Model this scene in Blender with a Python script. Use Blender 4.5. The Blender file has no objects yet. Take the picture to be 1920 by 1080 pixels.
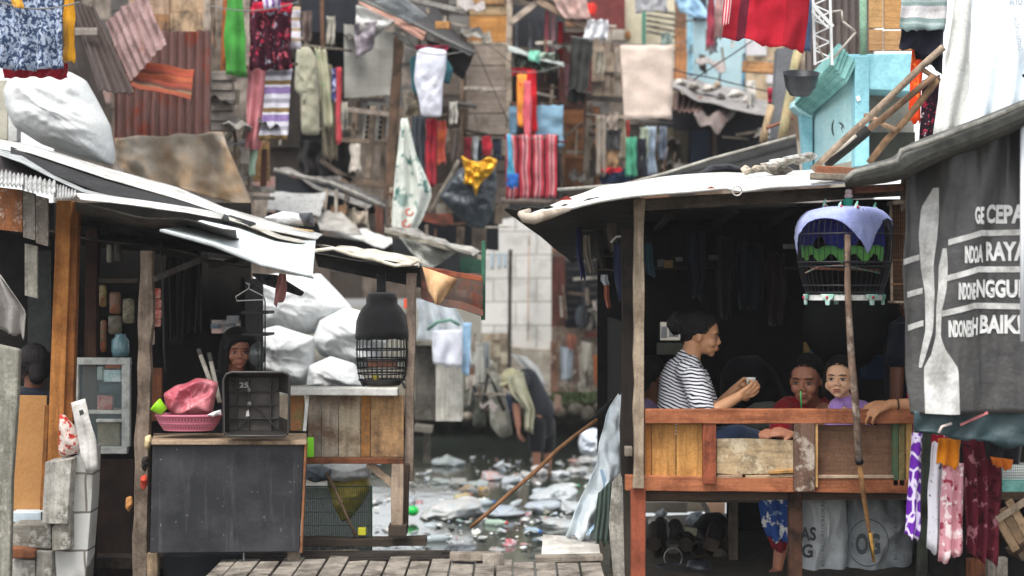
import bpy, math, random
from mathutils import Vector, Matrix, noise
random.seed(7)
R = math.radians
sc = bpy.context.scene
COL = sc.collection
# ---------------------------------------------------------------- camera
F = 3000.0                     # focal length in photo pixels (1920 wide)
CZ = 1.39                      # eye height above the boardwalk
cd = bpy.data.cameras.new('camera')
cam = bpy.data.objects.new('camera', cd); COL.objects.link(cam)
cam.location = (0, 0, CZ); cam.rotation_euler = (R(90), 0, 0)
cd.sensor_width = 36; cd.lens = 36*F/1920
cd.clip_start = 0.05; cd.clip_end = 500
cd.dof.use_dof = True; cd.dof.focus_distance = 8.15; cd.dof.aperture_fstop = 1.7
sc.camera = cam
# ---------------------------------------------------------------- light
w = bpy.data.worlds.new('World'); sc.world = w; w.use_nodes = True
nt = w.node_tree; nt.nodes.clear()
sky = nt.nodes.new('ShaderNodeTexSky'); sky.sky_type = 'NISHITA'; sky.sun_disc = False
SUN_EL, SUN_AZ = 62, 200
sky.sun_elevation = R(SUN_EL); sky.sun_rotation = R(SUN_AZ)
sky.air_density = 1.0; sky.dust_density = 2.0; sky.ozone_density = 1.0
hs = nt.nodes.new('ShaderNodeHueSaturation'); hs.inputs['Saturation'].default_value = 0.15
bg = nt.nodes.new('ShaderNodeBackground'); bg.inputs['Strength'].default_value = 0.14
wo = nt.nodes.new('ShaderNodeOutputWorld')
nt.links.new(sky.outputs[0], hs.inputs['Color']); nt.links.new(hs.outputs[0], bg.inputs['Color'])
nt.links.new(bg.outputs[0], wo.inputs['Surface'])
sl = bpy.data.lights.new('sun', 'SUN'); sl.energy = 1.5; sl.angle = R(25); sl.color = (1, 0.97, 0.92)
so = bpy.data.objects.new('sun', sl); COL.objects.link(so)
so.rotation_euler = (R(90-SUN_EL), 0, R(180-SUN_AZ)+R(0))
sc.view_settings.view_transform = 'Standard'; sc.view_settings.look = 'None'
sc.view_settings.exposure = 1.3; sc.view_settings.gamma = 1
# ---------------------------------------------------------------- helpers
def P(x, y, D):                # photo pixel + real distance -> point in the scene
    return Vector(((x-960)/F*D, D, CZ+(540-y)/F*D))
def c(h):
    h = h.lstrip('#'); v = [int(h[i:i+2], 16)/255 for i in (0, 2, 4)]
    return tuple(x/12.92 if x <= .04045 else ((x+.055)/1.055)**2.4 for x in v)+(1,)
def nz(x, y, z, s=0): return noise.noise(Vector((x+s*7.3, y-s*3.1, z+s*5.7)))
_mats = {}
class NT:
    def __init__(s, name):
        s.m = bpy.data.materials.new(name); s.m.use_nodes = True
        s.t = s.m.node_tree; s.b = s.t.nodes['Principled BSDF']
    def n(s, typ, **kw):
        q = s.t.nodes.new(typ)
        for k, v in kw.items():
            if k in ('op',): q.operation = v
            else: setattr(q, k, v)
        return q
    def l(s, a, b): s.t.links.new(a, b)
    def coord(s, kind='Object', scale=(1, 1, 1)):
        tc = s.n('ShaderNodeTexCoord'); mp = s.n('ShaderNodeMapping'); mp.inputs['Scale'].default_value = scale
        s.l(tc.outputs[kind], mp.inputs['Vector']); return mp.outputs['Vector']
    def noise(s, vec, scale, detail=4, rough=.6):
        q = s.n('ShaderNodeTexNoise'); q.inputs['Scale'].default_value = scale
        q.inputs['Detail'].default_value = detail; q.inputs['Roughness'].default_value = rough
        s.l(vec, q.inputs['Vector']); return q.outputs['Fac']
    def ramp(s, fac, stops, const=False):
        q = s.n('ShaderNodeValToRGB'); cr = q.color_ramp
        if const: cr.interpolation = 'CONSTANT'
        while len(cr.elements) < len(stops): cr.elements.new(0.5)
        for e, (p, col) in zip(cr.elements, stops): e.position = p; e.color = col
        s.l(fac, q.inputs['Fac']); return q.outputs['Color']
    def mix(s, fac, a, b, mode='MIX'):
        q = s.n('ShaderNodeMix', data_type='RGBA', blend_type=mode)
        for soc, v in ((q.inputs[0], fac), (q.inputs[6], a), (q.inputs[7], b)):
            if isinstance(v, (int, float, tuple)): soc.default_value = v
            else: s.l(v, soc)
        return q.outputs[2]
    def bump(s, h, st=.3, dist=.004):
        q = s.n('ShaderNodeBump'); q.inputs['Strength'].default_value = st; q.inputs['Distance'].default_value = dist
        s.l(h, q.inputs['Height']); s.l(q.outputs[0], s.b.inputs['Normal'])
    def done(s, col, rough=.8, spec=.3):
        if isinstance(col, tuple): s.b.inputs['Base Color'].default_value = col
        else: s.l(col, s.b.inputs['Base Color'])
        s.b.inputs['Roughness'].default_value = rough; s.b.inputs['Specular IOR Level'].default_value = spec
        return s.m
W1 = (1, 1, 1, 1); K0 = (0, 0, 0, 1)
def dk(col, k): return tuple(x*k for x in col[:3])+(1,)
def memo(fn):
    def g(*a, **k):
        key = (fn.__name__, a, tuple(sorted(k.items())))
        if key not in _mats: _mats[key] = fn(*a, **k)
        return _mats[key]
    return g
@memo
def wood(h, g='v', stain='#3a322b', amt=.45, pale='', sc_=1.0):
    t = NT('wood'); a = c(h)
    s3 = {'v': (24, 24, 1.6), 'h': (1.6, 24, 24), 'n': (10, 10, 10)}[g]
    v = t.coord('Object', tuple(x*sc_ for x in s3)); gr = t.noise(v, 1.6, 6, .7)
    v2 = t.coord('Object', (1, 1, 1)); big = t.noise(v2, 6.5, 6, .68)
    fine = t.noise(v2, 70, 3, .7)
    col = t.ramp(gr, [(.3, dk(a, .5)), (.48, dk(a, .92)), (.7, dk(a, 1.22))])
    f = t.ramp(big, [(.44, K0), (.66, (amt*1.9,)*3+(1,))])
    col = t.mix(f, col, c(stain))
    if pale:
        f2 = t.ramp(t.noise(v2, 9, 7, .75), [(.52, K0), (.62, (.75,)*3+(1,))]); col = t.mix(f2, col, c(pale))
    col = t.mix(.3, col, t.ramp(fine, [(.3, (.3,)*3+(1,)), (.7, (1.5,)*3+(1,))]), 'MULTIPLY')
    t.bump(gr, .7, .004)
    return t.done(col, .85, .2)
@memo
def flat(h, h2='', s=8, rough=.8, bs=.25, spec=.3, fine=60):
    t = NT('surface'); a = c(h); b = c(h2) if h2 else dk(a, .68)
    v = t.coord(); f = t.noise(v, s, 6, .7); g = t.noise(v, fine, 3, .6)
    col = t.mix(t.ramp(f, [(.38, K0), (.64, W1)]), a, b)
    col = t.mix(.25, col, t.ramp(g, [(.3, (.45,)*3+(1,)), (.7, (1.35,)*3+(1,))]), 'MULTIPLY')
    t.bump(f, bs, .01); return t.done(col, rough, spec)
@memo
def fabric(h, h2='', s=5, trans=.0, fine=120):
    t = NT('fabric'); a = c(h); b = c(h2) if h2 else dk(a, .8)
    v = t.coord(); f = t.noise(v, s, 5, .65); g = t.noise(v, fine, 2, .5); k = t.noise(v, 22, 4, .6)
    col = t.mix(t.ramp(f, [(.4, K0), (.62, W1)]), a, b)
    col = t.mix(.3, col, t.ramp(g, [(.3, (.55,)*3+(1,)), (.7, (1.3,)*3+(1,))]), 'MULTIPLY')
    t.bump(k, .5, .012); m = t.done(col, .92, .15)
    t.b.inputs['Sheen Weight'].default_value = .15
    return m
@memo
def stripes(cols, n=6, axis=0, warp=.0, soft=False):      # cols: tuple of (width, hex) repeated n times along uv axis
    t = NT('striped fabric'); tc = t.n('ShaderNodeTexCoord'); sp = t.n('ShaderNodeSeparateXYZ'); t.l(tc.outputs['UV'], sp.inputs[0])
    x = sp.outputs[axis]
    if warp:
        f = t.noise(tc.outputs['UV'], 3, 2); q = t.n('ShaderNodeMath', op='MULTIPLY_ADD'); t.l(f, q.inputs[0]); q.inputs[1].default_value = warp; t.l(x, q.inputs[2]); x = q.outputs[0]
    q = t.n('ShaderNodeMath', op='MULTIPLY'); t.l(x, q.inputs[0]); q.inputs[1].default_value = n
    fr = t.n('ShaderNodeMath', op='FRACT'); t.l(q.outputs[0], fr.inputs[0])
    tot = sum(k[0] for k in cols); p = 0; st = []
    for wd, h in cols: st.append((p/tot, c(h))); p += wd
    col = t.ramp(fr.outputs[0], st, const=not soft)
    g = t.noise(t.coord(), 90, 3, .6)
    col = t.mix(.35, col, t.ramp(g, [(.3, (.5,)*3+(1,)), (.7, (1.3,)*3+(1,))]), 'MULTIPLY')
    t.bump(t.noise(t.coord(), 22, 4, .6), .4, .01); return t.done(col, .9, .15)
@memo
def floral(base, *cols, s=18, thr=.5, line=False):
    t = NT('printed fabric'); v = t.coord(); col = c(base)
    for i, h in enumerate(cols):
        mp = t.n('ShaderNodeMapping'); mp.inputs['Location'].default_value = (i*3.7, i*1.9, i*5.1); t.l(v, mp.inputs[0])
        if line:
            q = t.n('ShaderNodeTexVoronoi', feature='DISTANCE_TO_EDGE'); q.inputs['Scale'].default_value = s*(1+.3*i); t.l(mp.outputs[0], q.inputs['Vector'])
            f = t.ramp(q.outputs['Distance'], [(.05, W1), (.1, K0)])
        else:
            f = t.ramp(t.noise(mp.outputs[0], s*(1+.45*i), 3, .6), [(thr, K0), (thr+.05, W1)])
        col = t.mix(f, col, c(h))
    t.bump(t.noise(v, 22, 4, .6), .4, .01); return t.done(col, .92, .15)
@memo
def rusty(h, rust='#7a3b22', amt=.5, s=7, rough=.6, dirt='#2a2320'):
    t = NT('corrugated metal'); a = c(h); v = t.coord()
    f = t.noise(v, s, 7, .72); f2 = t.noise(t.coord('Object', (6, 6, 1)), s*.8, 5, .7)
    col = t.mix(t.ramp(f, [(.62-.25*amt, K0), (.74-.2*amt, W1)]), a, c(rust))
    col = t.mix(t.ramp(f2, [(.5, K0), (.75, (.7,)*3+(1,))]), col, c(dirt))
    t.bump(f, .3, .004); return t.done(col, rough, .35)
@memo
def plastic(h, h2='', s=6, rough=.35, alpha=1.0, tr=0):
    t = NT('plastic'); a = c(h); b = c(h2) if h2 else dk(a, .85); v = t.coord()
    f = t.noise(v, s, 6, .65); k = t.noise(v, 26, 6, .7)
    t.bump(k, .35, .02); m = t.done(t.mix(t.ramp(f, [(.42, K0), (.6, W1)]), a, b), rough, .4)
    t.b.inputs['Alpha'].default_value = alpha
    return m
@memo
def block(h, h2, mortar, bw=.4, bh=.2, ms=.01, rot=0):
    t = NT('blockwork'); tc = t.n('ShaderNodeTexCoord'); mp = t.n('ShaderNodeMapping'); mp.inputs['Rotation'].default_value = (R(-90), 0, R(rot))
    t.l(tc.outputs['Object'], mp.inputs[0])
    nn = t.n('ShaderNodeTexNoise'); nn.inputs['Scale'].default_value = 5; t.l(mp.outputs[0], nn.inputs['Vector'])
    ad = t.n('ShaderNodeVectorMath', op='MULTIPLY_ADD'); t.l(nn.outputs['Color'], ad.inputs[0]); ad.inputs[1].default_value = (.03, .03, 0); t.l(mp.outputs[0], ad.inputs[2])
    b = t.n('ShaderNodeTexBrick'); t.l(ad.outputs[0], b.inputs['Vector']); b.inputs['Scale'].default_value = 1
    b.inputs['Brick Width'].default_value = bw; b.inputs['Row Height'].default_value = bh; b.inputs['Mortar Size'].default_value = ms
    b.inputs['Color1'].default_value = c(h); b.inputs['Color2'].default_value = c(h2); b.inputs['Mortar'].default_value = c(mortar)
    v = t.coord(); f = t.noise(v, 4, 7, .7)
    col = t.mix(t.ramp(f, [(.5, K0), (.72, (.75,)*3+(1,))]), b.outputs['Color'], c(mortar))
    t.bump(b.outputs['Fac'], -.6, .01); return t.done(col, .9, .2)
@memo
def simple(h, rough=.5, spec=.4, metal=0.0, alpha=1.0):
    t = NT('plain'); t.b.inputs['Metallic'].default_value = metal; t.b.inputs['Alpha'].default_value = alpha
    return t.done(c(h), rough, spec)
@memo
def skin(h='#a8745a'):
    t = NT('skin'); a = c(h); v = t.coord(); f = t.noise(v, 28, 4, .6)
    m = t.done(t.mix(f, dk(a, 1.12), dk(a, .86)), .5, .35)
    t.b.inputs['Subsurface Weight'].default_value = .12; t.b.inputs['Subsurface Radius'].default_value = (.01, .004, .002); t.b.inputs['Subsurface Scale'].default_value = 1
    return m
@memo
def hair(h='#0d0a09'):
    t = NT('hair'); v = t.coord('Object', (90, 90, 12)); f = t.noise(v, 1.5, 4, .7)
    t.bump(f, .9, .008); return t.done(t.mix(f, c(h), c('#191412')), .6, .25)

class M:
    def __init__(s, smooth=False, solid=0, bevel=0, remesh=0, sm=0, sub=0):
        s.v = []; s.f = []; s.uv = []; s.smooth = smooth; s.solid = solid; s.bevel = bevel; s.remesh = remesh; s.smi = sm; s.sub = sub
    def add(s, vs, fs, uvs=None):
        o = len(s.v); s.v += [Vector(p) for p in vs]; s.f += [tuple(i+o for i in f) for f in fs]
        s.uv += [[(uvs[i] if uvs else (0, 0)) for i in f] for f in fs]; return s
    def beam(s, p, q, wd, th, up=None, jit=0.0, n=1):      # squared timber from p to q: wd across the view, th in depth
        p, q = Vector(p), Vector(q); d = (q-p).normalized(); y = Vector(up) if up else Vector((0, 1, 0))
        sd = d.cross(y).normalized(); dp = sd.cross(d).normalized()
        if jit and n == 1: n = max(2, int((q-p).length/.12))
        vs = []; fs = []
        for k in range(n+1):
            t = k/n; b = p.lerp(q, t); e = random.uniform(-jit, jit); e2 = random.uniform(-jit, jit)
            ww = wd*(1+random.uniform(-jit, jit)*4)/2; b = b+sd*e*wd*1.5
            for a_, b_ in ((-1, -1), (1, -1), (1, 1), (-1, 1)): vs.append(b+sd*a_*ww+dp*b_*th/2)
        for k in range(n):
            for j in range(4): fs.append((4*k+j, 4*k+(j+1) % 4, 4*k+4+(j+1) % 4, 4*k+4+j))
        fs += [(3, 2, 1, 0), (4*n, 4*n+1, 4*n+2, 4*n+3)]
        return s.add(vs, fs)
    def box(s, x0, y0, x1, y1, D, th=.03, D2=None):         # board facing the viewer between photo lines, front at distance D
        a, b = P(x0, y0, D), P(x1, y1, D)
        X0, X1 = sorted((a.x, b.x)); Z0, Z1 = sorted((a.z, b.z)); vs = [(x, y, z) for y in (D, D+th) for z in (Z0, Z1) for x in (X0, X1)]
        return s.add(vs, [(0, 1, 3, 2), (5, 4, 6, 7), (4, 0, 2, 6), (1, 5, 7, 3), (2, 3, 7, 6), (4, 5, 1, 0)])
    def cube(s, a, b):
        X0, X1 = sorted((a[0], b[0])); Y0, Y1 = sorted((a[1], b[1])); Z0, Z1 = sorted((a[2], b[2]))
        vs = [(x, y, z) for y in (Y0, Y1) for z in (Z0, Z1) for x in (X0, X1)]
        return s.add(vs, [(0, 1, 3, 2), (5, 4, 6, 7), (4, 0, 2, 6), (1, 5, 7, 3), (2, 3, 7, 6), (4, 5, 1, 0)])
    def poly(s, pts, D, th=.02):                            # flat slab with a traced outline; D one distance or one per corner
        Ds = D if isinstance(D, (list, tuple)) else [D]*len(pts)
        a = [P(x, y, d) for (x, y), d in zip(pts, Ds)]; n = len(a); b = [p+Vector((0, th, 0)) for p in a]
        cx = sum(p.x for p in a)/n; xs = [p[0] for p in pts]; ys = [p[1] for p in pts]
        uv = [((x-min(xs))/(max(xs)-min(xs)+1e-6), (max(ys)-y)/(max(ys)-min(ys)+1e-6)) for x, y in pts]*2
        return s.add(a+b, [tuple(range(n)), tuple(range(2*n-1, n-1, -1))]+[(i, i+n, (i+1) % n+n, (i+1) % n) for i in range(n)], uv)
    def tube(s, pts, r, n=8, cap=True):
        pts = [Vector(p) for p in pts]; rs = r if isinstance(r, (list, tuple)) else [r]*len(pts); vs = []; fs = []
        for i, p in enumerate(pts):
            d = (pts[min(i+1, len(pts)-1)]-pts[max(i-1, 0)])
            if d.length < 1e-7: d = Vector((0, 0, 1))
            d.normalize(); a = Vector((0, 1, 0)) if abs(d.y) < .9 else Vector((1, 0, 0)); u = d.cross(a).normalized(); q = u.cross(d)
            for k in range(n): t = 2*math.pi*k/n; vs.append(p+(u*math.cos(t)+q*math.sin(t))*rs[i])
        for i in range(len(pts)-1):
            for k in range(n): fs.append((i*n+k, i*n+(k+1) % n, (i+1)*n+(k+1) % n, (i+1)*n+k))
        if cap: fs += [tuple(range(n-1, -1, -1)), tuple(range((len(pts)-1)*n, len(pts)*n))]
        return s.add(vs, fs)
    def pole(s, p, q, r, wob=.006, n=8):
        p, q = Vector(p), Vector(q); k = max(3, int((q-p).length/.12)); pts = []
        sd = random.random()*50
        for i in range(k+1):
            t = i/k; pts.append(p.lerp(q, t)+Vector((nz(t*3, sd, 0), nz(t*3, sd, 5), nz(t*3, sd, 9)))*wob*2)
        return s.tube(pts, [r*(1+.15*nz(i*.9, sd, 3)) for i in range(k+1)], n)
    def grid(s, rows):
        nu = len(rows[0]); nv = len(rows); vs = [p for r in rows for p in r]; uv = [(i/(nu-1), 1-j/(nv-1)) for j in range(nv) for i in range(nu)]
        return s.add(vs, [(j*nu+i, (j+1)*nu+i, (j+1)*nu+i+1, j*nu+i+1) for j in range(nv-1) for i in range(nu-1)], uv)
    def sheet(s, A, B, C, D_, nu=24, nv=8, cor=0, amp=.012, axis=0, warp=.01, jag=0, seed=0):   # A,B top edge; D_,C bottom edge
        A, B, C, D_ = map(Vector, (A, B, C, D_)); nrm = (B-A).cross(D_-A).normalized(); rows = []
        if cor: nu, nv = (cor*4+1, nv) if axis == 0 else (nu, cor*4+1)
        for j in range(nv):
            v = j/(nv-1); row = []
            for i in range(nu):
                u = i/(nu-1); vv = v
                if jag and j == nv-1: vv = v+jag*nz(u*17, seed, 1)
                if jag and j == 0: vv = v+jag*nz(u*17, seed, 4)
                p = A.lerp(B, u).lerp(D_.lerp(C, u), vv); o = warp*nz(u*3, v*3, seed+.5)*2
                if cor: o += amp*math.sin((u if axis == 0 else v)*cor*2*math.pi)
                row.append(p+nrm*o)
            rows.append(row)
        return s.grid(rows)
    def cloth(s, L, Rr, D, folds=3, amp=.03, nu=0, nv=14, seed=None, hem=.02, top=.35, wr=.012, wob=0):
        seed = random.random()*99 if seed is None else seed; nu = nu or max(10, int(folds*7)+1)
        def at(pl, t):
            t = t*(len(pl)-1); i = min(int(t), len(pl)-2); f = t-i
            return (pl[i][0]*(1-f)+pl[i+1][0]*f, pl[i][1]*(1-f)+pl[i+1][1]*f)
        rows = []
        for j in range(nv):
            v = j/(nv-1); a, b = at(L, v), at(Rr, v); row = []
            if wob: wd = b[0]-a[0]; a = (a[0]+wob*wd*nz(v*2.6, 1, seed)*min(1, v*3+.3), a[1]); b = (b[0]+wob*wd*nz(v*2.6, 8, seed)*min(1, v*3+.3), b[1])
            for i in range(nu):
                u = i/(nu-1); us = u+.03*nz(u*4, v*2, seed)*(0 if i in (0, nu-1) else 1)
                p = P(a[0]*(1-us)+b[0]*us, a[1]*(1-us)+b[1]*us, D)
                ph = 2*math.pi*(folds*u+.35*nz(u*2, v*1.6, seed+9)+.12*v)
                p.y += amp*math.sin(ph)*(top+(1-top)*v)+wr*nz(p.x*9, p.z*9, seed)+wr*.6*nz(p.x*21, p.z*17, seed+3)
                if wob and j == 0: p.z += .25*hem*(math.cos(2*math.pi*u*2.5+seed)-1)
                if j == nv-1: p.z += hem*(nz(u*5, 0, seed)*1.6+nz(u*14, 2, seed)*.6+.12*math.cos(ph))
                row.append(p)
            rows.append(row)
        return s.grid(rows)
    def pillow(s, out, D, dep, wr=.02, ws=6, n=56, rings=14, seed=None, fold=0, pw=.5, flatb=False, an=1.0, hf=1.0):   # stuffed shape with the traced outline
        seed = random.random()*99 if seed is None else seed
        pts = [Vector((x, y)) for x, y in out]; L = [0]
        for i in range(len(pts)): L.append(L[-1]+(pts[(i+1) % len(pts)]-pts[i]).length)
        rs = []
        for k in range(n):
            t = L[-1]*k/n; i = max(j for j in range(len(pts)) if L[j] <= t); f = (t-L[i])/(L[i+1]-L[i]+1e-9); rs.append(pts[i].lerp(pts[(i+1) % len(pts)], f))
        # light rounding of the outline
        rs = [rs[k]*.6+(rs[k-1]+rs[(k+1) % n])*.2 for k in range(n)]
        cx = sum((p for p in rs), Vector((0, 0)))/n; vs = []; uv = []; fs = []
        xs = [p.x for p in rs]; ys = [p.y for p in rs]
        def dv(q, dd):
            p0 = P(q.x, q.y, D); p = Vector((p0.x, p0.y, p0.z*an+p0.x*.5*(an-1))); e = wr*(abs(nz(p.x*ws, p.z*ws, dd, seed))*-2+.5)+hf*wr*.45*(.3-abs(nz(p.x*ws*2.3+2*nz(p.x*ws, p.z*ws, 7), p.z*ws*2.3, dd, seed))*1.6)+hf*wr*.22*nz(p.x*ws*6, p.z*ws*6, dd, seed)
            if fold: e += fold*math.sin(p.x*ws*4+2*nz(p.x*3, p.z*3, seed))
            return p0, e
        for side in (-1, 1):
            for r in range(rings):
                rr = math.sin(math.pi/2*(1-r/rings))if r else 1.0
                for k in range(n):
                    q = cx+(rs[k]-cx)*rr; p, e = dv(q, side)
                    h = dep*(max(0, 1-rr*rr))**pw
                    p.y += side*(h+e*(1-rr**6)) if not (flatb and side > 0) else 0
                    vs.append(p); uv.append(((q.x-min(xs))/(max(xs)-min(xs)), (max(ys)-q.y)/(max(ys)-min(ys))))
            p, e = dv(cx, side); p.y += side*(dep+e) if not (flatb and side > 0) else 0; vs.append(p); uv.append((.5, .5))
            o = (0 if side < 0 else rings*n+1)
            for r in range(rings-1):
                for k in range(n):
                    a, b, c_, d = o+r*n+k, o+r*n+(k+1) % n, o+(r+1)*n+(k+1) % n, o+(r+1)*n+k
                    fs.append((a, b, c_, d) if side < 0 else (d, c_, b, a))
            for k in range(n):
                a, b = o+(rings-1)*n+k, o+(rings-1)*n+(k+1) % n; fs.append((a, b, o+rings*n) if side < 0 else (b, a, o+rings*n))
        return s.add(vs, fs, uv)
    def ell(s, ce, r, rot=None, n=16, m=10, wr=0):
        ce = Vector(ce); vs = []; fs = []; Mx = rot.to_matrix() if rot is not None and hasattr(rot, 'to_matrix') else (rot or Matrix.Identity(3))
        for j in range(m+1):
            th = math.pi*j/m
            for k in range(n):
                a = 2*math.pi*k/n; d = Vector((math.sin(th)*math.cos(a), math.sin(th)*math.sin(a), math.cos(th)))
                q = Vector((d.x*r[0], d.y*r[1], d.z*r[2])); 
                if wr: q *= 1+wr*nz(d.x*2.2+ce.x*9, d.y*2.2, d.z*2.2+ce.z*9)
                vs.append(ce+Mx @ q)
        for j in range(m):
            for k in range(n): fs.append((j*n+k, (j+1)*n+k, (j+1)*n+(k+1) % n, j*n+(k+1) % n))
        return s.add(vs, fs)
    def cap(s, p, q, r1, r2, n=14, fl=1.0):                 # tapered limb piece with round ends
        p, q = Vector(p), Vector(q); d = (q-p); L = d.length; d = d.normalized() if L > 1e-6 else Vector((0, 0, 1)); pts = []; rs = []
        for k in range(5): a = math.pi/2*(1-k/4); pts.append(p-d*r1*math.sin(a)); rs.append(max(r1*math.cos(a), 1e-4))
        for k in range(5): a = math.pi/2*k/4; pts.append(q+d*r2*math.sin(a)); rs.append(max(r2*math.cos(a), 1e-4))
        return s.tube(pts, rs, n)
    def lathe(s, ce, prof, n=28, cap=False):               # prof: (radius, z offset)
        vs = []; fs = []; ce = Vector(ce)
        for r, z in prof:
            for k in range(n): a = 2*math.pi*k/n; vs.append(ce+Vector((r*math.cos(a), r*math.sin(a), z)))
        for j in range(len(prof)-1):
            for k in range(n): fs.append((j*n+k, j*n+(k+1) % n, (j+1)*n+(k+1) % n, (j+1)*n+k))
        if cap: fs += [tuple(range(n-1, -1, -1)), tuple(range((len(prof)-1)*n, len(prof)*n))]
        return s.add(vs, fs)
    def rot(s, ang, axis, ce):
        Mx = Matrix.Rotation(R(ang), 3, axis); ce = Vector(ce); s.v = [ce+Mx @ (p-ce) for p in s.v]; return s
    def move(s, d): d = Vector(d); s.v = [p+d for p in s.v]; return s
def mesh(name, m, mt, loc, parent=None):
    me = bpy.data.meshes.new(name); me.from_pydata([tuple(p-loc) for p in m.v], [], m.f)
    ul = me.uv_layers.new(name='uv'); i = 0; flatuv = []
    for f in m.uv:
        for q in f: flatuv += [q[0], q[1]]
    ul.data.foreach_set('uv', flatuv)
    for x in (mt if isinstance(mt, (list, tuple)) else [mt]): me.materials.append(x)
    if m.smooth: me.polygons.foreach_set('use_smooth', [True]*len(me.polygons))
    o = bpy.data.objects.new(name, me); COL.objects.link(o)
    if parent: o.parent = parent
    else: o.location = loc
    if m.remesh:
        q = o.modifiers.new('r', 'REMESH'); q.mode = 'VOXEL'; q.voxel_size = m.remesh; q.use_smooth_shade = True
        q = o.modifiers.new('s', 'SMOOTH'); q.iterations = m.smi or 6; q.factor = .5
    if m.solid: q = o.modifiers.new('t', 'SOLIDIFY'); q.thickness = m.solid; q.offset = 0
    if m.sub: q = o.modifiers.new('u', 'SUBSURF'); q.levels = q.render_levels = m.sub
    if m.bevel: q = o.modifiers.new('b', 'BEVEL'); q.width = m.bevel; q.segments = 2; q.limit_method = 'ANGLE'
    return o
LABELS = {}
def props(o, label, cat, group, kind):
    if kind: o['kind'] = kind
    if kind != 'structure': o['label'] = label; o['category'] = cat
    if group: o['group'] = group
    LABELS.setdefault(label, []).append(o.name)
def base(ms):
    vs = [v for m in ms for v in m.v]; xs = [v.x for v in vs]; ys = [v.y for v in vs]; zs = [v.z for v in vs]
    return Vector(((min(xs)+max(xs))/2, (min(ys)+max(ys))/2, min(zs)))
def solo(name, label, cat, m, mt, group=None, kind=None):
    o = mesh(name, m, mt, base([m])); props(o, label, cat, group, kind); return o
def thing(name, label, cat, *parts, group=None, kind=None):  # parts: (name, M, material[, [sub-parts]]) ; optional label as dict
    ms = [];
    for p in parts:
        ms.append(p[1])
        if len(p) > 3: ms += [q[1] for q in p[3]]
    loc = base(ms); e = bpy.data.objects.new(name, None); e.empty_display_size = .1; COL.objects.link(e); e.location = loc
    props(e, label, cat, group, kind)
    for p in parts:
        o = mesh(p[0], p[1], p[2], loc, e)
        if len(p) > 3:
            for q in p[3]: mesh(q[0], q[1], q[2], loc, o)
    return e
def struct(name, m, mt): o = mesh(name, m, mt, base([m])); o['kind'] = 'structure'; return o
def text(s, size=1.0, bold=.02, th=0.0):
    cu = bpy.data.curves.new('t', 'FONT'); cu.body = s; cu.size = size; cu.offset = bold*size; cu.extrude = th; cu.resolution_u = 3
    o = bpy.data.objects.new('t', cu); me = bpy.data.meshes.new_from_object(o)
    vs = [v.co.copy() for v in me.vertices]; fs = [tuple(p.vertices) for p in me.polygons]
    bpy.data.objects.remove(o); bpy.data.curves.remove(cu); bpy.data.meshes.remove(me); return vs, fs
def textm(s, x0, y0, x1, y1, D, th=.002, rot=0, warp=None, bold=.02):   # lettering filling the photo box, laid on a surface at distance D
    vs, fs = text(s, 1, bold); m = M(); 
    mx0, mx1 = min(v.x for v in vs), max(v.x for v in vs); my0, my1 = min(v.y for v in vs), max(v.y for v in vs); out = []
    for v in vs:
        u = (v.x-mx0)/(mx1-mx0+1e-9); w_ = (v.y-my0)/(my1-my0+1e-9)
        if rot: u, w_ = (w_, u) if rot == 2 else (1-w_, u) if rot == 1 else (w_, 1-u)
        px, py = x0+(x1-x0)*u, y1+(y0-y1)*w_
        p = P(px, py, D if not warp else D); 
        if warp: p = warp(px, py)
        out.append(p)
    m.add(out, fs); m.solid = th; return m
# ================================================================ setting
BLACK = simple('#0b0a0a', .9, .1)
m = M(); m.sheet((-80, -20, -.62), (80, -20, -.62), (80, 160, -.62), (-80, 160, -.62), 30, 30, warp=0)
struct('ground', m, flat('#4a453c', '#37332c', 3))
m = M(smooth=True); m.sheet((-14, 8.3, -.52), (14, 8.3, -.52), (14, 30, -.52), (-14, 30, -.52), 60, 60, warp=.0)
def water_mat():
    t = NT('canal water'); v = t.coord('Object', (1, .6, 1)); t.bump(t.noise(v, 5, 5, .6), .22, .02)
    return t.done(t.mix(t.noise(v, .8, 3), c('#232823'), c('#3a4038')), .07, .6)
struct('water', m, water_mat())
m = M(); m.sheet((.5, 8.3, -.25), (3.4, 8.3, -.25), (3.4, 10.9, -.32), (.7, 10.9, -.32), 20, 20, warp=.02); m.solid = .3
struct('mud_bank', m, flat('#4b443b', '#2f2b26', 5))
m = M(bevel=.004); random.seed(3); x = -1.45
while x < .42:                                      # boardwalk planks run away from the viewer
    wd = random.uniform(.07, .12); y1 = 8.2+random.uniform(-.08, .1)
    lean = .08*(x+.3)
    m.add([(x+a*wd+b*lean*.4, (5.2, y1)[b], z+random.uniform(-.004, .004)) for b in (0, 1) for z in (-.03, 0) for a in (0, .93)],
          [(0, 1, 3, 2), (5, 4, 6, 7), (4, 0, 2, 6), (1, 5, 7, 3), (2, 3, 7, 6), (4, 5, 1, 0)]); x += wd
struct('boardwalk', m, wood('#8d857b', 'n', '#3b352f', .5))
def W3(x0, y0, z0, x1, y1, z1): q = M(bevel=.003); q.cube((x0, y0, z0), (x1, y1, z1)); return q
q = M(bevel=.003); random.seed(14)
for k in range(4): q.beam((-1.4, 8.32+k*.07, -.035+random.uniform(-.01, .005)), (-.36+random.uniform(-.05, .04), 8.3+k*.075, -.035), .05, .05, up=(0, 0, 1), jit=.03)
solo('dark_joists', 'dark wet joists lying behind the plank ends at the left half of the boardwalk', 'joists', q, wood('#3a332d', 'h', '#1a1714', .5))
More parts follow.
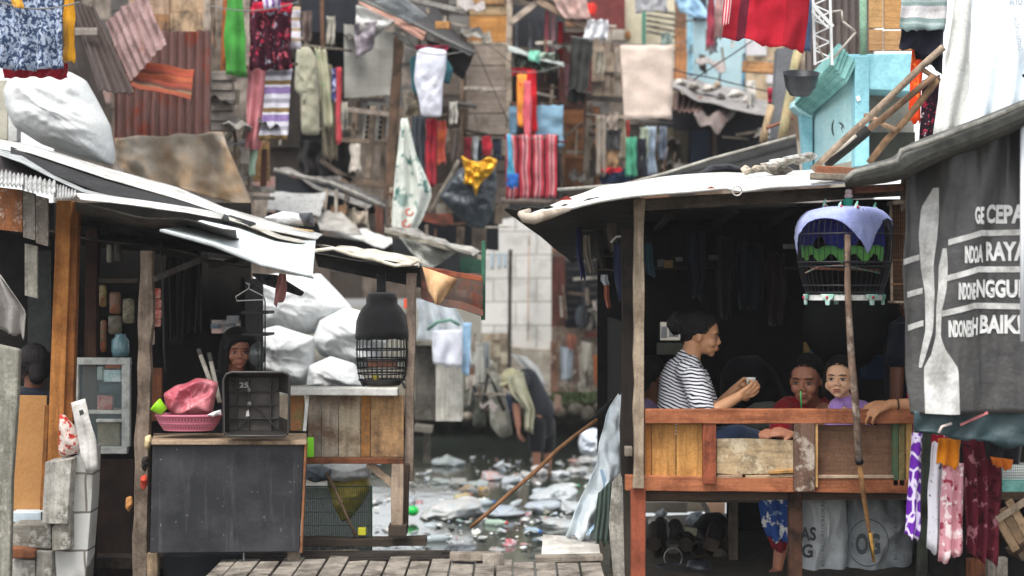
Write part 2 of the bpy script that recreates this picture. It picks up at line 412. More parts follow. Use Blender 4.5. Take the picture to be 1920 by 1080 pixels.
solo('edge_timber', 'dark split timber laid along the far edge of the boardwalk under the cage', 'timber', M(bevel=.003).beam(P(560, 1016, 8.75), P(800, 1013, 8.75), .04, .1, jit=.06), wood('#4a4038', 'h'))
thing('boardwalk_patch', 'short grey board nailed crosswise on the boardwalk edge in the middle of the frame', 'board',
      ('board', M(bevel=.003).box(843, 1038, 940, 1052, 8.06, .07), wood('#8f8478', 'h')), ('post_block', M(bevel=.003).box(905, 1040, 944, 1090, 8.02, .05), wood('#9c9388', 'v')))
# far bank ----------------------------------------------------------------
m = M(smooth=True)
rows = []
for j in range(14):
    row = []
    for i in range(90):
        x = -5+i*.14; z = [-.7, -.5, -.32, -.3, -.27, -.1, .05, .15, .22, .27, .3, .32, .34, .36][j]; y = [22.6, 22.5, 22.4, 20.9, 20.6, 20.5, 20.5, 20.6, 20.7, 21, 22, 24, 40, 90][j]
        row.append(Vector((x*(1 if j < 12 else 3), y+.25*nz(x*2.5, z*4, 1), z+.09*nz(x*3, y, 3))))
    rows.append(row)
m.grid(rows); struct('canal_bank', m, flat('#6b6557', '#2d2d24', 5))
m = M(); 
random.seed(11)
for k in range(1500):
    x = random.uniform(.25, 1.35); z = random.uniform(-.05, .22); h = random.uniform(.03, .09)
    y = 20.3+random.uniform(-.1, .2); a = random.uniform(-.03, .03); 
    m.add([(x, y, z), (x+.012, y, z), (x+a, y-.05, z+h*random.choice((1, 1, -1)))], [(0, 1, 2)])
solo('bank_grass', 'green grass growing along the top of the far canal bank', 'grass', m, flat('#5d7040', '#39492a', 9), kind='stuff')
# ================================================================ right stall
WEATH = wood('#8d8072', 'v', '#4c4238', .5); ORG = wood('#9f6344', 'h', '#6b3a25', .5); ORGV = wood('#8f4e36', 'v', '#4a261a', .6)
DKW = wood('#3b322b', 'v', '#16120f', .6); SHADE_WOOD = wood('#1c1916', 'v', '#0a0908', .6)  # near-black boards carry the stall interiors' shade in their colour
rs = []
rs.append(('post', M(bevel=.004).beam(P(1198, 372, 7.9), P(1197, 915, 7.9), .052, .05, jit=.03), wood('#9a8b78', 'v', '#5c4c3c', .4)))
rs.append(('post', M(bevel=.004).beam(P(1180, 430, 8.1), P(1176, 892, 8.1), .07, .07, jit=.03), wood('#2e2823', 'v', '#14110e', .5)))
rs.append(('post', M(bevel=.004).beam(P(1196, 914, 7.95), P(1196, 1090, 7.95), .072, .06, jit=.01), wood('#8a4a35', 'v', '#5f2f20', .35)))
rs.append(('post', M(bevel=.004).beam(P(1490, 921, 8.0), P(1490, 1090, 8.0), .065, .06, jit=.01), wood('#4a3226', 'v', '#20140f', .6)))
rs.append(('post', M(bevel=.004).beam(P(1736, 800, 7.6), P(1727, 1090, 7.6), .045, .05, jit=.03), wood('#3c4238', 'v', '#1c1a17', .6)))
rs.append(('post', M(bevel=.004).beam(P(1376, 935, 8.9), P(1374, 1065, 8.9), .045, .05, jit=.03), wood('#6b6258', 'v')))
rs.append(('rail', M(bevel=.004).beam(P(1208, 780, 7.92), P(1712, 780, 7.92), .071, .06, jit=.006), ORG))
rs.append(('rail', M(bevel=.004).beam(P(1172, 905, 7.96), P(1700, 911, 7.96), .072, .06, jit=.012), ORG))
rs.append(('stile', M(bevel=.004).box(1318, 791, 1343, 908, 7.9, .025), ORGV))
rs.append(('stile', M(bevel=.004).box(1489, 792, 1528, 922, 7.89, .03), wood('#6a5245', 'v', '#3a2a22', .5, pale='#b9ada0')))
rs.append(('stile', M(bevel=.003).box(1529, 792, 1534, 914, 7.9, .03), wood('#c39a68', 'v', '#8a6238', .3)))
rs.append(('stile', M(bevel=.004).box(1674, 793, 1685, 912, 7.93, .03), wood('#4d6a50', 'v', '#6a5a3c', .5)))
rs.append(('stile', M(bevel=.004).box(1685.5, 793, 1697, 912, 7.93, .03), wood('#86744c', 'v', '#3f4d34', .5)))
rs.append(('stile', M(bevel=.004).box(1698, 793, 1710, 916, 7.95, .03), wood('#d1a869', 'v', '#a57c45', .3)))
for a, b, h in ((1209, 1221, '#a86e3a'), (1222, 1267, '#b5834a'), (1268.5, 1317, '#bd8a4e')):
    rs.append(('panel_board', M(bevel=.002).box(a, 795, b, 894, 7.96, .018), wood(h, 'v', '#7c4e26', .4)))
rs.append(('panel_board', M(bevel=.003).poly([(1344, 823), (1400, 822), (1488, 826), (1488, 884), (1462, 886), (1440, 889), (1380, 890), (1344, 888)], 7.94, .02), wood('#ad9675', 'h', '#5b5348', .6, pale='#c9bba0')))
rs.append(('panel_slat', M(bevel=.002).poly([(1345, 891), (1392, 890), (1392, 896), (1345, 897)], 7.93, .02), wood('#a88c74', 'h')))
rs.append(('panel_slat', M(bevel=.002).poly([(1398, 892), (1488, 889), (1488, 895), (1398, 897)], 7.93, .02), wood('#b99c7c', 'h')))
rs.append(('panel_slat', M(bevel=.002).poly([(1442, 884), (1488, 880), (1488, 887), (1442, 889)], 7.92, .02), wood('#b98a50', 'h')))
rs.append(('plywood_panel', M(bevel=.002).box(1534, 797, 1673, 891, 7.96, .012), wood('#7a5c48', 'h', '#5a3e30', .5)))
rs.append(('panel_slat', M(bevel=.002).box(1534, 891, 1676, 897, 7.92, .02), wood('#c4ab92', 'h', '#7a6350', .4)))
rs.append(('trim', M(bevel=.002).box(1209, 791, 1318, 795, 7.925, .02), wood('#c79a62', 'h')))
q = M(); q.cube((.6, 8.0, .33), (2.75, 8.42, .375)); q.cube((.6, 8.42, .33), (1.27, 8.95, .375)); q.cube((1.5, 8.42, .33), (2.75, 8.95, .375)); q.cube((.6, 8.95, .33), (2.75, 10.6, .375))
rs.append(('floor', q, wood('#4b3b30', 'h')))
rs.append(('floor_beam', M(bevel=.004).beam(P(1210, 930, 8.1), P(1425, 932, 8.1), .05, .06, jit=.02), wood('#4f483d', 'h')))
# back wall with a small opening, side walls, ceiling: boards coloured near-black for interior shade
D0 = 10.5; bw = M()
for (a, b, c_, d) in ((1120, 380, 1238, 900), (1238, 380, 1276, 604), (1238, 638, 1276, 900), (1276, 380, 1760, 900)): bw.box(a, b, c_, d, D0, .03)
rs.append(('back_wall', bw, SHADE_WOOD))
rs.append(('side_wall', M().cube((.625, 8.14, .4), (.645, 10.5, 1.2)), SHADE_WOOD))
rs.append(('side_wall', W3(2.75, 7.0, 0, 2.78, 10.5, 2.0), SHADE_WOOD))
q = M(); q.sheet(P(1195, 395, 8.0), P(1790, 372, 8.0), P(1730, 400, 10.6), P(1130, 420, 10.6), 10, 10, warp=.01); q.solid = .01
rs.append(('ceiling', q, SHADE_WOOD))
rs.append(('front_beam', M(bevel=.004).beam(P(1205, 384, 7.94), P(1690, 356, 7.94), .06, .06, jit=.01), wood('#5f564a', 'h')))
rs.append(('front_beam', M(bevel=.004).beam(P(1600, 357, 7.8), P(1692, 352, 7.8), .035, .05, jit=.01), wood('#8a5a44', 'h')))
for k in range(4): rs.append(('rafter', M().beam(P(1260+k*120, 400-k*6, 8.1), P(1230+k*100, 430, 10.4), .03, .03, up=(0, 0, 1), jit=.02), wood('#2a2521', 'v')))
# roof sheet: pale tarpaulin, front edge sagging, rolled left end
front = [(982, 404, 7.55), (1010, 398, 7.6), (1060, 388, 7.6), (1120, 372, 7.6), (1190, 362, 7.6), (1270, 356, 7.6), (1330, 352, 7.6), (1362, 346, 7.6), (1385, 358, 7.55), (1430, 346, 7.6), (1480, 346, 7.6), (1560, 338, 7.6), (1640, 330, 7.6), (1760, 322, 7.6)]
back = [(1118, 352, 9.6), (1130, 348, 9.6), (1160, 345, 9.7), (1200, 338, 9.8), (1240, 332, 9.9), (1290, 327, 10), (1330, 324, 10), (1370, 324, 10), (1400, 324, 10), (1440, 322, 10), (1490, 320, 10), (1560, 318, 10), (1640, 312, 10), (1760, 308, 10)]
rows = []
for j in range(9):
    t = j/8; rows.append([P(*back[i]).lerp(P(*front[i]), t)+Vector((0, 0, .012*nz(i*.8, t*3, 2)*(1 if j < 8 else 1.2))) for i in range(14)])
hemr = [P(front[i][0]+(4 if i > 0 else 8), front[i][1]+(8 if i > 1 else 14), front[i][2]+.05) for i in range(14)]; rows.append(hemr)
q = M(smooth=True); q.grid(rows); q.solid = .006; q.sub = 1
rs.append(('roof_sheet', q, flat('#dcdcd8', '#b9b7b0', 4, rough=.7)))
q = M(smooth=True)                                   # rolled end of the sheet
q.tube([P(1068, 392, 7.62), P(1030, 402, 7.6), P(1000, 410, 7.58), P(982, 408, 7.56), P(978, 402, 7.6), P(992, 395, 7.7)], [.01, .022, .028, .024, .02, .012], 10)
rs.append(('roof_roll', q, flat('#cbbfb0', '#8d7f70', 6)))
q = M(); q.sheet(P(945, 392, 7.75), P(1200, 366, 7.8), P(1185, 480, 11.2), P(1072, 492, 11.2), 30, 12, warp=.012, jag=.04); q.solid = .006
rs.append(('side_eave', q, flat('#3a3733', '#22201e', 5)))
q = M(); q.sheet(P(1188, 372, 7.7), P(946, 391, 7.7), P(946, 397, 7.72), P(1188, 380, 7.72), 20, 2, warp=.0)
thing('stilt_stall', 'open wooden stall on stilts with orange railing and pale sheet roof where people sit', 'stall', *rs)
for i, (a, lab) in enumerate((((1290, 362), 'left of the two'), ((1448, 356), 'right of the two'))):
    pass
solo('red_patch', 'dark red triangular patch on the pale roof sheet near its left end', 'patch', M().poly([(1046, 376), (1063, 367), (1075, 374)], 7.57, .004), flat('#8c2f26'))
solo('red_patch', 'small dark red patch near the middle of the pale roof sheet edge', 'patch', M().poly([(1322, 354), (1334, 349), (1342, 353)], 7.56, .004), flat('#8c3a30'))
m = M(smooth=True); m.tube([P(1382+9*math.cos(t*.5), 358+9*math.sin(t*.5), 7.5) for t in range(14)], .0035, 6)
solo('wire_ring', 'small wire ring hanging on the edge of the pale stall roof', 'ring', m, simple('#b8b4ac', .4, .5, .6))
# strip of roof behind, rising to the right
q = M(smooth=False); q.sheet(P(1165, 349, 10.9), P(1492, 252, 10.9), P(1500, 322, 10.7), P(1180, 352, 10.7), 20, 4, warp=.01); q.solid = .01
e = M(smooth=True); e.tube([P(1045, 356, 10.85), P(1168, 347, 10.8), P(1250, 325, 10.8), P(1335, 298, 10.8), P(1410, 278, 10.8), P(1492, 255, 10.8)], .013, 8)
thing('rear_roof', 'dark roof sheet with a light pipe edge rising to the right behind the stilt stall', 'roof', ('sheet', q, flat('#2b2b2b', '#1a1a1a')), ('edge_pipe', e, flat('#a7a49b', '#6e6a62', 9)))
solo('roof_bundle', 'black rag bundle lying on the back of the pale stall roof', 'bundle', M(smooth=True).pillow([(1310, 326), (1330, 310), (1365, 307), (1395, 316), (1405, 325)], 10.3, .12, .02), fabric('#26272a', '#15161a'))
random.seed(5)
for i, (x, y, rx, h, nm) in enumerate(((1404, 318, 13, '#c7b9a4', 'tan crumpled bag leftmost'), (1425, 312, 12, '#b8a894', 'brown crumpled rag second from left'), (1446, 306, 15, '#cfccc4', 'pale grey crumpled bag'), (1468, 299, 17, '#c9c9c2', 'round pale plastic bundle'), (1492, 296, 17, '#a9aaa8', 'largest grey plastic bundle'), (1512, 290, 16, '#8f9091', 'grey bundle touching the turquoise house'), (1455, 316, 30, '#bdb6a9', 'long low pale rag under the others'))):
    m = M(smooth=True); rx *= random.uniform(.9, 1.5); m.pillow([(x+rx*math.cos(t)*random.uniform(.6, 1.25), y+3-11*math.sin(t)*random.uniform(.4, 1.3)) for t in [k*.7 for k in range(9)]], 8.9+i*.03, .05, .05, 16)
    solo('rubbish_bundle', nm+' among the junk on top of the stall roof', 'bundle', m, plastic(h, '#7a746a', 9, .6), group='junk piled on the stall roof')
# goods under the platform -------------------------------------------------
m = M(smooth=True); m.pillow([(1502, 916), (1560, 912), (1585, 930), (1590, 1000), (1583, 1086), (1500, 1088), (1492, 1000)], 8.75, .15, .075, 6, an=.6)
lt = [('lettering', textm('AS', 1500, 988, 1530, 1014, 8.52, bold=.03, th=.004), simple('#2b3238')), ('lettering', textm('G', 1503, 1020, 1524, 1046, 8.52, bold=.03, th=.004), simple('#2b3238')),
      ('lettering', textm('BULOG BULOG BULOG BULOG BULOG', 1539, 925, 1546, 1062, 8.5, rot=1, bold=.01), simple('#5a6064'))]
thing('printed_sack', 'pale grey woven sack lettered AS and G beside the dark post under the stall', 'sack', ('sack', m, plastic('#d6dadc', '#bcc2c5', 4, .7)), *lt)
m = M(smooth=True); m.pillow([(1588, 922), (1640, 915), (1690, 925), (1712, 1000), (1705, 1090), (1580, 1090), (1578, 1000)], 8.76, .19, .08, 6, an=.6)
cir = []; 
for k in range(27): a = k*2*math.pi/26; cir.append(P(1628+38*math.cos(a), 1018+44*math.sin(a), 8.47))
lt = [('lettering', textm('OG', 1604, 1000, 1650, 1040, 8.47, bold=.04), simple('#43494e')), ('round_mark', M().tube(cir, .003, 6), simple('#5a6064')),
      ('lettering', textm('BULOG BULOG BULOG BULOG', 1676, 935, 1683, 1050, 8.52, rot=1, bold=.01), simple('#555b5f'))]
thing('printed_sack', 'bulging grey sack with a round printed mark behind the leaning stick', 'sack', ('sack', m, plastic('#b3b7b9', '#868c90', 5, .7)), *lt)
random.seed(21); n = 0
solo('shade_sheet', 'black sheet closing the space under the platform behind the sacks', 'sheet', M().sheet(P(1362, 930, 10.2), P(1760, 930, 10.2), P(1760, 1100, 10.2), P(1362, 1100, 10.2), 12, 8, warp=.02), BLACK)  # black sheet put in as the darkness under the deck
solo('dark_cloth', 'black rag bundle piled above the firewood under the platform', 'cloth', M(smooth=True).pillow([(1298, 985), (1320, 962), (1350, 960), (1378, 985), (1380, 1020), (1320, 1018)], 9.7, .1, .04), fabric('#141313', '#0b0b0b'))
spots = [(1225, 1020, 15, '#3a322b'), (1238, 1038, 13, '#4a3a2e'), (1262, 1030, 12, '#5a554e'), (1286, 1022, 14, '#39322c'), (1310, 1030, 14, '#5b4a3c'), (1334, 1022, 16, '#4c4138'), (1350, 1042, 14, '#5f564b'), (1226, 1056, 14, '#6a4e36'), (1252, 1062, 11, '#5c3f2c'), (1325, 1052, 15, '#3b342f'), (1345, 1066, 18, '#595350'), (1303, 1052, 13, '#4a4036'), (1365, 1020, 14, '#3c352e'), (1275, 1010, 12, '#2d2824'), (1318, 1068, 14, '#6b6359'), (1240, 1010, 12, '#2f2a26')]
adj = ['upper left round-ended', 'left hollow-ended', 'grey hollow', 'dark round', 'brown squared', 'wide dark brown', 'grey-brown right-hand', 'tan lowest left', 'reddish lower left', 'dark middle', 'grey squared bottom right', 'brown middle', 'dark rightmost', 'black uppermost', 'pale bottom', 'thin black upper left']
for i, (x, y, r, h) in enumerate(spots):
    q = M(bevel=.003); a = random.uniform(-.05, .05); p0 = P(x, y, 8.9+.01*i); p1 = p0+Vector((a+.03, .45, random.uniform(-.02, .05)))
    rr = r/3000*8.9
    if i % 3 == 1: q.tube([p0, p1], rr, 14, cap=False); q.solid = .006
    elif i % 3 == 2: q.beam(p0, p1, rr*1.7, rr*1.5, up=(random.uniform(-.5, .5), 0, 1))
    else: q.tube([p0, p1], [rr, rr*.9], 9)
    solo('firewood_log', adj[i]+' log end in the firewood stack under the stall', 'log', q, wood(h, 'n', '#1c1714', .5), group='firewood stacked under the stall')
m = M(smooth=True); m.lathe(P(1262, 1082, 8.6), [(.0, 0), (.07, .005), (.09, .04), (.085, .06)], 24); m.solid = .003
solo('tin_pan', 'dark blue dented pan lying at the foot of the firewood stack', 'pan', m, simple('#25303c', .35, .5, .3))
m = M(smooth=True); m.lathe(P(1310, 1084, 8.6), [(.0, 0), (.05, .0), (.07, .05), (.06, .09), (.03, .1)], 24)
solo('round_pot', 'small dark round pot right of the blue pan below the firewood', 'pot', m, simple('#2c3138', .35, .5, .3))
m = M(smooth=True); m.tube([P(1262+17*math.cos(k*.449), 1046+19*math.sin(k*.449), 8.7) for k in range(15)], .004, 6)
solo('iron_hoop', 'thin grey iron hoop leaning on the firewood under the stall', 'hoop', m, simple('#8a8a86', .4, .5, .7))
m = M(smooth=True); m.pillow([(1215, 975), (1235, 962), (1255, 975), (1260, 1010), (1220, 1012)], 9.9, .07, .02, 9)
solo('water_jug', 'clear greyish plastic jug behind the left firewood', 'jug', m, plastic('#9a8f86', '#c3c5c5', 8, .25))
m = M(smooth=True); m.pillow([(1225, 962), (1245, 952), (1252, 964), (1240, 972)], 9.8, .04, .01, 9)
solo('plastic_bag', 'white plastic bag on top of the greyish jug under the stall', 'bag', m, plastic('#d8dcdf', '#b0b8bf', 8, .3))
m = M(bevel=.004); m.box(1281, 990, 1306, 1016, 9.2, .05); m.rot(8, 'Y', P(1293, 1003, 9.2))
solo('cream_box', 'small cream square tin resting on the firewood under the stall', 'box', m, flat('#c9c3a8', '#8f8a72', 12))
m = M(bevel=.002); m.beam(P(1318, 942, 10), P(1340, 985, 10), .035, .01)
solo('pale_lath', 'white slanted lath behind the firewood under the platform', 'lath', m, flat('#d6d3cb', '#a8a59b'))
for k, (x0, y0, x1, y1, h, l) in enumerate(((1200, 940, 1290, 962, '#a49b8e', 'grey-beige board far behind the jug under the platform'), (1283, 938, 1322, 960, '#b9aa96', 'tan block far behind the cream tin'), (1328, 940, 1360, 968, '#b7927a', 'pinkish brick block beside the black backing'))):
    solo('far_block', l, 'block', M(bevel=.01).box(x0, y0, x1, y1, 11.2+k*.3, .1), flat(h, '', 7))
solo('blue_bundle', 'pale blue plastic bundle behind the slanted white lath', 'bundle', M(smooth=True).pillow([(1285, 975), (1295, 962), (1315, 958), (1325, 975), (1305, 985)], 10.4, .06, .03, 9), plastic('#a8b6c4', '#dfe5ea', 9, .4))
# left side of that stall
m = M(); m.poly([(1148, 905), (1166, 885), (1172, 1080), (1150, 1080), (1142, 985)], 8.3, .03)
solo('weathered_board', 'pale upright weathered board beside the orange stilt leg', 'board', m, wood('#a8a298', 'v', '#5b574e', .5, pale='#d3d0c6'))
m = M(); m.poly([(1168, 900), (1183, 905), (1183, 1080), (1172, 1080)], 8.2, .03)
solo('dark_board', 'dark upright slat squeezed between pale board and orange leg', 'slat', m, wood('#3d382f', 'v'))
solo('cross_block', 'small grey timber block bolted to the dark stilt post', 'block', M(bevel=.003).box(1172, 838, 1186, 856, 7.98, .06), wood('#8f8577', 'h'))
m = M(smooth=True); m.cloth([(1122, 925), (1117, 960), (1112, 1015)], [(1146, 900), (1146, 960), (1142, 1020)], 8.5, 3, .02); m.solid = .003
solo('green_net', 'dark green mesh cloth hanging below the white tarpaulin', 'cloth', m, fabric('#4d5d55', '#38453f'))
# white tarpaulin draped on the left of the stall
m = M(smooth=True); L = [(1158, 738), (1134, 780), (1122, 830), (1122, 870), (1100, 915), (1078, 960), (1060, 1008)]; Rr = [(1168, 738), (1170, 790), (1171, 830), (1172, 880), (1160, 915), (1140, 960), (1118, 1018)]
m.cloth(L, Rr, 8.6, 1.1, .05, nv=40, nu=34, seed=4, wr=.09, wob=.12); m.solid = .004
b1 = M(smooth=True); b1.cloth([(1124, 880), (1131, 905), (1129, 940)], [(1131, 880), (1138, 905), (1136, 940)], 8.53, .3, .004)
b2 = M(smooth=True); b2.cloth([(1126, 950), (1120, 975), (1098, 1000)], [(1132, 948), (1127, 975), (1104, 1002)], 8.52, .3, .004)
thing('white_tarpaulin', 'crumpled white tarpaulin with faint blue marks draped down to the boardwalk', 'tarpaulin', ('tarpaulin', m, plastic('#dfe7ea', '#c2ccd2', 5, .5)), ('stripe', b1, simple('#a8c4dc')), ('stripe', b2, simple('#a8c4dc')))
m = M(bevel=.003); m.add([P(1018, 1002, 8.75), P(1122, 1008, 8.7), P(1126, 1040, 8.2), P(1015, 1040, 8.2)]+[P(1018, 1002, 8.75)-Vector((0, 0, .02)), P(1122, 1008, 8.7)-Vector((0, 0, .02)), P(1126, 1040, 8.2)-Vector((0, 0, .02)), P(1015, 1040, 8.2)-Vector((0, 0, .02))], [(0, 1, 2, 3), (7, 6, 5, 4), (0, 4, 5, 1), (1, 5, 6, 2), (2, 6, 7, 3), (3, 7, 4, 0)])
m2 = M(bevel=.003); m2.beam(P(1003, 1047, 8.15), P(1130, 1045, 8.15), .025, .1, jit=.03)
thing('white_board', 'flaking white board lying on a beam at the boardwalk edge', 'board', ('board', m, flat('#d9d6d0', '#a7a199', 9)), ('beam', m2, wood('#8d8478', 'h')))
m = M(smooth=True); m.pole(P(880, 992, 8.7), P(1118, 782, 8.7), .011, .01); m2 = M(smooth=True); m2.pole(P(1118, 782, 8.7), P(1150, 752, 8.7), .016, .006); 
thing('bamboo_pole', 'long brown bamboo pole slanting over the canal with a black end', 'pole', ('pole', m, wood('#8b6445', 'n', '#4c3a2c', .4)), ('grip', m2, fabric('#1d1c1d')))
# ================================================================ people
@memo
def zstripes(h1, h2, per, tx=0.0, fr=.42, warp=.012):
    t = NT('striped jersey'); tc = t.n('ShaderNodeTexCoord'); sp = t.n('ShaderNodeSeparateXYZ'); t.l(tc.outputs['Object'], sp.inputs[0])
    a = t.n('ShaderNodeMath', op='MULTIPLY_ADD'); t.l(sp.outputs[0], a.inputs[0]); a.inputs[1].default_value = tx; t.l(sp.outputs[2], a.inputs[2])
    f = t.noise(tc.outputs['Object'], 7, 2); b = t.n('ShaderNodeMath', op='MULTIPLY_ADD'); t.l(f, b.inputs[0]); b.inputs[1].default_value = warp*4; t.l(a.outputs[0], b.inputs[2])
    d = t.n('ShaderNodeMath', op='DIVIDE'); t.l(b.outputs[0], d.inputs[0]); d.inputs[1].default_value = per
    e = t.n('ShaderNodeMath', op='FRACT'); t.l(d.outputs[0], e.inputs[0])
    col = t.ramp(e.outputs[0], [(0, c(h1)), (fr, c(h2))], True); t.bump(t.noise(t.coord(), 24, 4, .6), .5, .01); return t.done(col, .9, .15)
def head(m, ce, f, s=1.0, u=(0, 0, 1)):
    ce = Vector(ce); f = Vector(f).normalized(); u = (Vector(u)-f*Vector(u).dot(f)).normalized(); sd = f.cross(u)
    B = Matrix((sd, f, u)).transposed(); g = lambda a, b, d: ce+(sd*a+f*b+u*d)*s
    E = lambda p, r: m.ell(p, [x*s for x in r], B, 20, 14)
    E(g(0, -.005, .012), (.072, .09, .086)); E(g(0, .03, -.035), (.057, .058, .074)); E(g(0, .064, -.1), (.022, .018, .016)); E(g(0, .05, -.075), (.045, .036, .032))
    for k in (-1, 1):
        E(g(.034*k, .06, -.042), (.026, .026, .026)); E(g(.073*k, -.004, -.02), (.009, .017, .028))
    m.cap(g(0, .086, -.010), g(0, .0965, -.036), .007*s, .0115*s); E(g(.012, .094, -.043), (.009, .01, .007)); E(g(-.012, .094, -.043), (.009, .01, .007))
    m.cap(g(-.008, .08, -.056), g(.008, .08, -.056), .013*s, .013*s); E(g(0, .070, .012), (.05, .016, .02)); E(g(0, .086, -.068), (.024, .013, .007)); E(g(0, .084, -.077), (.02, .013, .008))
    return g, B
def strands(g, gather=(180, 12), n=230, k=1.075, r=.0026, drop=0, seed=1):     # combed locks from the hairline back to a knot, or falling
    rnd = random.Random(seed); m = M(smooth=True)
    def dv(az, el): a, e = R(az), R(el); return Vector((math.sin(a)*math.cos(e), math.cos(a)*math.cos(e), math.sin(e)))
    line = [(0, 33), (22, 32), (38, 28), (50, 19), (60, 6), (70, -6), (80, -10), (90, 4), (100, 2), (112, -18), (130, -30), (160, -38)]
    for i in range(n):
        t = rnd.random()*(len(line)-1.001); j = int(t); f_ = t-j; az = line[j][0]*(1-f_)+line[j+1][0]*f_; el = line[j][1]*(1-f_)+line[j+1][1]*f_
        lift = rnd.choice((0, 0, 0, rnd.uniform(4, 32))); el = min(86, el+lift+rnd.uniform(-1, 2.5)); sgn = rnd.choice((-1, 1))
        if drop: a = dv(sgn*rnd.uniform(2, 160), rnd.uniform(70, 88)); b = dv(sgn*rnd.uniform(58, 170), rnd.uniform(-14, 0))
        else: a = dv(sgn*az, el); b = dv(gather[0]+rnd.uniform(-14, 14), gather[1]+rnd.uniform(-12, 12))
        pts = []; kk = k+rnd.uniform(-.012, .018)
        for q in range(9):
            u = q/8; d = a.lerp(b, u); d.normalize(); e = kk*(.985+.045*math.sin(math.pi*min(1, u*1.2)))+.006*math.sin(u*7+i)
            pts.append(g(.072*d.x*e*1.02, -.005+.09*d.y*e, .012+.086*d.z*e))
        if drop:
            z = pts[-1]; 
            for q in range(1, 6): pts.append(z+Vector((.006*math.sin(q+i), .004*math.cos(q*1.3+i), -drop*q/5*rnd.uniform(.85, 1))))
        w_ = r*rnd.uniform(.6, 1.5); m.tube(pts, [w_*.35]+[w_]*(len(pts)-2)+[w_*.4], 5, False)
    return m
def face_parts(g, B, s, open_=1.0):
    out = []; L = M(smooth=True).ell(g(0, .0955, -.0665), (.020*s, .006*s, .0036*s), B).ell(g(0, .0935, -.0755), (.017*s, .007*s, .0046*s), B)
    for k in (-1, 1):
        W = M(smooth=True); I = M(smooth=True); Bw = M(smooth=True); out += [('eyeball', W, simple('#a99f95', .3)), ('iris', I, simple('#140d0a', .15)), ('eyebrow', Bw, hair())]
        W.ell(g(.031*k, .0805, -.016), (.0138*s, .0072*s, .0055*open_*s), B); I.ell(g(.031*k, .0865, -.016), (.0066*s, .003*s, .0054*open_*s), B)
        Bw.cap(g(.014*k, .0905, .006), g(.03*k, .0895, .0105), .0022*s, .0028*s, 6).cap(g(.03*k, .0895, .0105), g(.047*k, .078, .005), .0028*s, .0014*s, 6)
        Bw.cap(g(.0165*k, .0855, -.0105), g(.031*k, .0885, -.0085), .0016*s, .0019*s, 6).cap(g(.031*k, .0885, -.0085), g(.046*k, .078, -.0125), .0019*s, .0012*s, 6)
    return [('lips', L, skin('#a0604f'))]+out
def hand(m, W, d, n, s=1.0, curl=(25, 35, 25), spread=.0, side=1, thumb=.5):
    W = Vector(W); d = Vector(d).normalized(); n = (Vector(n)-d*Vector(n).dot(d)).normalized(); sd = d.cross(n)*side
    for i in range(4):
        o = sd*((i-1.5)*.0195*s); K = W+d*(.082-.006*abs(i-1.2))*s+o; m.cap(W+o*.45+d*.01*s, K, .0145*s, .0108*s, 10)
        L = (.9, 1, .94, .76)[i]; a = 0; p = K; dd = (d+sd*(i-1.5)*spread).normalized()
        for j, (ln, r0, r1) in enumerate(((.042, .0098, .009), (.027, .009, .0082), (.021, .0082, .0066))):
            a += R(curl[j]+i*3); v = dd*math.cos(a)+n*math.sin(a); q = p+v*ln*L*s; m.cap(p, q, r0*s, r1*s, 10); p = q
    m.ell(W+d*.045*s+n*.004*s, (.02*s, .02*s, .02*s))
    T0 = W+d*.018*s-sd*.02*s; T1 = T0+(d*.6-sd*.75+n*thumb*.6).normalized()*.038*s; T2 = T1+(d*.85-sd*.25+n*thumb).normalized()*.03*s; T3 = T2+(d+n*thumb).normalized()*.022*s
    m.cap(T0, T1, .0155*s, .0115*s, 10); m.cap(T1, T2, .0112*s, .0098*s, 10); m.cap(T2, T3, .0098*s, .0078*s, 10)
# --- woman in the striped shirt
SK = skin('#c08e6a')
body = M(remesh=.0036, sm=9, smooth=True); hc = P(1316, 624, 8.35)
g, B = head(body, hc, (1, -.22, -.16), 1.0)
body.cap(g(0, -.03, -.05), P(1288, 694, 8.36), .05, .056); body.cap(P(1288, 700, 8.36), P(1284, 830, 8.37), .085, .11); body.cap(P(1296, 705, 8.22), P(1300, 700, 8.5), .05, .05)
sh, el, wr = P(1300, 704, 8.22), P(1322, 781, 8.16), P(1384, 744, 8.19)
body.cap(sh, el, .05, .04); body.cap(el, P(1345, 768, 8.165), .041, .038); body.cap(P(1345, 768, 8.165), wr, .038, .0255)
hand(body, P(1385, 743, 8.19), P(1412, 731, 8.2)-P(1385, 743, 8.19), Vector((-.2, .9, .35)), 1.0, (28, 38, 30), .02, 1, .8)
sh2, el2, wr2 = P(1308, 702, 8.5), P(1338, 772, 8.46), P(1382, 727, 8.36)
body.cap(sh2, el2, .048, .038); body.cap(el2, wr2, .037, .025)
hand(body, wr2, P(1408, 712, 8.31)-wr2, Vector((.2, -.7, -.3)), 1.0, (25, 38, 30), .02, -1, .8)
shirt = M(remesh=.006, sm=4, smooth=True)
for a, b, r1, r2 in ((P(1275, 700, 8.36), P(1286, 762, 8.36), .09, .118), (P(1286, 762, 8.36), P(1280, 850, 8.37), .118, .125), (P(1290, 696, 8.24), P(1298, 694, 8.49), .066, .062), (P(1268, 712, 8.36), P(1262, 780, 8.36), .09, .088), (P(1286, 674, 8.36), P(1284, 700, 8.36), .058, .085), (P(1296, 680, 8.26), P(1300, 678, 8.46), .04, .04), (P(1308, 730, 8.3), P(1305, 800, 8.3), .08, .085)): shirt.cap(a, b, r1, r2)
slv = M(remesh=.005, sm=4, smooth=True); slv.cap(P(1300, 708, 8.205), P(1316, 762, 8.155), .066, .062).cap(P(1312, 750, 8.155), P(1319, 770, 8.15), .062, .06)
slv2 = M(remesh=.006, sm=4, smooth=True); slv2.cap(P(1308, 708, 8.5), P(1328, 758, 8.47), .064, .056)
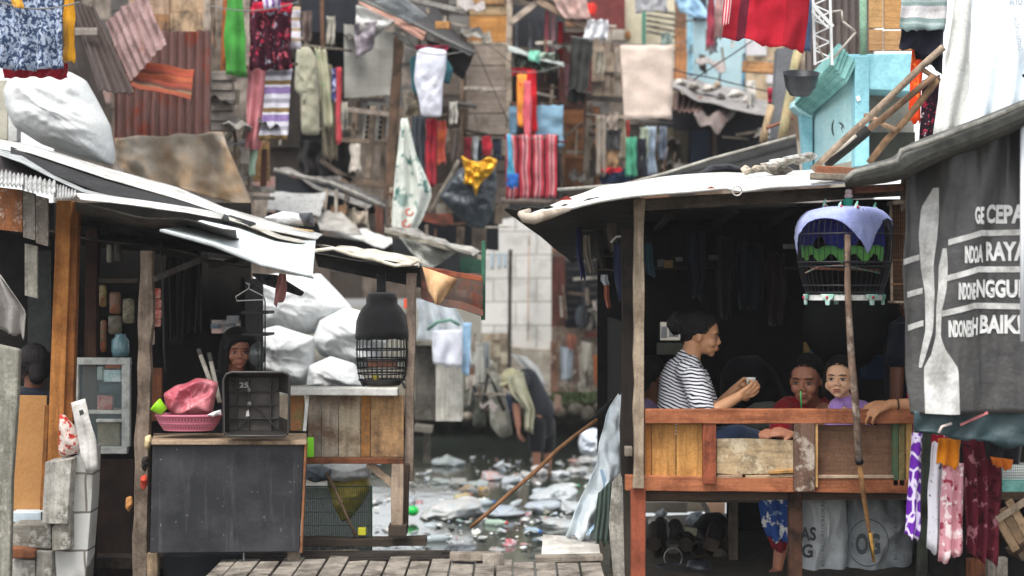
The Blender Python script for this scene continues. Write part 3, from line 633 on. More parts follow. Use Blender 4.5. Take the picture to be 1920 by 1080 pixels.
for k in range(6):                                    # soft creases
    pass
hr = M(remesh=.005, sm=3, smooth=True)
hr.ell(g(0, -.02, .029), (.077, .092, .086), B, 24, 16); hr.ell(g(.0, -.06, -.005), (.068, .05, .06), B); hr.cap(g(-.07, .012, .03), g(-.071, -.02, .005), .012, .014); hr.cap(g(.07, .012, .03), g(.071, -.02, .005), .012, .014)
bun = M(remesh=.005, sm=3, smooth=True); bun.ell(P(1276, 606, 8.37), (.066, .06, .058), None, 20, 14, .35); bun.ell(P(1268, 612, 8.35), (.04, .04, .045), None, 16, 10, .3); bun.cap(g(0, -.08, .03), P(1280, 602, 8.37), .04, .05)
jeans = M(remesh=.007, sm=5, smooth=True); jeans.cap(P(1282, 846, 8.3), P(1385, 822, 8.2), .11, .075); jeans.cap(P(1385, 822, 8.2), P(1446, 832, 8.25), .072, .05); jeans.cap(P(1282, 850, 8.5), P(1370, 838, 8.5), .11, .075); jeans.cap(P(1370, 838, 8.5), P(1400, 862, 8.6), .07, .05)
ear = M(smooth=True).ell(P(1309, 648, 8.26), (.004, .004, .006))
JS = ('#dfe0e4', '#1e2230')
thing('person', 'woman in a black and white striped shirt sitting sideways with a cup', 'person', ('body', body, SK, face_parts(g, B, 1.0, .25)),
      ('shirt', shirt, zstripes(*JS, .0178, .42, .58), [('sleeve', slv, zstripes(*JS, .0172, .16, .58)), ('sleeve', slv2, zstripes(*JS, .0172, .2, .58))]),
      ('hair', hr, hair(), [('hair_bun', bun, hair()), ('hair_locks', strands(g, seed=2), hair())]), ('jeans', jeans, fabric('#1c2a40', '#131d2e')), ('earring', ear, simple('#d9b45a', .3, .5, 1)))
cup = M(smooth=True); cup.lathe(P(1408, 733, 8.27), [(.017, 0), (.026, .07), (.0245, .07), (.0155, .004)], 20); jc = M(smooth=True); jc.lathe(P(1408, 733, 8.27), [(0.0, .004), (.0165, .004), (.021, .04), (.0, .042)], 20)
lab_ = M(smooth=True); lab_.lathe(P(1408, 722, 8.27), [(.0222, 0), (.0245, .018)], 20)
thing('drinking_cup', 'small clear plastic cup with pale drink held in the striped woman\'s hands', 'cup', ('cup', cup, simple('#e6ece8', .15, .5, 0, .55)), ('drink', jc, simple('#cdb98a', .3)), ('printed_band', lab_, simple('#7f9a86', .4)))
# --- woman in red
body = M(remesh=.004, sm=5, smooth=True); SK2 = skin('#a9735a')
g, B = head(body, P(1513, 708, 8.5), (-.42, -.9, -.1), 1.14)
body.cap(g(0, -.02, -.06), P(1518, 765, 8.68), .052, .06); body.cap(P(1515, 775, 8.7), P(1512, 840, 8.7), .09, .11)
body.cap(P(1470, 768, 8.6), P(1470, 828, 8.35), .05, .04); body.cap(P(1475, 830, 8.3), P(1462, 813, 8.2), .038, .026)
hand(body, P(1464, 813, 8.19), (-.9, -.2, .1), (.1, .3, -1), .95, (30, 40, 30), .03, 1, .6)
body.cap(P(1545, 770, 8.6), P(1530, 835, 8.35), .05, .04); body.cap(P(1530, 832, 8.33), P(1488, 817, 8.16), .038, .026)
hand(body, P(1486, 816, 8.15), (-1, -.05, .25), (.0, .6, -.8), .95, (22, 38, 34), .03, -1, .6)
# legs hang through the gap in the floor
body.cap(P(1448, 905, 8.6), P(1468, 1000, 8.62), .06, .05); body.cap(P(1468, 1000, 8.62), P(1458, 1066, 8.62), .045, .028); body.cap(P(1458, 1070, 8.64), P(1440, 1082, 8.52), .03, .02)
rd = M(remesh=.006, sm=4, smooth=True)
for a, b, r1, r2 in ((P(1480, 768, 8.64), P(1548, 768, 8.68), .075, .072), (P(1512, 790, 8.68), P(1512, 850, 8.68), .135, .15), (P(1470, 772, 8.6), P(1462, 812, 8.4), .068, .062), (P(1545, 772, 8.62), P(1540, 830, 8.45), .066, .06), (P(1500, 762, 8.62), P(1500, 775, 8.6), .06, .08)): rd.cap(a, b, r1, r2)
hr = M(remesh=.005, sm=3, smooth=True); hr.ell(g(0, -.02, .029), (.077*1.14, .092*1.14, .086*1.14), B, 24, 16); hr.cap(g(.07, -.035, .0), g(.05, -.06, -.08), .035, .03); hr.cap(g(-.07, -.035, .0), g(-.05, -.06, -.08), .035, .03)
sk = M(smooth=True); sk.cloth([(1412, 905), (1424, 950), (1430, 985), (1442, 1012)], [(1482, 905), (1481, 950), (1480, 1000), (1478, 1018)], 8.5, 1.6, .03); sk.solid = .006
sk2 = M(smooth=True); sk2.cloth([(1428, 980), (1440, 1010), (1452, 1034)], [(1480, 980), (1478, 1010), (1472, 1036)], 8.55, 1.3, .02); sk2.solid = .006
thing('person', 'woman in a red top with clasped hands behind the orange railing', 'person', ('body', body, SK2, face_parts(g, B, 1.14, .6)),
      ('red_top', rd, fabric('#9c1420', '#7d0f1a')), ('hair', hr, hair(), [('hair_locks', strands(g, (180, -10), 230, seed=3), hair())]), ('skirt', sk, floral('#2c4f94', '#8fa6c8', '#e6e6e2', s=9, thr=.56)), ('underskirt', sk2, fabric('#7c1526')))
m = M(smooth=True).tube([P(1503, 768, 8.05), P(1502, 752, 8.05), P(1501, 733, 8.05)], .004, 8)
solo('drinking_straw', 'green drinking straw standing up in front of the red-topped woman', 'straw', m, simple('#2f8a4a', .4))
# --- girl in lilac
body = M(remesh=.0036, sm=5, smooth=True); s_ = .95
g, B = head(body, P(1574, 704, 8.22), (-.36, -.95, -.02), s_); gg = g
body.ell(g(0, .03, -.05), (.062*s_, .05*s_, .06*s_), B)
for k in (-1, 1): body.ell(g(.04*k, .05, -.052), (.03*s_, .026*s_, .03*s_), B)
body.cap(g(0, -.02, -.07), P(1584, 752, 8.27), .036, .04); body.cap(P(1590, 765, 8.3), P(1592, 840, 8.3), .07, .085); body.cap(P(1565, 765, 8.25), P(1610, 790, 8.08), .036, .028)
lil = M(remesh=.005, sm=4, smooth=True)
for a, b, r1, r2 in ((P(1572, 763, 8.24), P(1616, 770, 8.34), .05, .055), (P(1592, 775, 8.28), P(1595, 850, 8.3), .09, .1), (P(1570, 764, 8.22), P(1562, 800, 8.14), .045, .046), (P(1562, 806, 8.1), P(1628, 806, 8.1), .032, .03), (P(1586, 757, 8.25), P(1588, 765, 8.25), .05, .05)): lil.cap(a, b, r1, r2)
hr = M(remesh=.0045, sm=3, smooth=True); hr.ell(g(0, -.02, .029), (.077*s_, .092*s_, .086*s_), B, 24, 16); hr.cap(g(.062, .02, .056), g(.078, .0, -.02), .012, .015); hr.cap(g(.079, 0, -.02), g(.08, -.03, -.1), .016, .02); hr.cap(g(-.062, .02, .056), g(-.076, .0, .01), .01, .011); hr.cap(g(.02, -.08, 0), g(.05, -.08, -.11), .055, .04)
thing('person', 'young girl in a lilac shirt looking at the viewer over the orange railing', 'person', ('body', body, skin('#dcae8c'), face_parts(g, B, s_, 1.15)), ('lilac_shirt', lil, fabric('#b48fd0', '#9c78bd')), ('hair', hr, hair(), [('hair_locks', strands(g, (175, -20), 230, seed=4), hair())]))
# --- child at the left end
body = M(remesh=.0045, sm=5, smooth=True); g, B = head(body, P(1226, 700, 8.7), (.9, .45, -.1), .86)
body.cap(g(0, -.02, -.07), P(1224, 752, 8.72), .04, .045); body.cap(P(1222, 765, 8.72), P(1225, 840, 8.72), .08, .1)
lil = M(remesh=.006, sm=4, smooth=True); lil.cap(P(1212, 768, 8.66), P(1238, 764, 8.82), .058, .055).cap(P(1224, 780, 8.72), P(1226, 860, 8.72), .1, .11)
hr = M(remesh=.005, sm=3, smooth=True); hr.ell(g(0, -.028, .025), (.075, .08, .08), B); hr.cap(g(.04, -.07, 0), g(.03, -.08, -.08), .04, .03); hr.cap(g(-.04, -.07, 0), g(-.03, -.08, -.08), .04, .03)
thing('person', 'child in a pale lilac shirt half hidden behind the striped woman\'s back', 'person', ('body', body, skin('#8f604a'), face_parts(g, B, .86)), ('lilac_shirt', lil, fabric('#b7a0d0')), ('hair', hr, hair(), [('hair_locks', strands(g, (180, -20), 120, seed=5), hair())]))
# --- person at the right end, arm over the railing
body = M(remesh=.0038, sm=5, smooth=True); g, B = head(body, P(1735, 655, 8.25), (-1, -.1, -.12), 1)
body.cap(g(0, -.02, -.06), P(1742, 720, 8.28), .05, .055); body.cap(P(1745, 730, 8.28), P(1750, 840, 8.28), .09, .11)
body.cap(P(1735, 730, 8.12), P(1728, 762, 7.95), .048, .04); body.cap(P(1728, 760, 7.93), P(1668, 759, 7.92), .04, .027)
hand(body, P(1667, 759, 7.915), (-.93, -.28, -.22), (-.25, .35, -.9), 1.08, (22, 26, 16), .12, 1, .25)
rd = M(remesh=.006, sm=4, smooth=True); rd.cap(P(1742, 730, 8.2), P(1745, 740, 8.4), .08, .08).cap(P(1745, 745, 8.28), P(1750, 850, 8.28), .12, .13).cap(P(1735, 728, 8.12), P(1728, 742, 8.03), .065, .075)
hr = M(remesh=.005, sm=3, smooth=True); hr.ell(g(0, -.03, .03), (.083, .085, .085), B); hr.ell(g(0, .0, .06), (.07, .07, .045), B)
bn = M(smooth=True); bn.lathe((0, 0, 0), [(.034, -.004), (.037, 0), (.034, .004)], 18); bn.v = [P(1682, 760, 7.92)+Vector((p.z, p.y, p.x)) for p in bn.v]
thing('person', 'person in a red patterned shirt behind the banner resting a braceleted hand on the railing', 'person', ('body', body, skin('#b98560'), face_parts(g, B, 1)), ('patterned_shirt', rd, floral('#a81c34', '#e8d8d8', s=30, thr=.52)), ('hair', hr, hair()), ('bracelet', bn, simple('#121010', .5)))
# --- dark figure behind
body = M(remesh=.006, sm=5, smooth=True); g, B = head(body, P(1712, 560, 9.2), (-.8, -.6, -.2), 1)
body.cap(g(0, -.02, -.06), P(1715, 620, 9.2), .05, .06); body.cap(P(1690, 640, 9.1), P(1682, 690, 9.0), .05, .045); body.cap(P(1682, 690, 9.0), P(1680, 748, 8.9), .043, .036); body.cap(P(1680, 750, 8.9), P(1665, 790, 8.8), .036, .028)
hand(body, P(1665, 790, 8.8), (-.3, -.5, -.8), (0, .6, -.5), 1)
nv = M(remesh=.008, sm=4, smooth=True); nv.cap(P(1705, 640, 9.2), P(1710, 840, 9.25), .15, .15).cap(P(1690, 628, 9.1), P(1682, 672, 9.0), .075, .066)
hr = M(remesh=.006, sm=3, smooth=True); hr.ell(g(0, -.02, .03), (.083, .09, .085), B)
thing('person', 'person in a dark navy shirt in the shadow behind the patterned-shirt person', 'person', ('body', body, skin('#6f4635'), face_parts(g, B, 1)), ('navy_shirt', nv, fabric('#141a26')), ('hair', hr, hair()))
# --- things in the stall
def lathe_thing(name, label, cat, px, py, D, prof, mt, solid=0, n=28, tilt=None, parts=()):
    m = M(smooth=True, solid=solid); ce = P(px, py, D); m.lathe(ce, prof, n)
    if tilt: m.rot(tilt[0], tilt[1], ce)
    return thing(name, label, cat, ('shell', m, mt), *parts) if parts else solo(name, label, cat, m, mt)
lathe_thing('wok', 'large black wok hanging on the dark back of the stall below the bird cage', 'wok', 1585, 606, 9.0, [(0, .07), (.12, .06), (.2, .03), (.245, 0), (.235, 0), (.19, .02), (0, .05)], simple('#0e0f10', .65, .25), tilt=(95, 'X'))
lathe_thing('basin', 'dull red-brown basin hanging under the black wok', 'basin', 1585, 628, 9.3, [(0, .1), (.14, .1), (.2, .0), (.21, -.01), (.19, 0), (.13, .09), (0, .09)], flat('#3f1d14', '#26120d', 9), tilt=(70, 'X'))
for x0, y0, x1, y1, h, l in ((1508, 642, 1518, 664, '#b39358', 'tan upright stick showing through the gap at the back of the stall'), (1520, 644, 1545, 663, '#6f93b0', 'blue panel showing through the gap behind the red woman'), (1506, 669, 1560, 673, '#a9a9a4', 'thin pale shelf edge above the red woman\'s head'), (1240, 612, 1251, 634, '#dcdedf', 'left white paper in the small rear opening'), (1255, 612, 1272, 632, '#e2e4e6', 'right white paper in the small rear opening'), (1232, 573+70, 1282, 665, '#7d7c70', 'dull greenish box behind the striped woman\'s shoulders')):
    solo('far_board', l, 'panel', M(bevel=.002).box(x0, y0, x1, y1, 10.2 if y1-y0 > 5 else 9.8, .03), flat(h, '', 9))  # the two white boards stand for daylight in the rear opening
for i, (x0, y0, x1, y1, h) in enumerate(((1234, 486, 1246, 500, '#77797a'), (1246, 488, 1262, 502, '#a8865c'), (1268, 482, 1280, 490, '#8b8b88'), (1330, 478, 1350, 488, '#5b5d60'), (1470, 458, 1492, 466, '#bcbcb8'))):
    solo('shelf_item', ('small grey tin leftmost on', 'orange-brown packet on', 'small white packet right of the orange one on', 'dim grey packets in the middle of', 'bright white bit near the cage on')[i]+' the high dark shelf of the stall', 'packet', M(bevel=.003).box(x0, y0, x1, y1, 10.1, .05), flat(h, '', 20), group='packets on the high shelf')
m = M(smooth=True); m.pillow([(1350, 700), (1372, 670), (1420, 665), (1450, 690), (1475, 740), (1480, 800), (1350, 800)], 10.0, .15, .05, 5)
solo('dark_bundle', 'dark grey cloth-covered pile in the shade right of the striped woman', 'bundle', m, fabric('#141417', '#0d0d0f'))
m = M(smooth=True); m.pillow([(1380, 778), (1415, 755), (1452, 752), (1470, 775), (1460, 830), (1375, 830)], 9.2, .1, .02)
solo('grey_bundle', 'grey bag on the stall floor left of the red-topped woman', 'bag', m, fabric('#73736c', '#57574f'))
solo('blue_box', 'dim blue box deep in the stall between the girl and the dark figure', 'box', M(bevel=.004).box(1625, 668, 1660, 712, 9.8, .2), flat('#26405c'))
# hanging clutter at the left gap of the stall
clut = [((1085, 425), (1093, 520), 5, '#2b2f52', 'long navy strap hanging at the left gap of the stilt stall'), ((1100, 440), (1108, 510), 6, '#8b8379', 'pale twisted rag hanging right of the navy strap'), ((1122, 430), (1130, 500), 7, '#3b3836', 'dark rag hanging in the middle of the stall\'s left gap'), ((1146, 400), (1150, 470), 8, '#6a6258', 'grey-brown rag hanging from the eave beside the dark post'), ((1160, 455), (1166, 560), 9, '#252a45', 'dark blue cloth hanging by the front post'), ((1176, 448), (1185, 500), 8, '#8b3a26', 'rust-red cloth hanging beside the front post'), ((1178, 490), (1184, 515), 6, '#a57c5e', 'tan scrap under the rust-red cloth'), ((1137, 535), (1141, 575), 4, '#9c5a40', 'reddish short strip hanging beside the dark post'), ((1133, 515), (1137, 535), 6, '#b9bec4', 'small white bit tied on the hanging string'), ((1215, 455), (1222, 520), 8, '#274049', 'dark teal cloth hanging just right of the front post')]
for (x0, y0), (x1, y1), hw, h, l in clut:
    m = M(smooth=True); m.cloth([(x0-hw, y0), (x0-hw*1.1, (y0+y1)/2), (x1-hw*.7, y1)], [(x0+hw, y0), (x0+hw*1.2, (y0+y1)/2), (x1+hw, y1)], 9.0 if x0 < 1150 else 8.4, 1.4, .015, hem=.02); m.solid = .003
    solo('hanging_rag', l, 'rag', m, fabric(h), group='rags hanging in the stall')
m = M(smooth=True).tube([P(1145, 455, 8.3), P(1155, 444, 8.3), P(1175, 442, 8.3), P(1190, 447, 8.2)], .006, 6); solo('white_hanger', 'white curved wire hooked near the top of the front post', 'wire', m, simple('#c9c9c6'))
for i, (a, b, r) in enumerate((((1070, 430), (1150, 430), .006), ((1078, 482), (1160, 480), .005), ((1080, 505), (1165, 508), .005))):
    solo('hanging_rod', ('top', 'middle', 'lowest')[i]+' thin rod carrying rags in the left gap of the stilt stall', 'rod', M(smooth=True).pole(P(*a, 9.05), P(*b, 9.05), r), wood('#6b6358', 'h'), group='rods with rags')
# ================================================================ bird cage and stick
def ring(ce, r, rad, n=36, sx=1):
    return [ce+Vector((r*math.cos(2*math.pi*k/n)*sx, r*math.sin(2*math.pi*k/n), 0)) for k in range(n+1)]
def birdcage():
    D = 7.72; cx = 1583; prof = [(390, 52), (396, 66), (404, 75), (415, 82), (432, 86), (455, 87), (480, 86), (510, 81), (540, 73), (553, 68)]; k = D/3000
    def at(a, y):
        for i in range(len(prof)-1):
            if y <= prof[i+1][0]: break
        t = (y-prof[i][0])/(prof[i+1][0]-prof[i][0]); t = max(0, min(1, t)); h = prof[i][1]*(1-t)+prof[i+1][1]*t
        ca, sa = math.cos(a), math.sin(a); e = 1/(abs(ca)**3+abs(sa)**3)**(1/3)
        q = P(cx, y, D); return q+Vector((ca, sa, 0))*h*k*min(e, 1.03)
    bars = M(); 
    for i in range(46): a = 2*math.pi*i/46; bars.tube([at(a, y) for y in (394, 404, 418, 435, 460, 490, 520, 553)], .0016, 4, False)
    hoops = M(smooth=True)
    for y, r in ((440, .003), (492, .0035), (500, .0025), (535, .003), (548, .003)): hoops.tube([at(2*math.pi*j/40, y) for j in range(41)], r, 6, False)
    tray = M(smooth=False, bevel=.002); 
    rows = [[at(2*math.pi*j/40, 553)*1+Vector((0, 0, dz)) for j in range(41)] for dz in (.0, -.025)]
    for r_ in rows:
        for j, p in enumerate(r_): pass
    tray.grid(rows); ctr = P(cx, 553, D); n0 = len(tray.v); tray.add(rows[0][:-1]+[ctr], [(j, (j+1) % 40, 40) for j in range(40)]); tray.add(rows[1][:-1]+[ctr-Vector((0, 0, .025))], [((j+1) % 40, j, 40) for j in range(40)])
    feet = []
    for a in (-125, -60, -178, 2, 90):
        b = at(R(a), 553); f = M(bevel=.003); dx = Vector((-math.sin(R(a)), math.cos(R(a)), 0)); z = Vector((0, 0, 1)); o = Vector((math.cos(R(a)), math.sin(R(a)), 0))*.006
        pr = [(-.035, .0), (.035, .0), (.028, -.02), (.012, -.03), (.01, -.052), (-.01, -.052), (-.012, -.03), (-.028, -.02)]
        A = [b+o+dx*u+z*(v+.004) for u, v in pr]; C_ = [p+o*2.2 for p in A]; nn = len(pr)
        f.add(A+C_, [tuple(range(nn)), tuple(range(2*nn-1, nn-1, -1))]+[(i, i+nn, (i+1) % nn+nn, (i+1) % nn) for i in range(nn)])
        fl = M(smooth=True).ell(b+o*3.4+z*(-.012), (.008, .004, .008))
        feet.append(('foot', f, flat('#5fb5a0', '#d6dad4', 30), [('painted_flower', fl, simple('#a83048'))]))
    cov = M(smooth=True); rows = []
    dips = [(-74, 482), (180, 478), (2, 440), (85, 470)]
    for j in range(15):
        row = []
        for i in range(97):
            a = 2*math.pi*i/96; ad = math.degrees(a)
            dd = sorted([(abs((ad-q+180) % 360-180), y) for q, y in dips]); d1, yb = dd[0]; tot = dd[0][0]+dd[1][0]; t = min(1, d1/(tot/2+1e-6))
            bot = 414+(yb-414)*(1-t)**2.6-2*t; y = 388+(bot-388)*j/14
            p = at(a, max(y, 392)); c0 = P(cx, y, D); f = 1.03+.02*math.sin(a*30+nz(y*.1, a, 0)*4)*(j/14); p = c0+(p-c0)*(f if j > 1 else (.55, .86)[j]); p.z = c0.z; row.append(p)
        rows.append(row)
    cov.grid(rows); cov.solid = .002
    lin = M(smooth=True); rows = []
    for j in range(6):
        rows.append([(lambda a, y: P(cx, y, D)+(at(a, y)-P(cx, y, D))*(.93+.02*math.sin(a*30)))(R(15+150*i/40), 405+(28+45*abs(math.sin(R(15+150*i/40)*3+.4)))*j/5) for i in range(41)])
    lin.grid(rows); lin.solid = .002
    grn = M(smooth=True); rows = []
    for j in range(4):
        rows.append([(lambda a, y: P(cx, y, D)+(at(a, y)-P(cx, y, D))*(.88+.03*math.sin(a*30)))(R(10+160*i/40), 466-8*abs(math.sin(i*.35))+(22+6*math.sin(i*.8))*j/3) for i in range(41)])
    grn.grid(rows); grn.solid = .002
    fin = M(smooth=True); fin.lathe(P(1590, 394, D), [(.0, 0), (.03, .002), (.026, .012), (.018, .02), (.024, .035), (.024, .05), (.012, .058), (.012, .062)], 20)
    kn = M(smooth=True); kn.lathe(P(1591, 371, D), [(.0, -.004), (.018, 0), (.021, .012), (.014, .02), (.018, .028), (.014, .04), (0, .044)], 20)
    orn = []
    for x, y, dy, hh in ((1547, 392, .02, .05), (1576, 392, -.12, .035), (1607, 393, -.13, .04), (1641, 397, .0, .045)):
        f = M(smooth=True); b = P(x, y, D+dy); f.tube([b, b+Vector((0, 0, hh*.35)), b+Vector((-.004, 0, hh*.6)), b+Vector((.003, 0, hh))], [.017, .013, .007, .003], 10)
        fl = M(smooth=True).ell(b+Vector((0, -.016, .012)), (.006, .004, .008)); orn.append(('ornament', f, flat('#3aa58c', '#dfe4e0', 25), [('painted_flower', fl, simple('#b23350'))]))
    plate = M(smooth=True); plate.lathe(P(1590, 396, D), [(0, .006), (.13, .004), (.14, -.002), (.13, -.006), (0, -.006)], 32)
    per = M(smooth=True).pole(P(1520, 503, D), P(1650, 507, D), .006, .002); 
    cl = M(smooth=True).tube([P(1510, 512, D-.1), P(1535, 500, D-.12), P(1580, 498, D-.15), P(1650, 512, D-.1)], .004, 6)
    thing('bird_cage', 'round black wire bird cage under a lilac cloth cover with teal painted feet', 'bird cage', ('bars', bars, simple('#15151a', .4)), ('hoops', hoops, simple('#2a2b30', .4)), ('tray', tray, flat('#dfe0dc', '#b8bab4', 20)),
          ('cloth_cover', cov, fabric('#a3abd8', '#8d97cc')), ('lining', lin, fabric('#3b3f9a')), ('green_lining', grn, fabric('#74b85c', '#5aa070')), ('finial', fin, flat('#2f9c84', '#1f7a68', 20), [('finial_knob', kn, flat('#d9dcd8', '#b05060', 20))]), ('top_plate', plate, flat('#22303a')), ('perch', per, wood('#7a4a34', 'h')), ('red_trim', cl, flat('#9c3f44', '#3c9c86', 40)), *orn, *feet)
birdcage()
sp = [P(1590, 440, 7.52), P(1588, 480, 7.52), P(1590, 560, 7.52), P(1597, 680, 7.53), P(1606, 780, 7.55), P(1611, 865, 7.58)]
m = M(smooth=True); m.tube(sp, [.015, .0155, .015, .0175, .018, .017], 10); m2 = M(smooth=True); m2.tube([P(1611, 862, 7.58), P(1618, 920, 7.62), P(1628, 985, 7.7), P(1638, 1052, 7.75)], [.013, .012, .009, .006], 10); m3 = M(smooth=True).tube([P(1610, 860, 7.575), P(1612, 868, 7.585)], .019, 10)
m4 = M(smooth=True); m4.tube([P(1632, 1000, 7.68), P(1640, 1055, 7.72)], [.01, .004], 8)
thing('leaning_stick', 'long knobbly grey stick in front of the cage tied to a thinner bamboo end', 'stick', ('stick', m, wood('#8c7464', 'v', '#4f4038', .5, pale='#b3a598')), ('thin_end', m2, wood('#a5794c', 'v')), ('binding', m3, simple('#16181a', .5)), ('yellow_tip', m4, wood('#c79a4a', 'v')))
# small rattan cage by the banner
rs = []; D = 8.0; f = M(bevel=.002); f.beam(P(1670, 380, D), P(1672, 567, D), .012, .015); f.beam(P(1668, 381, D), P(1712, 379, D), .02, .12); f.beam(P(1670, 566, D), P(1712, 567, D), .012, .12)
b = M(smooth=True)
for i in range(11): b.tube([P(1672+i*3.6, 384, D), P(1673+i*3.6, 564, D)], .0018, 4)
for y in range(396, 560, 9): b.tube([P(1670, y, D-.004), P(1712, y, D-.004)], .0012, 4)
for y in (438, 488, 533): b.beam(P(1670, y, D-.008), P(1712, y, D-.008), .007, .006)
bk = M(bevel=.002).box(1672, 384, 1712, 564, D+.18, .01)
cl = M(smooth=True).cloth([(1690, 335), (1688, 360), (1690, 392)], [(1706, 330), (1708, 360), (1708, 396)], D-.05, 1.5, .02)
thing('rattan_cage', 'narrow brown rattan cage half hidden behind the left edge of the banner', 'cage', ('frame', f, wood('#b3a08c', 'v')), ('bars', b, wood('#9a7456', 'v')), ('back_board', bk, wood('#4d362a', 'v')))
solo('knotted_cloth', 'beige knotted cloth above the rattan cage', 'cloth', cl, fabric('#b3a38f', '#7a6a58'))

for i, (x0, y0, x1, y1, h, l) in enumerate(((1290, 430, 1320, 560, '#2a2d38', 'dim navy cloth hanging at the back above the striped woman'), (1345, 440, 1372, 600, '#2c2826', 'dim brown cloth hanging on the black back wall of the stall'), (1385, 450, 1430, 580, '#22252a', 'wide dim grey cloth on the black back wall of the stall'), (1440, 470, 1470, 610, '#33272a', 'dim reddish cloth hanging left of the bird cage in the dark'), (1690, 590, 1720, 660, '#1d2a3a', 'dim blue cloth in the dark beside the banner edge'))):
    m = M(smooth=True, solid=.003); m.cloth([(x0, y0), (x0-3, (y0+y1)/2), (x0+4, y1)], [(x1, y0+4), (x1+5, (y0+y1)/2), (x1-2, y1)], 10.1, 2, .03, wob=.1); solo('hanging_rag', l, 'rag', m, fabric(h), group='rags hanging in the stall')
for x0, y0, x1, y1, l in ((1222, 500, 1500, 505, 'long dim shelf board high on the stall back wall'), (1280, 640, 1345, 645, 'short dim shelf board behind the striped woman')):
    solo('shelf_board', l, 'shelf', M(bevel=.003).box(x0, y0, x1, y1, 10.15, .12), wood('#4a4038', 'h'))
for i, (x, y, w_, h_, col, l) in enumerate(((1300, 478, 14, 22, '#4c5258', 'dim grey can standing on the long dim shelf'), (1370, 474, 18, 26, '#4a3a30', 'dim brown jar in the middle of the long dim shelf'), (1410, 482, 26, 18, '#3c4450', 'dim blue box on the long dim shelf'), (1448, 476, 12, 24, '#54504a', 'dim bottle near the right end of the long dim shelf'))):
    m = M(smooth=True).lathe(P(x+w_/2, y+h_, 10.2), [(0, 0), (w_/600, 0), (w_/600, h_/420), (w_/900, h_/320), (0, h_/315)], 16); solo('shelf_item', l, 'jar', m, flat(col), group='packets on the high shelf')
# ================================================================ right edge: banner, roof, washing
BD = 6.8
def bwarp(x, y, off=0.0):
    p = P(x, y, BD); u = (x-1700)/215; v = (y-240)/540
    p.y += .05*math.sin(u*9+1.2*v)*(1-.55*u)+.045*max(0, 1-v*2.2)*math.sin(u*15+3*v+2*nz(u*2, v*3, 1))+.02*nz(u*6, v*3, 3)+.006*nz(u*22, v*9, 3)+off
    return p
def sheetw(L, Rr, nu, nv, off):
    def at(pl, t):
        t = t*(len(pl)-1); i = min(int(t), len(pl)-2); f = t-i; return (pl[i][0]*(1-f)+pl[i+1][0]*f, pl[i][1]*(1-f)+pl[i+1][1]*f)
    rows = []
    for j in range(nv):
        a, b = at(L, j/(nv-1)), at(Rr, j/(nv-1)); rows.append([bwarp(a[0]*(1-i/(nu-1))+b[0]*i/(nu-1), a[1]*(1-i/(nu-1))+b[1]*i/(nu-1), off) for i in range(nu)])
    m = M(smooth=True); m.grid(rows); return m
b = sheetw([(1706, 325), (1703, 420), (1694, 500), (1702, 600), (1703, 700), (1712, 778)], [(1935, 222), (1930, 300), (1930, 420), (1930, 520), (1930, 640), (1930, 775)], 70, 60, 0); b.solid = .004
WH = flat('#cfcfcd', '#8f8d88', 7, rough=.6); parts = [('banner_cloth', b, plastic('#484746', '#3a3939', 5, .36))]
for L, Rr, nu in (([(1752, 352), (1732, 390), (1727, 440), (1730, 500), (1737, 550), (1738, 620), (1729, 672), (1727, 690)], [(1760, 352), (1760, 400), (1757, 450), (1751, 500), (1752, 555), (1749, 620), (1738, 672), (1732, 690)], 8),
                  ([(1766, 466), (1759, 500), (1758, 540), (1754, 580), (1753, 630), (1747, 665), (1736, 690), (1736, 776)], [(1772, 466), (1774, 500), (1772, 540), (1764, 580), (1761, 630), (1770, 658), (1792, 690), (1795, 776)], 10)):
    parts.append(('white_shape', sheetw(L, Rr, nu, 40, -.006), WH))
for pts in (((1775, 455), (1838, 437), (1930, 435)), ((1772, 522), (1832, 505), (1930, 505)), ((1764, 588), (1825, 573), (1930, 575)), ((1695, 492), (1728, 482)), ((1705, 553), (1733, 545)), ((1707, 616), (1735, 606))):
    L = [(x, y-6) for x, y in pts]; q = M(smooth=True); rows = []
    for dy in (-5.5, 0, 5.5):
        row = []
        for i in range(len(pts)-1):
            for k in range(12 if i < len(pts)-2 else 13): t = k/12; row.append(bwarp(pts[i][0]*(1-t)+pts[i+1][0]*t, pts[i][1]*(1-t)+pts[i+1][1]*t+dy, -.006))
        rows.append(row)
    q.grid(rows); parts.append(('white_line', q, WH))
wp = lambda x, y: bwarp(x, y, -.007)
for s, x0, y0, x1, y1, sh in (('GE', 1823, 388, 1843, 421, -6), ('CEPA', 1849, 383, 1923, 419, 0), ('INDO', 1804, 461, 1830, 494, -4), ('A', 1829, 459, 1843, 492, 0), ('RAYA', 1850, 453, 1925, 489, 0), ('INDONE', 1792, 530, 1826, 562, -2), ('NGGUL', 1828, 524, 1922, 558, 0), ('INDONESI', 1774, 600, 1822, 632, -2), ('H', 1821, 595, 1832, 628, 0), ('BAIK!', 1838, 590, 1913, 626, 0)):
    m = textm(s, x0, y0, x1, y1, BD, warp=wp, bold=.042); m.solid = 0; parts.append(('lettering', m, flat('#dcdcda', '#bdbdbb', 30)))
thing('banner', 'dark grey plastic banner with white Indonesian lettering hanging at the right edge', 'banner', *parts)
m = M(smooth=True); m.tube([P(1917, 235, 6.7), P(1917, 640, 6.7)], .01, 10); solo('white_pipe', 'thin white pipe standing upright at the right edge in front of the banner', 'pipe', m, simple('#d3d6da', .4))
m = M(smooth=True); m.cloth([(1712, 770), (1712, 800), (1716, 812)], [(1930, 772), (1930, 810), (1930, 834)], 6.84, 3, .015, nu=40); m.solid = .004
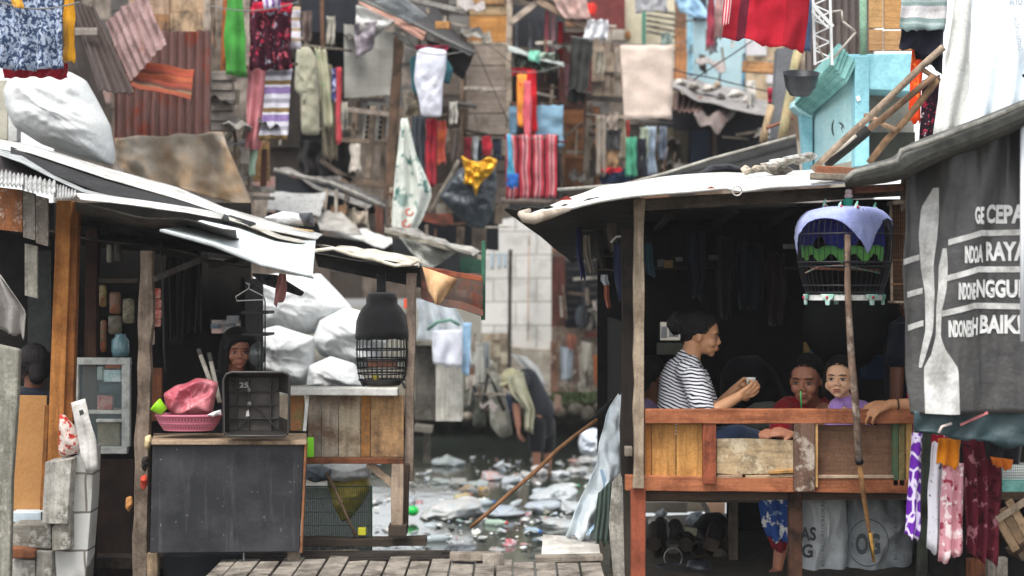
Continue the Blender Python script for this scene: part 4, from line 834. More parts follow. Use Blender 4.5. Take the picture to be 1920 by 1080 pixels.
s1 = M(smooth=True); s1.cloth([(1800, 795), (1802, 799)], [(1852, 771), (1854, 776)], 6.82, .4, .003, nv=3, hem=0); s2 = M(smooth=True); s2.tube([P(1760, 812, 6.8), P(1766, 800, 6.8), P(1784, 794, 6.8)], .006, 6)
thing('teal_awning', 'dark teal tarpaulin strip hanging below the lettered banner', 'awning', ('cloth', m, plastic('#33464a', '#28383c', 6, .5)), ('red_streak', s1, simple('#b06a6a')), ('white_streak', s2, simple('#c9b9b4')))
# thick corrugated roof edge above the banner
top = [(1583, 335), (1600, 320), (1640, 310), (1682, 300), (1690, 280), (1740, 262), (1800, 240), (1860, 217), (1940, 182)]; bot = [(1583, 352), (1620, 348), (1660, 345), (1700, 336), (1720, 325), (1760, 305), (1810, 288), (1860, 268), (1940, 232)]
rows = []
for d, f in ((.9, 0), (.45, -.1), (0, 0), (-.02, .35), (.0, .75), (.08, 1), (.9, .9)):
    rows.append([P(t[0]*(1-f)+b_[0]*f, (t[1]+5*nz(i*1.3, f, 2))*(1-f)+b_[1]*f, 6.6+d) for i, (t, b_) in enumerate(zip(top, bot))])
q = M(smooth=False); q.grid(rows); q.solid = .008; q.sub = 1
e = M(smooth=True); pts = [P(x, y+4+3*nz(x*.02, 0, 0), 6.57) for x, y in top]; e.tube(pts, [.012+.006*abs(nz(i*2, 1, 1)) for i in range(9)], 8)
thing('eave_roof', 'thick grey roof edge sloping up to the right above the banner', 'roof', ('sheet', q, flat('#5b5b56', '#3a3a37', 9, bs=.7)), ('raised_edge', e, flat('#85847d', '#54534e', 14)))
m = M(smooth=True); m.cloth([(1703, 330), (1706, 360), (1730, 390)], [(1800, 290), (1790, 340), (1770, 372)], 6.95, 2, .06, wr=.03); m.solid = .003
solo('black_plastic', 'black plastic bunched under the roof edge behind the banner', 'plastic sheet', m, plastic('#1c1c1e', '#2a2a2c', 6, .35))
# big white sheet and washing, upper right
m = M(smooth=True); m.cloth([(1790, -20), (1780, 60), (1770, 130), (1752, 258)], [(1835, -20), (1828, 80), (1826, 160), (1800, 270)], 7.3, 1.6, .035); m.solid = .003
solo('white_curtain', 'white curtain hanging left of the printed white sheet', 'curtain', m, fabric('#dcdcd8', '#c2c2bd'))
m = M(smooth=True); m.cloth([(1822, -20), (1822, 80), (1820, 160), (1796, 270)], [(1950, -20), (1950, 80), (1950, 160), (1950, 270)], 7.2, 2.6, .03, nu=50); m.solid = .003
warp2 = lambda x, y: P(x, y, 7.14)
tt = [textm('TO', 1903, -4, 1917, 10, 7.15, bold=.03, rot=0), textm('IN', 1893, 0, 1901, 10, 7.15, bold=.02), textm('CALZIP SHEETING', 1900, 28, 1908, 95, 7.15, rot=3, bold=.01)]
tt[2].rot(-8, 'Y', P(1904, 30, 7.15))
spot = M(smooth=True).ell(P(1919, 142, 7.14), (.006, .003, .008))
thing('white_sheet', 'white plastic sheet with small grey print filling the top right corner', 'sheet', ('sheet', m, plastic('#e6ecf0', '#d2dfe8', 3, .5)), *[('lettering', q, simple('#8d95a0')) for q in tt], ('spot', spot, BLACK))
def hang(name, label, cat, L, Rr, D, mt, folds=2, amp=.02, **k):
    gk = k.pop('group', None); m = M(smooth=True, solid=.003); m.cloth(L, Rr, D, folds, amp, **k); return solo(name, label, cat, m, mt, gk)
hang('checked_shirt', 'white and grey-green banded shirt hanging over the turquoise house', 'shirt', [(1690, -10), (1688, 20), (1688, 52)], [(1776, -10), (1775, 20), (1772, 58)], 7.9, stripes(((3, '#7d8f8d'), (2, '#97a5a3'), (3, '#7d8f8d'), (5, '#c9c6c6'), (4, '#bdb9bb')), 1.55, 1), 2, .02)
hang('dark_trousers', 'navy trousers hanging below the banded shirt', 'trousers', [(1690, 50), (1688, 88)], [(1770, 52), (1768, 112)], 7.95, fabric('#1d1e2c', '#15151f'), 2, .02)
hang('dark_cloth', 'black cloth hanging under the navy trousers', 'cloth', [(1712, 85), (1718, 108)], [(1770, 85), (1764, 135)], 7.98, fabric('#15151c'), 1.5, .02)
hang('orange_cloth', 'bright orange-red patterned cloth hanging in front of the turquoise house', 'cloth', [(1710, 92), (1707, 150), (1705, 225)], [(1736, 92), (1728, 150), (1727, 230)], 8.0, floral('#e04a20', '#f08a3c', s=24, thr=.56), 1, .015)
hang('floral_cloth', 'dark cloth with small white and red flowers hanging beside the white curtain', 'cloth', [(1730, 150), (1728, 200), (1724, 262)], [(1762, 140), (1758, 200), (1752, 264)], 8.05, floral('#2a1c26', '#c9b9be', '#b0304a', s=32, thr=.6), 1.5, .015)
hang('purple_cloth', 'purple cloth with white leaf pattern hanging below the banner', 'cloth', [(1711, 812), (1706, 880), (1698, 990), (1696, 1002)], [(1730, 812), (1727, 880), (1725, 990), (1722, 1016)], 7.2, floral('#6a2aa0', '#e0d4ec', s=14, line=True), 1.3, .02)
hang('white_cloth', 'white cloth with grey flowers hanging right of the dark post', 'cloth', [(1748, 830), (1742, 900), (1740, 1030)], [(1768, 830), (1768, 920), (1765, 1036)], 7.15, floral('#d6d3da', '#5c5870', s=22, thr=.6), 1.3, .02)
hang('orange_shorts', 'small orange shorts hanging above the pink floral cloth', 'shorts', [(1760, 822), (1757, 868)], [(1802, 822), (1797, 878)], 7.05, fabric('#e08a1c', '#c9700f'), 2, .015)
hang('pink_cloth', 'pale pink cloth with dark red flowers hanging below the orange shorts', 'cloth', [(1768, 868), (1765, 940), (1762, 1058)], [(1806, 868), (1807, 940), (1806, 1040)], 7.1, floral('#c98f98', '#8e2f42', '#e8d4d4', s=13, thr=.55), 2, .02)
hang('red_floral_cloth', 'wide dark red floral cloth hanging at the right edge below the banner', 'cloth', [(1806, 815), (1808, 900), (1812, 1020), (1815, 1040)], [(1872, 830), (1880, 900), (1878, 1000), (1874, 1062)], 7.2, floral('#5c1e2a', '#a87078', '#3a1018', s=12, thr=.56), 3.2, .03)
hang('black_shirt', 'black shirt hanging under the teal strip near the right edge', 'shirt', [(1842, 826), (1850, 855)], [(1916, 832), (1912, 872)], 7.1, fabric('#161519'), 2, .015)
hang('orange_rag', 'orange rag hanging from the black shirt at the right edge', 'rag', [(1856, 856), (1862, 872)], [(1900, 862), (1896, 882)], 7.08, fabric('#b8601c'), 2, .01)
m = M(smooth=True); 
for i in range(14): m.tube([P(1882+i*4, 872, 7.3), P(1882+i*4, 898, 7.3)], .0016, 4)
for j in range(6): m.tube([P(1880, 874+j*5, 7.3), P(1936, 874+j*5, 7.3)], .0016, 4)
solo('wire_mesh', 'small white wire mesh above the teal box at the right edge', 'mesh', m, simple('#d0d3d0'))
solo('mesh_backing', 'grey board behind the white wire mesh at the right edge', 'board', M().box(1880, 868, 1940, 900, 7.4, .02), flat('#8f9592'))
solo('teal_box', 'pale teal box below the white wire mesh at the right edge', 'box', M(bevel=.004).box(1879, 901, 1940, 923, 7.3, .2), flat('#6fa39a', '#4f7f78', 9))
rs = []
for i in range(3):
    a = P(1868+i*11, 968-i*15, 7.2); b_ = P(1905+i*11, 1032-i*15, 7.2); rs.append(('slat', M(bevel=.003).beam(a, b_, .038, .02, jit=.02), wood(('#8a7258', '#7a634c', '#9a8064')[i], 'n')))
rs.append(('slat', M(bevel=.003).beam(P(1868, 975, 7.18), P(1930, 935, 7.18), .03, .02), wood('#8a7a68', 'n'))); rs.append(('side', M(bevel=.003).beam(P(1900, 1040, 7.3), P(1945, 1010, 7.3), .035, .2), wood('#5c4a3a', 'n')))
thing('wooden_crate', 'broken wooden crate tilted on its corner at the right edge', 'crate', *rs)
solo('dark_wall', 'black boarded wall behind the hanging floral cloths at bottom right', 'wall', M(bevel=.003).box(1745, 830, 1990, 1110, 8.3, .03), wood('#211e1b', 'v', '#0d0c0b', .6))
solo('brown_block', 'reddish-brown block on the ground below the floral cloths', 'block', M(bevel=.004).box(1822, 1052, 1848, 1092, 7.6, .1), wood('#7c4a32', 'v'))
solo('grey_board', 'pale grey board on the ground at the bottom right corner', 'board', M(bevel=.004).box(1852, 1046, 1890, 1092, 7.7, .05), wood('#a39b90', 'v'))
# bamboo frame
fr = [((1524, 318), (1768, 88), .017), ((1630, 240), (1752, 142), .016), ((1628, 305), (1756, 152), .017), ((1712, 118), (1760, 150), .013), ((1622, 216), (1680, 244), .013)]
for q, ((a, b_, r)) in enumerate(fr): pass
thing('bamboo_scaffold', 'frame of crossed bamboo poles leaning over the stall roof to the white curtain', 'frame', *[('pole', M(smooth=True).pole(P(*a, 8.0+.03*i), P(*b_, 7.8+.03*i), r, .008), wood(('#a08e7c', '#8a6f5a', '#93765a', '#6b5545', '#9b8068')[i], 'n', '#5a483a', .5)) for i, (a, b_, r) in enumerate(fr)])
thing('dark_gutter', 'black pipe lying beside the bamboo poles below the turquoise house', 'pipe', ('pipe', M(smooth=True).tube([P(1548, 308, 8.3), P(1590, 275, 8.3), P(1628, 243, 8.3)], .028, 10), flat('#242323')), ('pale_strip', M(smooth=True).tube([P(1545, 300, 8.25), P(1580, 275, 8.25), P(1605, 254, 8.25)], .009, 6), flat('#b9b2a6')))
solo('beam_end', 'reddish timber lying on the roof junction under the bamboo poles', 'timber', M(bevel=.004).beam(P(1530, 318, 7.7), P(1610, 324, 7.7), .04, .06, jit=.02), wood('#8a5a42', 'h', '#5a4a40'))
solo('beam_end', 'grey timber lying beneath the reddish timber on the roof junction', 'timber', M(bevel=.004).beam(P(1520, 330, 7.62), P(1590, 333, 7.62), .03, .06, jit=.02), wood('#8f8576', 'h'))
# turquoise house --------------------------------------------------------
TQ = flat('#8ec2cc', '#74a9b5', 7, bs=.3); TQL = flat('#b9dcde', '#9fcbd0', 4); D = 9.6
side = M(bevel=.005); side.poly([(1521, 180), (1605, 112), (1605, 300), (1521, 320)], [10.5, D+.02, D+.02, 10.5], .05)
pil = M(bevel=.005).poly([(1603, 105), (1630, 105), (1630, 312), (1603, 312)], D-.05, .1)
lin = M(bevel=.005).poly([(1566, 102), (1712, 100), (1712, 172), (1629, 167), (1629, 130), (1603, 128)], D-.03, .3)
cor = M(bevel=.003)
for k, (w_, d) in enumerate(((0, 0), (6, .05), (11, .1), (18, .14), (25, .2))):
    cor.beam(P(1497+w_, 182+w_*.7, 10.45-d*.2+.01*k), P(1568+w_*1.0, 103+w_*1.25, D-.12+d*.1+.01*k), .03 if k != 3 else .05, .14)
cap_ = M(bevel=.004); cap_.poly([(1489, 188), (1522, 208), (1524, 222), (1500, 212), (1487, 200)], 10.4, .15)
cap2 = M(bevel=.004); cap2.poly([(1500, 205), (1524, 215), (1524, 320), (1510, 322)], 10.42, .1)
win = M(bevel=.003).box(1630, 165, 1714, 300, D+.25, .05); dark = M().box(1630, 248, 1716, 330, D+.15, .05)
gr = M(smooth=True); gr.tube([P(1568+8*math.cos(t*.6)*(1+.0*t), 240+17*math.sin(t*.6), 10.02-(1568+8*math.cos(t*.6)-1568)*.004) for t in range(11)], .005, 5)
gr2 = M(smooth=True); gr2.tube([P(1590, 225, 9.8), P(1578, 240, 9.88), P(1583, 255, 9.86), P(1590, 250, 9.8), P(1580, 235, 9.86), P(1574, 230, 9.9)], .005, 5)
st = M(bevel=.002).poly([(1605, 181), (1612, 179), (1614, 188), (1607, 190)], D-.06, .004)
thing('turquoise_house', 'small turquoise concrete house with stepped cornice and black scribble on its side', 'house', ('side_wall', side, TQL), ('pillar', pil, TQ, [('sticker', st, simple('#dfe6e8'))]), ('lintel', lin, TQ), ('cornice', cor, flat('#7fb0ac', '#5d8f8c', 7)), ('cornice_end', cap_, TQL), ('corner_column', cap2, TQ), ('inner_wall', win, flat('#8b8880', '#6e6b62', 4)), ('dark_recess', dark, flat('#2a2c26')), ('scribble', gr, simple('#20282c')), ('scribble', gr2, simple('#20282c')))
lathe_thing('black_tub', 'black plastic tub wedged beside the turquoise house cornice', 'tub', 1500, 178, 9.4, [(0, 0), (.06, 0), (.09, .05), (.105, .13), (.11, .13), (.1, .125), (.085, .05), (0, .01)], simple('#1c2026', .4), tilt=(18, 'X'))
thing('green_pole', 'pale green pole rising behind the turquoise lintel', 'pole', ('pole', M(smooth=True).tube([P(1618, -10, 9.4), P(1619, 102, 9.4)], .022, 12), flat('#7fa08a', '#5f7a66', 8)))
rs = []
for x0, x1, y0, y1, h in ((1630, 1656, -5, 52, '#c39a68'), (1658, 1690, -5, 54, '#b98c5a'), (1630, 1656, 55, 95, '#a8825a'), (1658, 1690, 57, 95, '#b48c60'), (1691, 1720, -5, 95, '#a57c50')): rs.append(('board', M(bevel=.003).box(x0, y0, x1, y1, 10.4, .03), wood(h, 'h', '#7a5a3a', .3)))
thing('plywood_wall', 'plywood wall of light brown boards above the turquoise house', 'wall', *rs)
rs = [('backing', M().sheet(P(1510, -20, 10.9), P(1632, -20, 10.9), P(1632, 110, 10.9), P(1510, 180, 10.9), cor=9, nv=6, amp=.02), rusty('#6b625e', '#5a4338', .3))]
thing('grey_wall', 'grey corrugated wall behind the white lattice mast', 'wall', *rs)
# lattice mast
m = M(); D = 9.3
for x in (1524, 1556): m.beam(P(x, -10, D), P(x+4, 122, D), .014, .014)
for k in range(9): y = -5+k*14; m.beam(P(1525 if k % 2 else 1556, y, D), P(1556 if k % 2 else 1525, y+14, D), .008, .008)
m2 = M(); m2.beam(P(1505, -10, D-.05), P(1562, 50, D-.05), .02, .01); m2.beam(P(1500, -2, D-.05), P(1552, 52, D-.05), .012, .01)
for k in range(7): m2.beam(P(1505+k*8, -8+k*8.5, D-.05), P(1503+k*8, 1+k*8.5, D-.05), .006, .006)
m3 = M(smooth=True)
for a, b_ in (((1560, 22), (1578, 20)), ((1578, 20), (1580, 40)), ((1580, 40), (1605, 60)), ((1605, 60), (1562, 110)), ((1524, 70), (1545, 110))): m3.tube([P(*a, D), P(*b_, D)], .007, 6)
thing('lattice_mast', 'white steel lattice mast beside the hanging dark red cloth', 'mast', ('mast', m, simple('#c9cbcb', .5)), ('slanted_strut', m2, simple('#bfc1c0', .5)), ('bracket', m3, simple('#9a928a', .5)))
hang('dark_red_cloth', 'large dark red cloth with a maroon band hanging at the top centre-right', 'cloth', [(1364, -20), (1360, 20), (1355, 70)], [(1520, -20), (1516, 40), (1508, 98)], 9.0, stripes(((18, '#8c1a28'), (10, '#541826'), (50, '#a01a2a'), (30, '#8c1624')), 1, 0), 2.2, .03, nu=40, hem=.02)
hang('red_stripe_cloth', 'narrow red striped cloth at the left side of the large dark red cloth', 'cloth', [(1358, -15), (1354, 45)], [(1374, -15), (1366, 46)], 8.95, stripes(((1, '#b03040'), (1, '#d8b0b0')), 3, 0), 1, .01)
hang('blue_grey_cloth', 'blue-grey cloth seen beside the right edge of the large dark red cloth', 'cloth', [(1506, 0), (1504, 96)], [(1522, 0), (1520, 96)], 9.2, fabric('#3c4a66'), 1, .01)
# ================================================================ left stall
BRN = wood('#5a4232', 'v', '#2b201a', .5)
rs = []
rs.append(('post', M(bevel=.004).poly([(106, 376), (134, 376), (116, 866), (88, 866)], 8.3, .07), wood('#a8703c', 'v', '#6e421f', .4)))
rs.append(('post', M(bevel=.004).poly([(134, 378), (147, 378), (136, 790), (117, 850)], 8.33, .06), wood('#8f5a30', 'v', '#55331b', .4)))
rs.append(('post', M(bevel=.004).beam(P(174, 430, 8.9), P(170, 880, 8.9), .066, .06, jit=.02), wood('#3d281e', 'v', '#1f1510', .5)))
rs.append(('post', M(bevel=.004).beam(P(277, 470, 8.35), P(262, 1095, 8.35), .07, .06, jit=.04), wood('#857668', 'v', '#4a3f36', .5)))
rs.append(('post', M(bevel=.004).beam(P(772, 512, 8.75), P(766, 902, 8.75), .052, .06, jit=.03), wood('#8d7d70', 'v', '#4c4038', .5)))
rs.append(('post', M(bevel=.004).beam(P(746, 868, 8.6), P(745, 992, 8.6), .066, .06, jit=.03), wood('#a08e7c', 'v', '#6b5a4c', .45)))
rs.append(('post', M(bevel=.004).beam(P(762, 870, 8.7), P(760, 992, 8.7), .03, .06, jit=.03), wood('#4a3c32', 'v')))
rs.append(('post_foot', M(bevel=.005).box(728, 985, 762, 1006, 8.55, .12), wood('#4a4038', 'n')))
rs.append(('brace', M(bevel=.003).beam(P(690, 868, 8.62), P(742, 912, 8.62), .04, .03), wood('#a5907a', 'n')))
rs.append(('brace', M(bevel=.003).beam(P(290, 523, 8.6), P(388, 482, 8.9), .032, .02), wood('#6e6a66', 'n')))
rs.append(('brace', M(bevel=.003).beam(P(392, 500, 9.2), P(470, 480, 9.0), .03, .02), wood('#3f3731', 'n')))
for a, b, h, p in ((577, 602, '#8a8074', '#5e5a52'), (603, 634, '#9b8f80', ''), (635, 676, '#a2957f', ''), (677, 694, '#a8743e', ''), (695, 757, '#a8855e', '')):
    rs.append(('panel_board', M(bevel=.003).box(a, 741+(a > 680)*0, b, 857, 8.66, .02), wood(h, 'v', '#5e4a38', .5, pale=p)))
rs.append(('panel_board', M(bevel=.003).box(545, 742, 570, 808, 8.68, .02), wood('#9a6a44', 'v', '#5f7a50', .5)))
rs.append(('panel_board', M(bevel=.003).box(522, 742, 545, 806, 8.7, .02), wood('#b3a592', 'v', '#8a7a68', .4)))
rs.append(('lower_beam', M(bevel=.003).beam(P(574, 863, 8.6), P(757, 864, 8.6), .03, .06, jit=.01), wood('#7a4a32', 'h', '#3b2519', .5)))
rs.append(('white_strip', M(bevel=.002).beam(P(577, 741, 8.6), P(571, 808, 8.6), .018, .012), flat('#d6d6d2')))
rs.append(('counter_ledge', M(bevel=.006).beam(P(530, 732, 8.6), P(747, 734, 8.6), .042, .12), flat('#c3c2bd', '#a2a19b', 10)))
# shell coloured dark for interior shade: back, ceiling, left wall, floor
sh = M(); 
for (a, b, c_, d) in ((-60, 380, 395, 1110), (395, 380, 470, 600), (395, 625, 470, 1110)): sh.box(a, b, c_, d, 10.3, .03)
rs.append(('back_wall', sh, SHADE_WOOD))
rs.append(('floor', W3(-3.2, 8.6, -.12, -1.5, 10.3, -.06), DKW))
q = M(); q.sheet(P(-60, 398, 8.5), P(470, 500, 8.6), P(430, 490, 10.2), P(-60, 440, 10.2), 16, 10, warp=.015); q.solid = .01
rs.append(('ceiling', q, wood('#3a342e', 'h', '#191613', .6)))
rs.append(('side_wall', M().cube((-1.63, 9.6, -.1), (-1.6, 10.3, 1.45)), SHADE_WOOD))
# roof sheets
q = M(smooth=False); q.sheet(P(140, 378, 8.0), P(440, 432, 8.0), P(470, 484, 9.8), P(150, 452, 9.8), 14, 8, cor=5, axis=1, amp=.008, warp=.015); q.solid = .006
rs.append(('under_roof', q, flat('#6b6862', '#35322f', 5)))
def band(name, tp, bt, Dt, Db, mt, j=0, sub=6):
    rows = []
    for k in range(sub+1):
        t = k/sub; rows.append([P(a[0], a[1], Dt).lerp(P(b[0], b[1], Db), t)+Vector((0, 0, .008*nz(i*.9, k*.5, len(rs)))) for i, (a, b) in enumerate(zip(tp, bt))])
    q = M(smooth=True, solid=.006); q.grid(rows); rs.append((name, q, mt))
WHT = flat('#dcdcda', '#96928a', 4, rough=.6); 
band('roof_sheet', [(0, 262), (60, 272), (200, 315), (330, 352), (420, 388), (500, 412), (605, 440)], [(0, 274), (60, 288), (200, 334), (330, 372), (420, 402), (500, 430), (592, 448)], 9.9, 9.3, WHT)
band('roof_sheet', [(0, 280), (40, 288), (100, 322), (160, 350), (200, 362), (240, 368), (300, 378)], [(0, 290), (40, 305), (100, 335), (160, 362), (200, 371), (240, 378), (300, 385)], 9.4, 8.6, flat('#a9acae', '#70726f', 7))
band('gap_shade', [(20, 275), (60, 290), (200, 336), (330, 374), (400, 396), (440, 405), (480, 420)], [(20, 290), (60, 312), (200, 366), (300, 384), (380, 400), (420, 412), (470, 425)], 9.35, 9.0, flat('#2b2b2c', '#191919'))  # dark-coloured sheets stand for the shade between the roof sheets
band('gap_shade', [(-10, 285), (40, 306), (80, 322), (110, 340), (130, 348), (150, 355), (170, 362)], [(-10, 335), (30, 342), (60, 345), (90, 348), (120, 355), (150, 362), (170, 368)], 8.9, 8.4, flat('#2a2022', '#171213'))
band('roof_edge', [(140, 362), (200, 368), (250, 374), (300, 380), (350, 388), (390, 396), (420, 402)], [(150, 374), (200, 379), (250, 385), (300, 391), (350, 399), (390, 406), (415, 410)], 8.2, 7.9, WHT)
band('white_tarpaulin', [(388, 412), (420, 416), (455, 424), (490, 438), (520, 447), (560, 452), (592, 452)], [(302, 431), (360, 447), (400, 458), (440, 473), (490, 494), (540, 508), (586, 518)], 9.2, 7.9, plastic('#e3e8e8', '#cdd6d6', 3, .5))
band('roof_sheet', [(425, 398), (450, 405), (480, 416), (510, 428), (540, 438), (565, 446), (590, 452)], [(430, 412), (450, 418), (480, 430), (505, 440), (520, 446), (545, 452), (570, 456)], 9.7, 9.0, flat('#c7c3ba', '#7f7a70', 10))
e = M(smooth=True); e.tube([P(300, 432, 7.88), P(400, 460, 7.88), P(490, 497, 7.88), P(588, 521, 7.88)], [.008, .009, .007, .006], 6); rs.append(('tarpaulin_hem', e, flat('#9aa0a0')))
pr = M(smooth=True).cloth([(440, 478), (445, 484)], [(560, 500), (556, 512)], 7.87, 3, .006, nv=3, hem=0); 
rs.append(('green_print', M().poly([(440, 470), (462, 474), (470, 482), (452, 480)], [8.25, 8.22, 8.1, 8.14], .003), simple('#4a7a70')))
# corrugated edge on the left
for i, (x0, y0, x1, y1) in enumerate(((-10, 320, 44, 348), (42, 330, 104, 362), (103, 347, 142, 368))):
    q = M(smooth=True); q.sheet(P(x0, y0, 8.3), P(x1, y0+8+i*2, 8.3), P(x1, y1, 7.85), P(x0, y0+24, 7.85), cor=7, nv=6, amp=.009, warp=.004); q.solid = .004
    rs.append(('corrugated_edge', q, flat('#b7b8b6', '#6c6c6a', 12)))
thing('left_stall', 'wooden stall at left with orange-brown corner post, patchwork roof and plank counter', 'stall', *rs)
for (x0, y0, x1, y1, h, l) in ((-10, 350, 42, 430, '#8a5634', 'orange-brown weathered board leftmost under the corrugated roof edge'), (43, 357, 66, 445, '#7a746c', 'grey weathered board right of the orange-brown one under the roof edge'), (67, 366, 90, 456, '#6b645c', 'dark grey board beside the corner post under the roof edge'), (46, 456, 70, 554, '#9c988c', 'pale board hanging below the grey boards at left')):
    solo('hanging_board', l, 'board', M(bevel=.003).poly([(x0, y0), (x1, y0+6), (x1, y1+6), (x0, y1)], 8.0 if y0 < 400 else 8.2, .02), wood(h, 'v', '#3d342c', .5, pale='#b5aca0' if y0 < 400 else ''))
solo('dark_wall', 'black board behind the hanging boards at the left edge', 'wall', M().box(-60, 380, 100, 1100, 9.5, .02), SHADE_WOOD)  # near-black backing stands in for the unlit inside of the stall
solo('grey_plank', 'dull greenish grey panel in the shade between the pale board and the corner post', 'panel', M(bevel=.002).box(52, 470, 96, 660, 9.2, .02), flat('#3c3f3c', '#252725'))
# man-like dark figure at left edge
body = M(remesh=.006, sm=5, smooth=True); g, B = head(body, P(62, 682, 9.0), (-.5, .85, -.3), 1)
body.cap(g(0, -.02, -.06), P(62, 740, 9.0), .05, .055)
nv = M(remesh=.008, sm=4, smooth=True); nv.cap(P(40, 750, 9.0), P(90, 752, 9.05), .08, .08).cap(P(62, 770, 9.0), P(62, 960, 9.0), .15, .16)
hr = M(remesh=.006, sm=3, smooth=True); hr.ell(g(0, -.025, .02), (.085, .095, .095), B).cap(g(0, -.05, 0), g(0, -.06, -.09), .06, .045)
thing('person', 'dark-haired person in navy seen from behind in the shade at the left edge', 'person', ('body', body, skin('#6f4635')), ('navy_shirt', nv, fabric('#121622')), ('hair', hr, hair(), [('hair_locks', strands(g, n=140, drop=.08, k=1.12, seed=7), hair())]))
# woman inside
body = M(remesh=.004, sm=5, smooth=True); g, B = head(body, P(446, 652, 8.95), (.3, -.94, -.12), .95)
body.cap(g(0, -.02, -.06), P(438, 705, 9.0), .048, .055); body.cap(P(436, 715, 9.0), P(436, 830, 9.0), .09, .11); body.cap(P(400, 718, 8.95), P(385, 790, 8.9), .045, .04).cap(P(475, 718, 9.0), P(490, 790, 8.9), .045, .04)
bl = M(remesh=.007, sm=4, smooth=True); bl.cap(P(405, 716, 8.96), P(470, 718, 9.02), .07, .07).cap(P(436, 740, 9.0), P(436, 840, 9.0), .135, .14).cap(P(402, 720, 8.95), P(388, 775, 8.9), .06, .055).cap(P(474, 720, 9.0), P(488, 775, 8.92), .06, .055)
hr = M(remesh=.0055, sm=3, smooth=True); hr.ell(g(0, -.028, .03), (.09, .09, .09), B).ell(g(0, .012, .064), (.076, .07, .045), B)
for k, e_ in ((-1, .05), (1, .035)): hr.cap(g(.074*k, -.005, .03), g(.078*k, -.02, -.09), .03+.012*(k < 0), .034).cap(g(.078*k, -.02, -.09), g(.085*k, -.01, -.2), .034, e_*.6)
hr.cap(g(.03, .055, .055), g(.064, .035, .0), .03, .02).cap(g(0, -.07, 0), g(0, -.08, -.2), .07, .05)
thing('person', 'long-haired woman in black sitting behind the counter of the left stall', 'person', ('body', body, skin('#9a6650'), face_parts(g, B, .95, .8)), ('black_top', bl, fabric('#17171a')), ('hair', hr, hair(), [('hair_locks', strands(g, n=200, drop=.17, k=1.13, seed=6), hair())]))
# counter table with board
m = M(bevel=.004).add([P(288, 812, 8.55), P(575, 812, 8.55), P(575, 826, 8.06), P(284, 826, 8.06)]+[p-Vector((0, 0, .022)) for p in (P(288, 812, 8.55), P(575, 812, 8.55), P(575, 826, 8.06), P(284, 826, 8.06))], [(0, 1, 2, 3), (7, 6, 5, 4), (0, 4, 5, 1), (1, 5, 6, 2), (2, 6, 7, 3), (3, 7, 4, 0)])
m.v = [Vector((p.x, p.y, p.z)) for p in m.v]
bb = M(bevel=.003).poly([(286, 828), (571, 828), (561, 1034), (281, 1037)], 8.1, .015)
def slate():
    t = NT('blackboard'); v = t.coord(); f = t.noise(v, 3, 7, .7); g = t.noise(v, 38, 3, .6)
    col = t.mix(t.ramp(f, [(.42, K0), (.62, (.8,)*3+(1,))]), c('#1b1c20'), c('#37363a')); col = t.mix(t.ramp(t.noise(t.coord('Object', (14, 14, 1.2)), 2, 6, .75), [(.55, K0), (.75, (.45,)*3+(1,))]), col, c('#5a5652')); col = t.mix(t.ramp(g, [(.68, K0), (.72, (.7,)*3+(1,))]), col, c('#7a7672'))
    t.bump(f, .2, .004); return t.done(col, .6, .35)
thing('counter_table', 'plank counter with a large blank blackboard on its front', 'table', ('table_top', m, wood('#96826c', 'h', '#5a4838', .5)), ('blackboard', bb, slate()), ('side_edge', M(bevel=.002).beam(P(574, 828, 8.09), P(565, 1036, 8.09), .012, .03), wood('#8a5c3c', 'v')),
      ('leg', M(bevel=.003).beam(P(551, 1034, 8.2), P(551, 1095, 8.2), .062, .05), wood('#8a7d6f', 'v')), ('leg', M(bevel=.003).beam(P(287, 1036, 8.2), P(287, 1095, 8.2), .055, .05), wood('#8f7a62', 'v')))
solo('dark_crate', 'black crate on the boardwalk in the shade under the blackboard', 'crate', M(bevel=.01).box(306, 1040, 460, 1100, 8.5, .4), flat('#141a1f', '#0c0f12'))
solo('thin_pipe', 'thin grey upright pipe at the right edge of the black crate under the blackboard', 'pipe', M(smooth=True).tube([P(457, 1036, 8.15), P(457, 1095, 8.15)], .004, 6), simple('#8d9090'))
# pink basket, bag, cup
def basket():
    D = 8.22; ce = P(354, 806, D); prof = [(.125, 0), (.15, .035), (.168, .075)]; m = M()
    n = 60
    rows = []
    for r, z in prof: rows.append([ce+Vector((r*math.cos(2*math.pi*k/n), r*.55*math.sin(2*math.pi*k/n), z)) for k in range(n+1)])
    for k in range(n):
        for s in (1, -1): m.tube([rows[0][k], rows[1][(k+s) % n], rows[2][(k+2*s) % n]], .0028, 4, False)
    for j in range(3): m.tube([p+Vector((0, 0, .002)) for p in rows[j]], (.004, .0035, .0065)[j], 6, False)
    inn = M(smooth=True); inn.grid([[ce+(p-ce)*.965 for p in r_] for r_ in rows]); inn.add([ce+Vector((.124*math.cos(2*math.pi*k/n), .068*math.sin(2*math.pi*k/n), .002)) for k in range(n)], [tuple(range(n))])
    thing('basket', 'pink woven plastic basket on the counter beside the black crate', 'basket', ('weave', m, simple('#b56a7c', .4)), ('inner', inn, simple('#8a4a5c', .5)))
basket()
m = M(smooth=True); m.pillow([(306, 738), (330, 722), (350, 718), (368, 708), (392, 711), (410, 718), (404, 745), (398, 775), (330, 782), (312, 765)], 8.24, .08, .05, 13, seed=3, an=.6)
solo('pink_bag', 'crumpled pink plastic bag standing in the pink basket', 'bag', m, plastic('#b0505e', '#c47a80', 6, .2, .92))
m = M(smooth=True); m.lathe((0, 0, 0), [(0, 0), (.024, 0), (.036, .05), (.038, .06), (.035, .058), (.022, .004)], 20); m.v = [P(308, 772, 8.17)+Matrix.Rotation(R(-50), 3, 'Y') @ p for p in m.v]
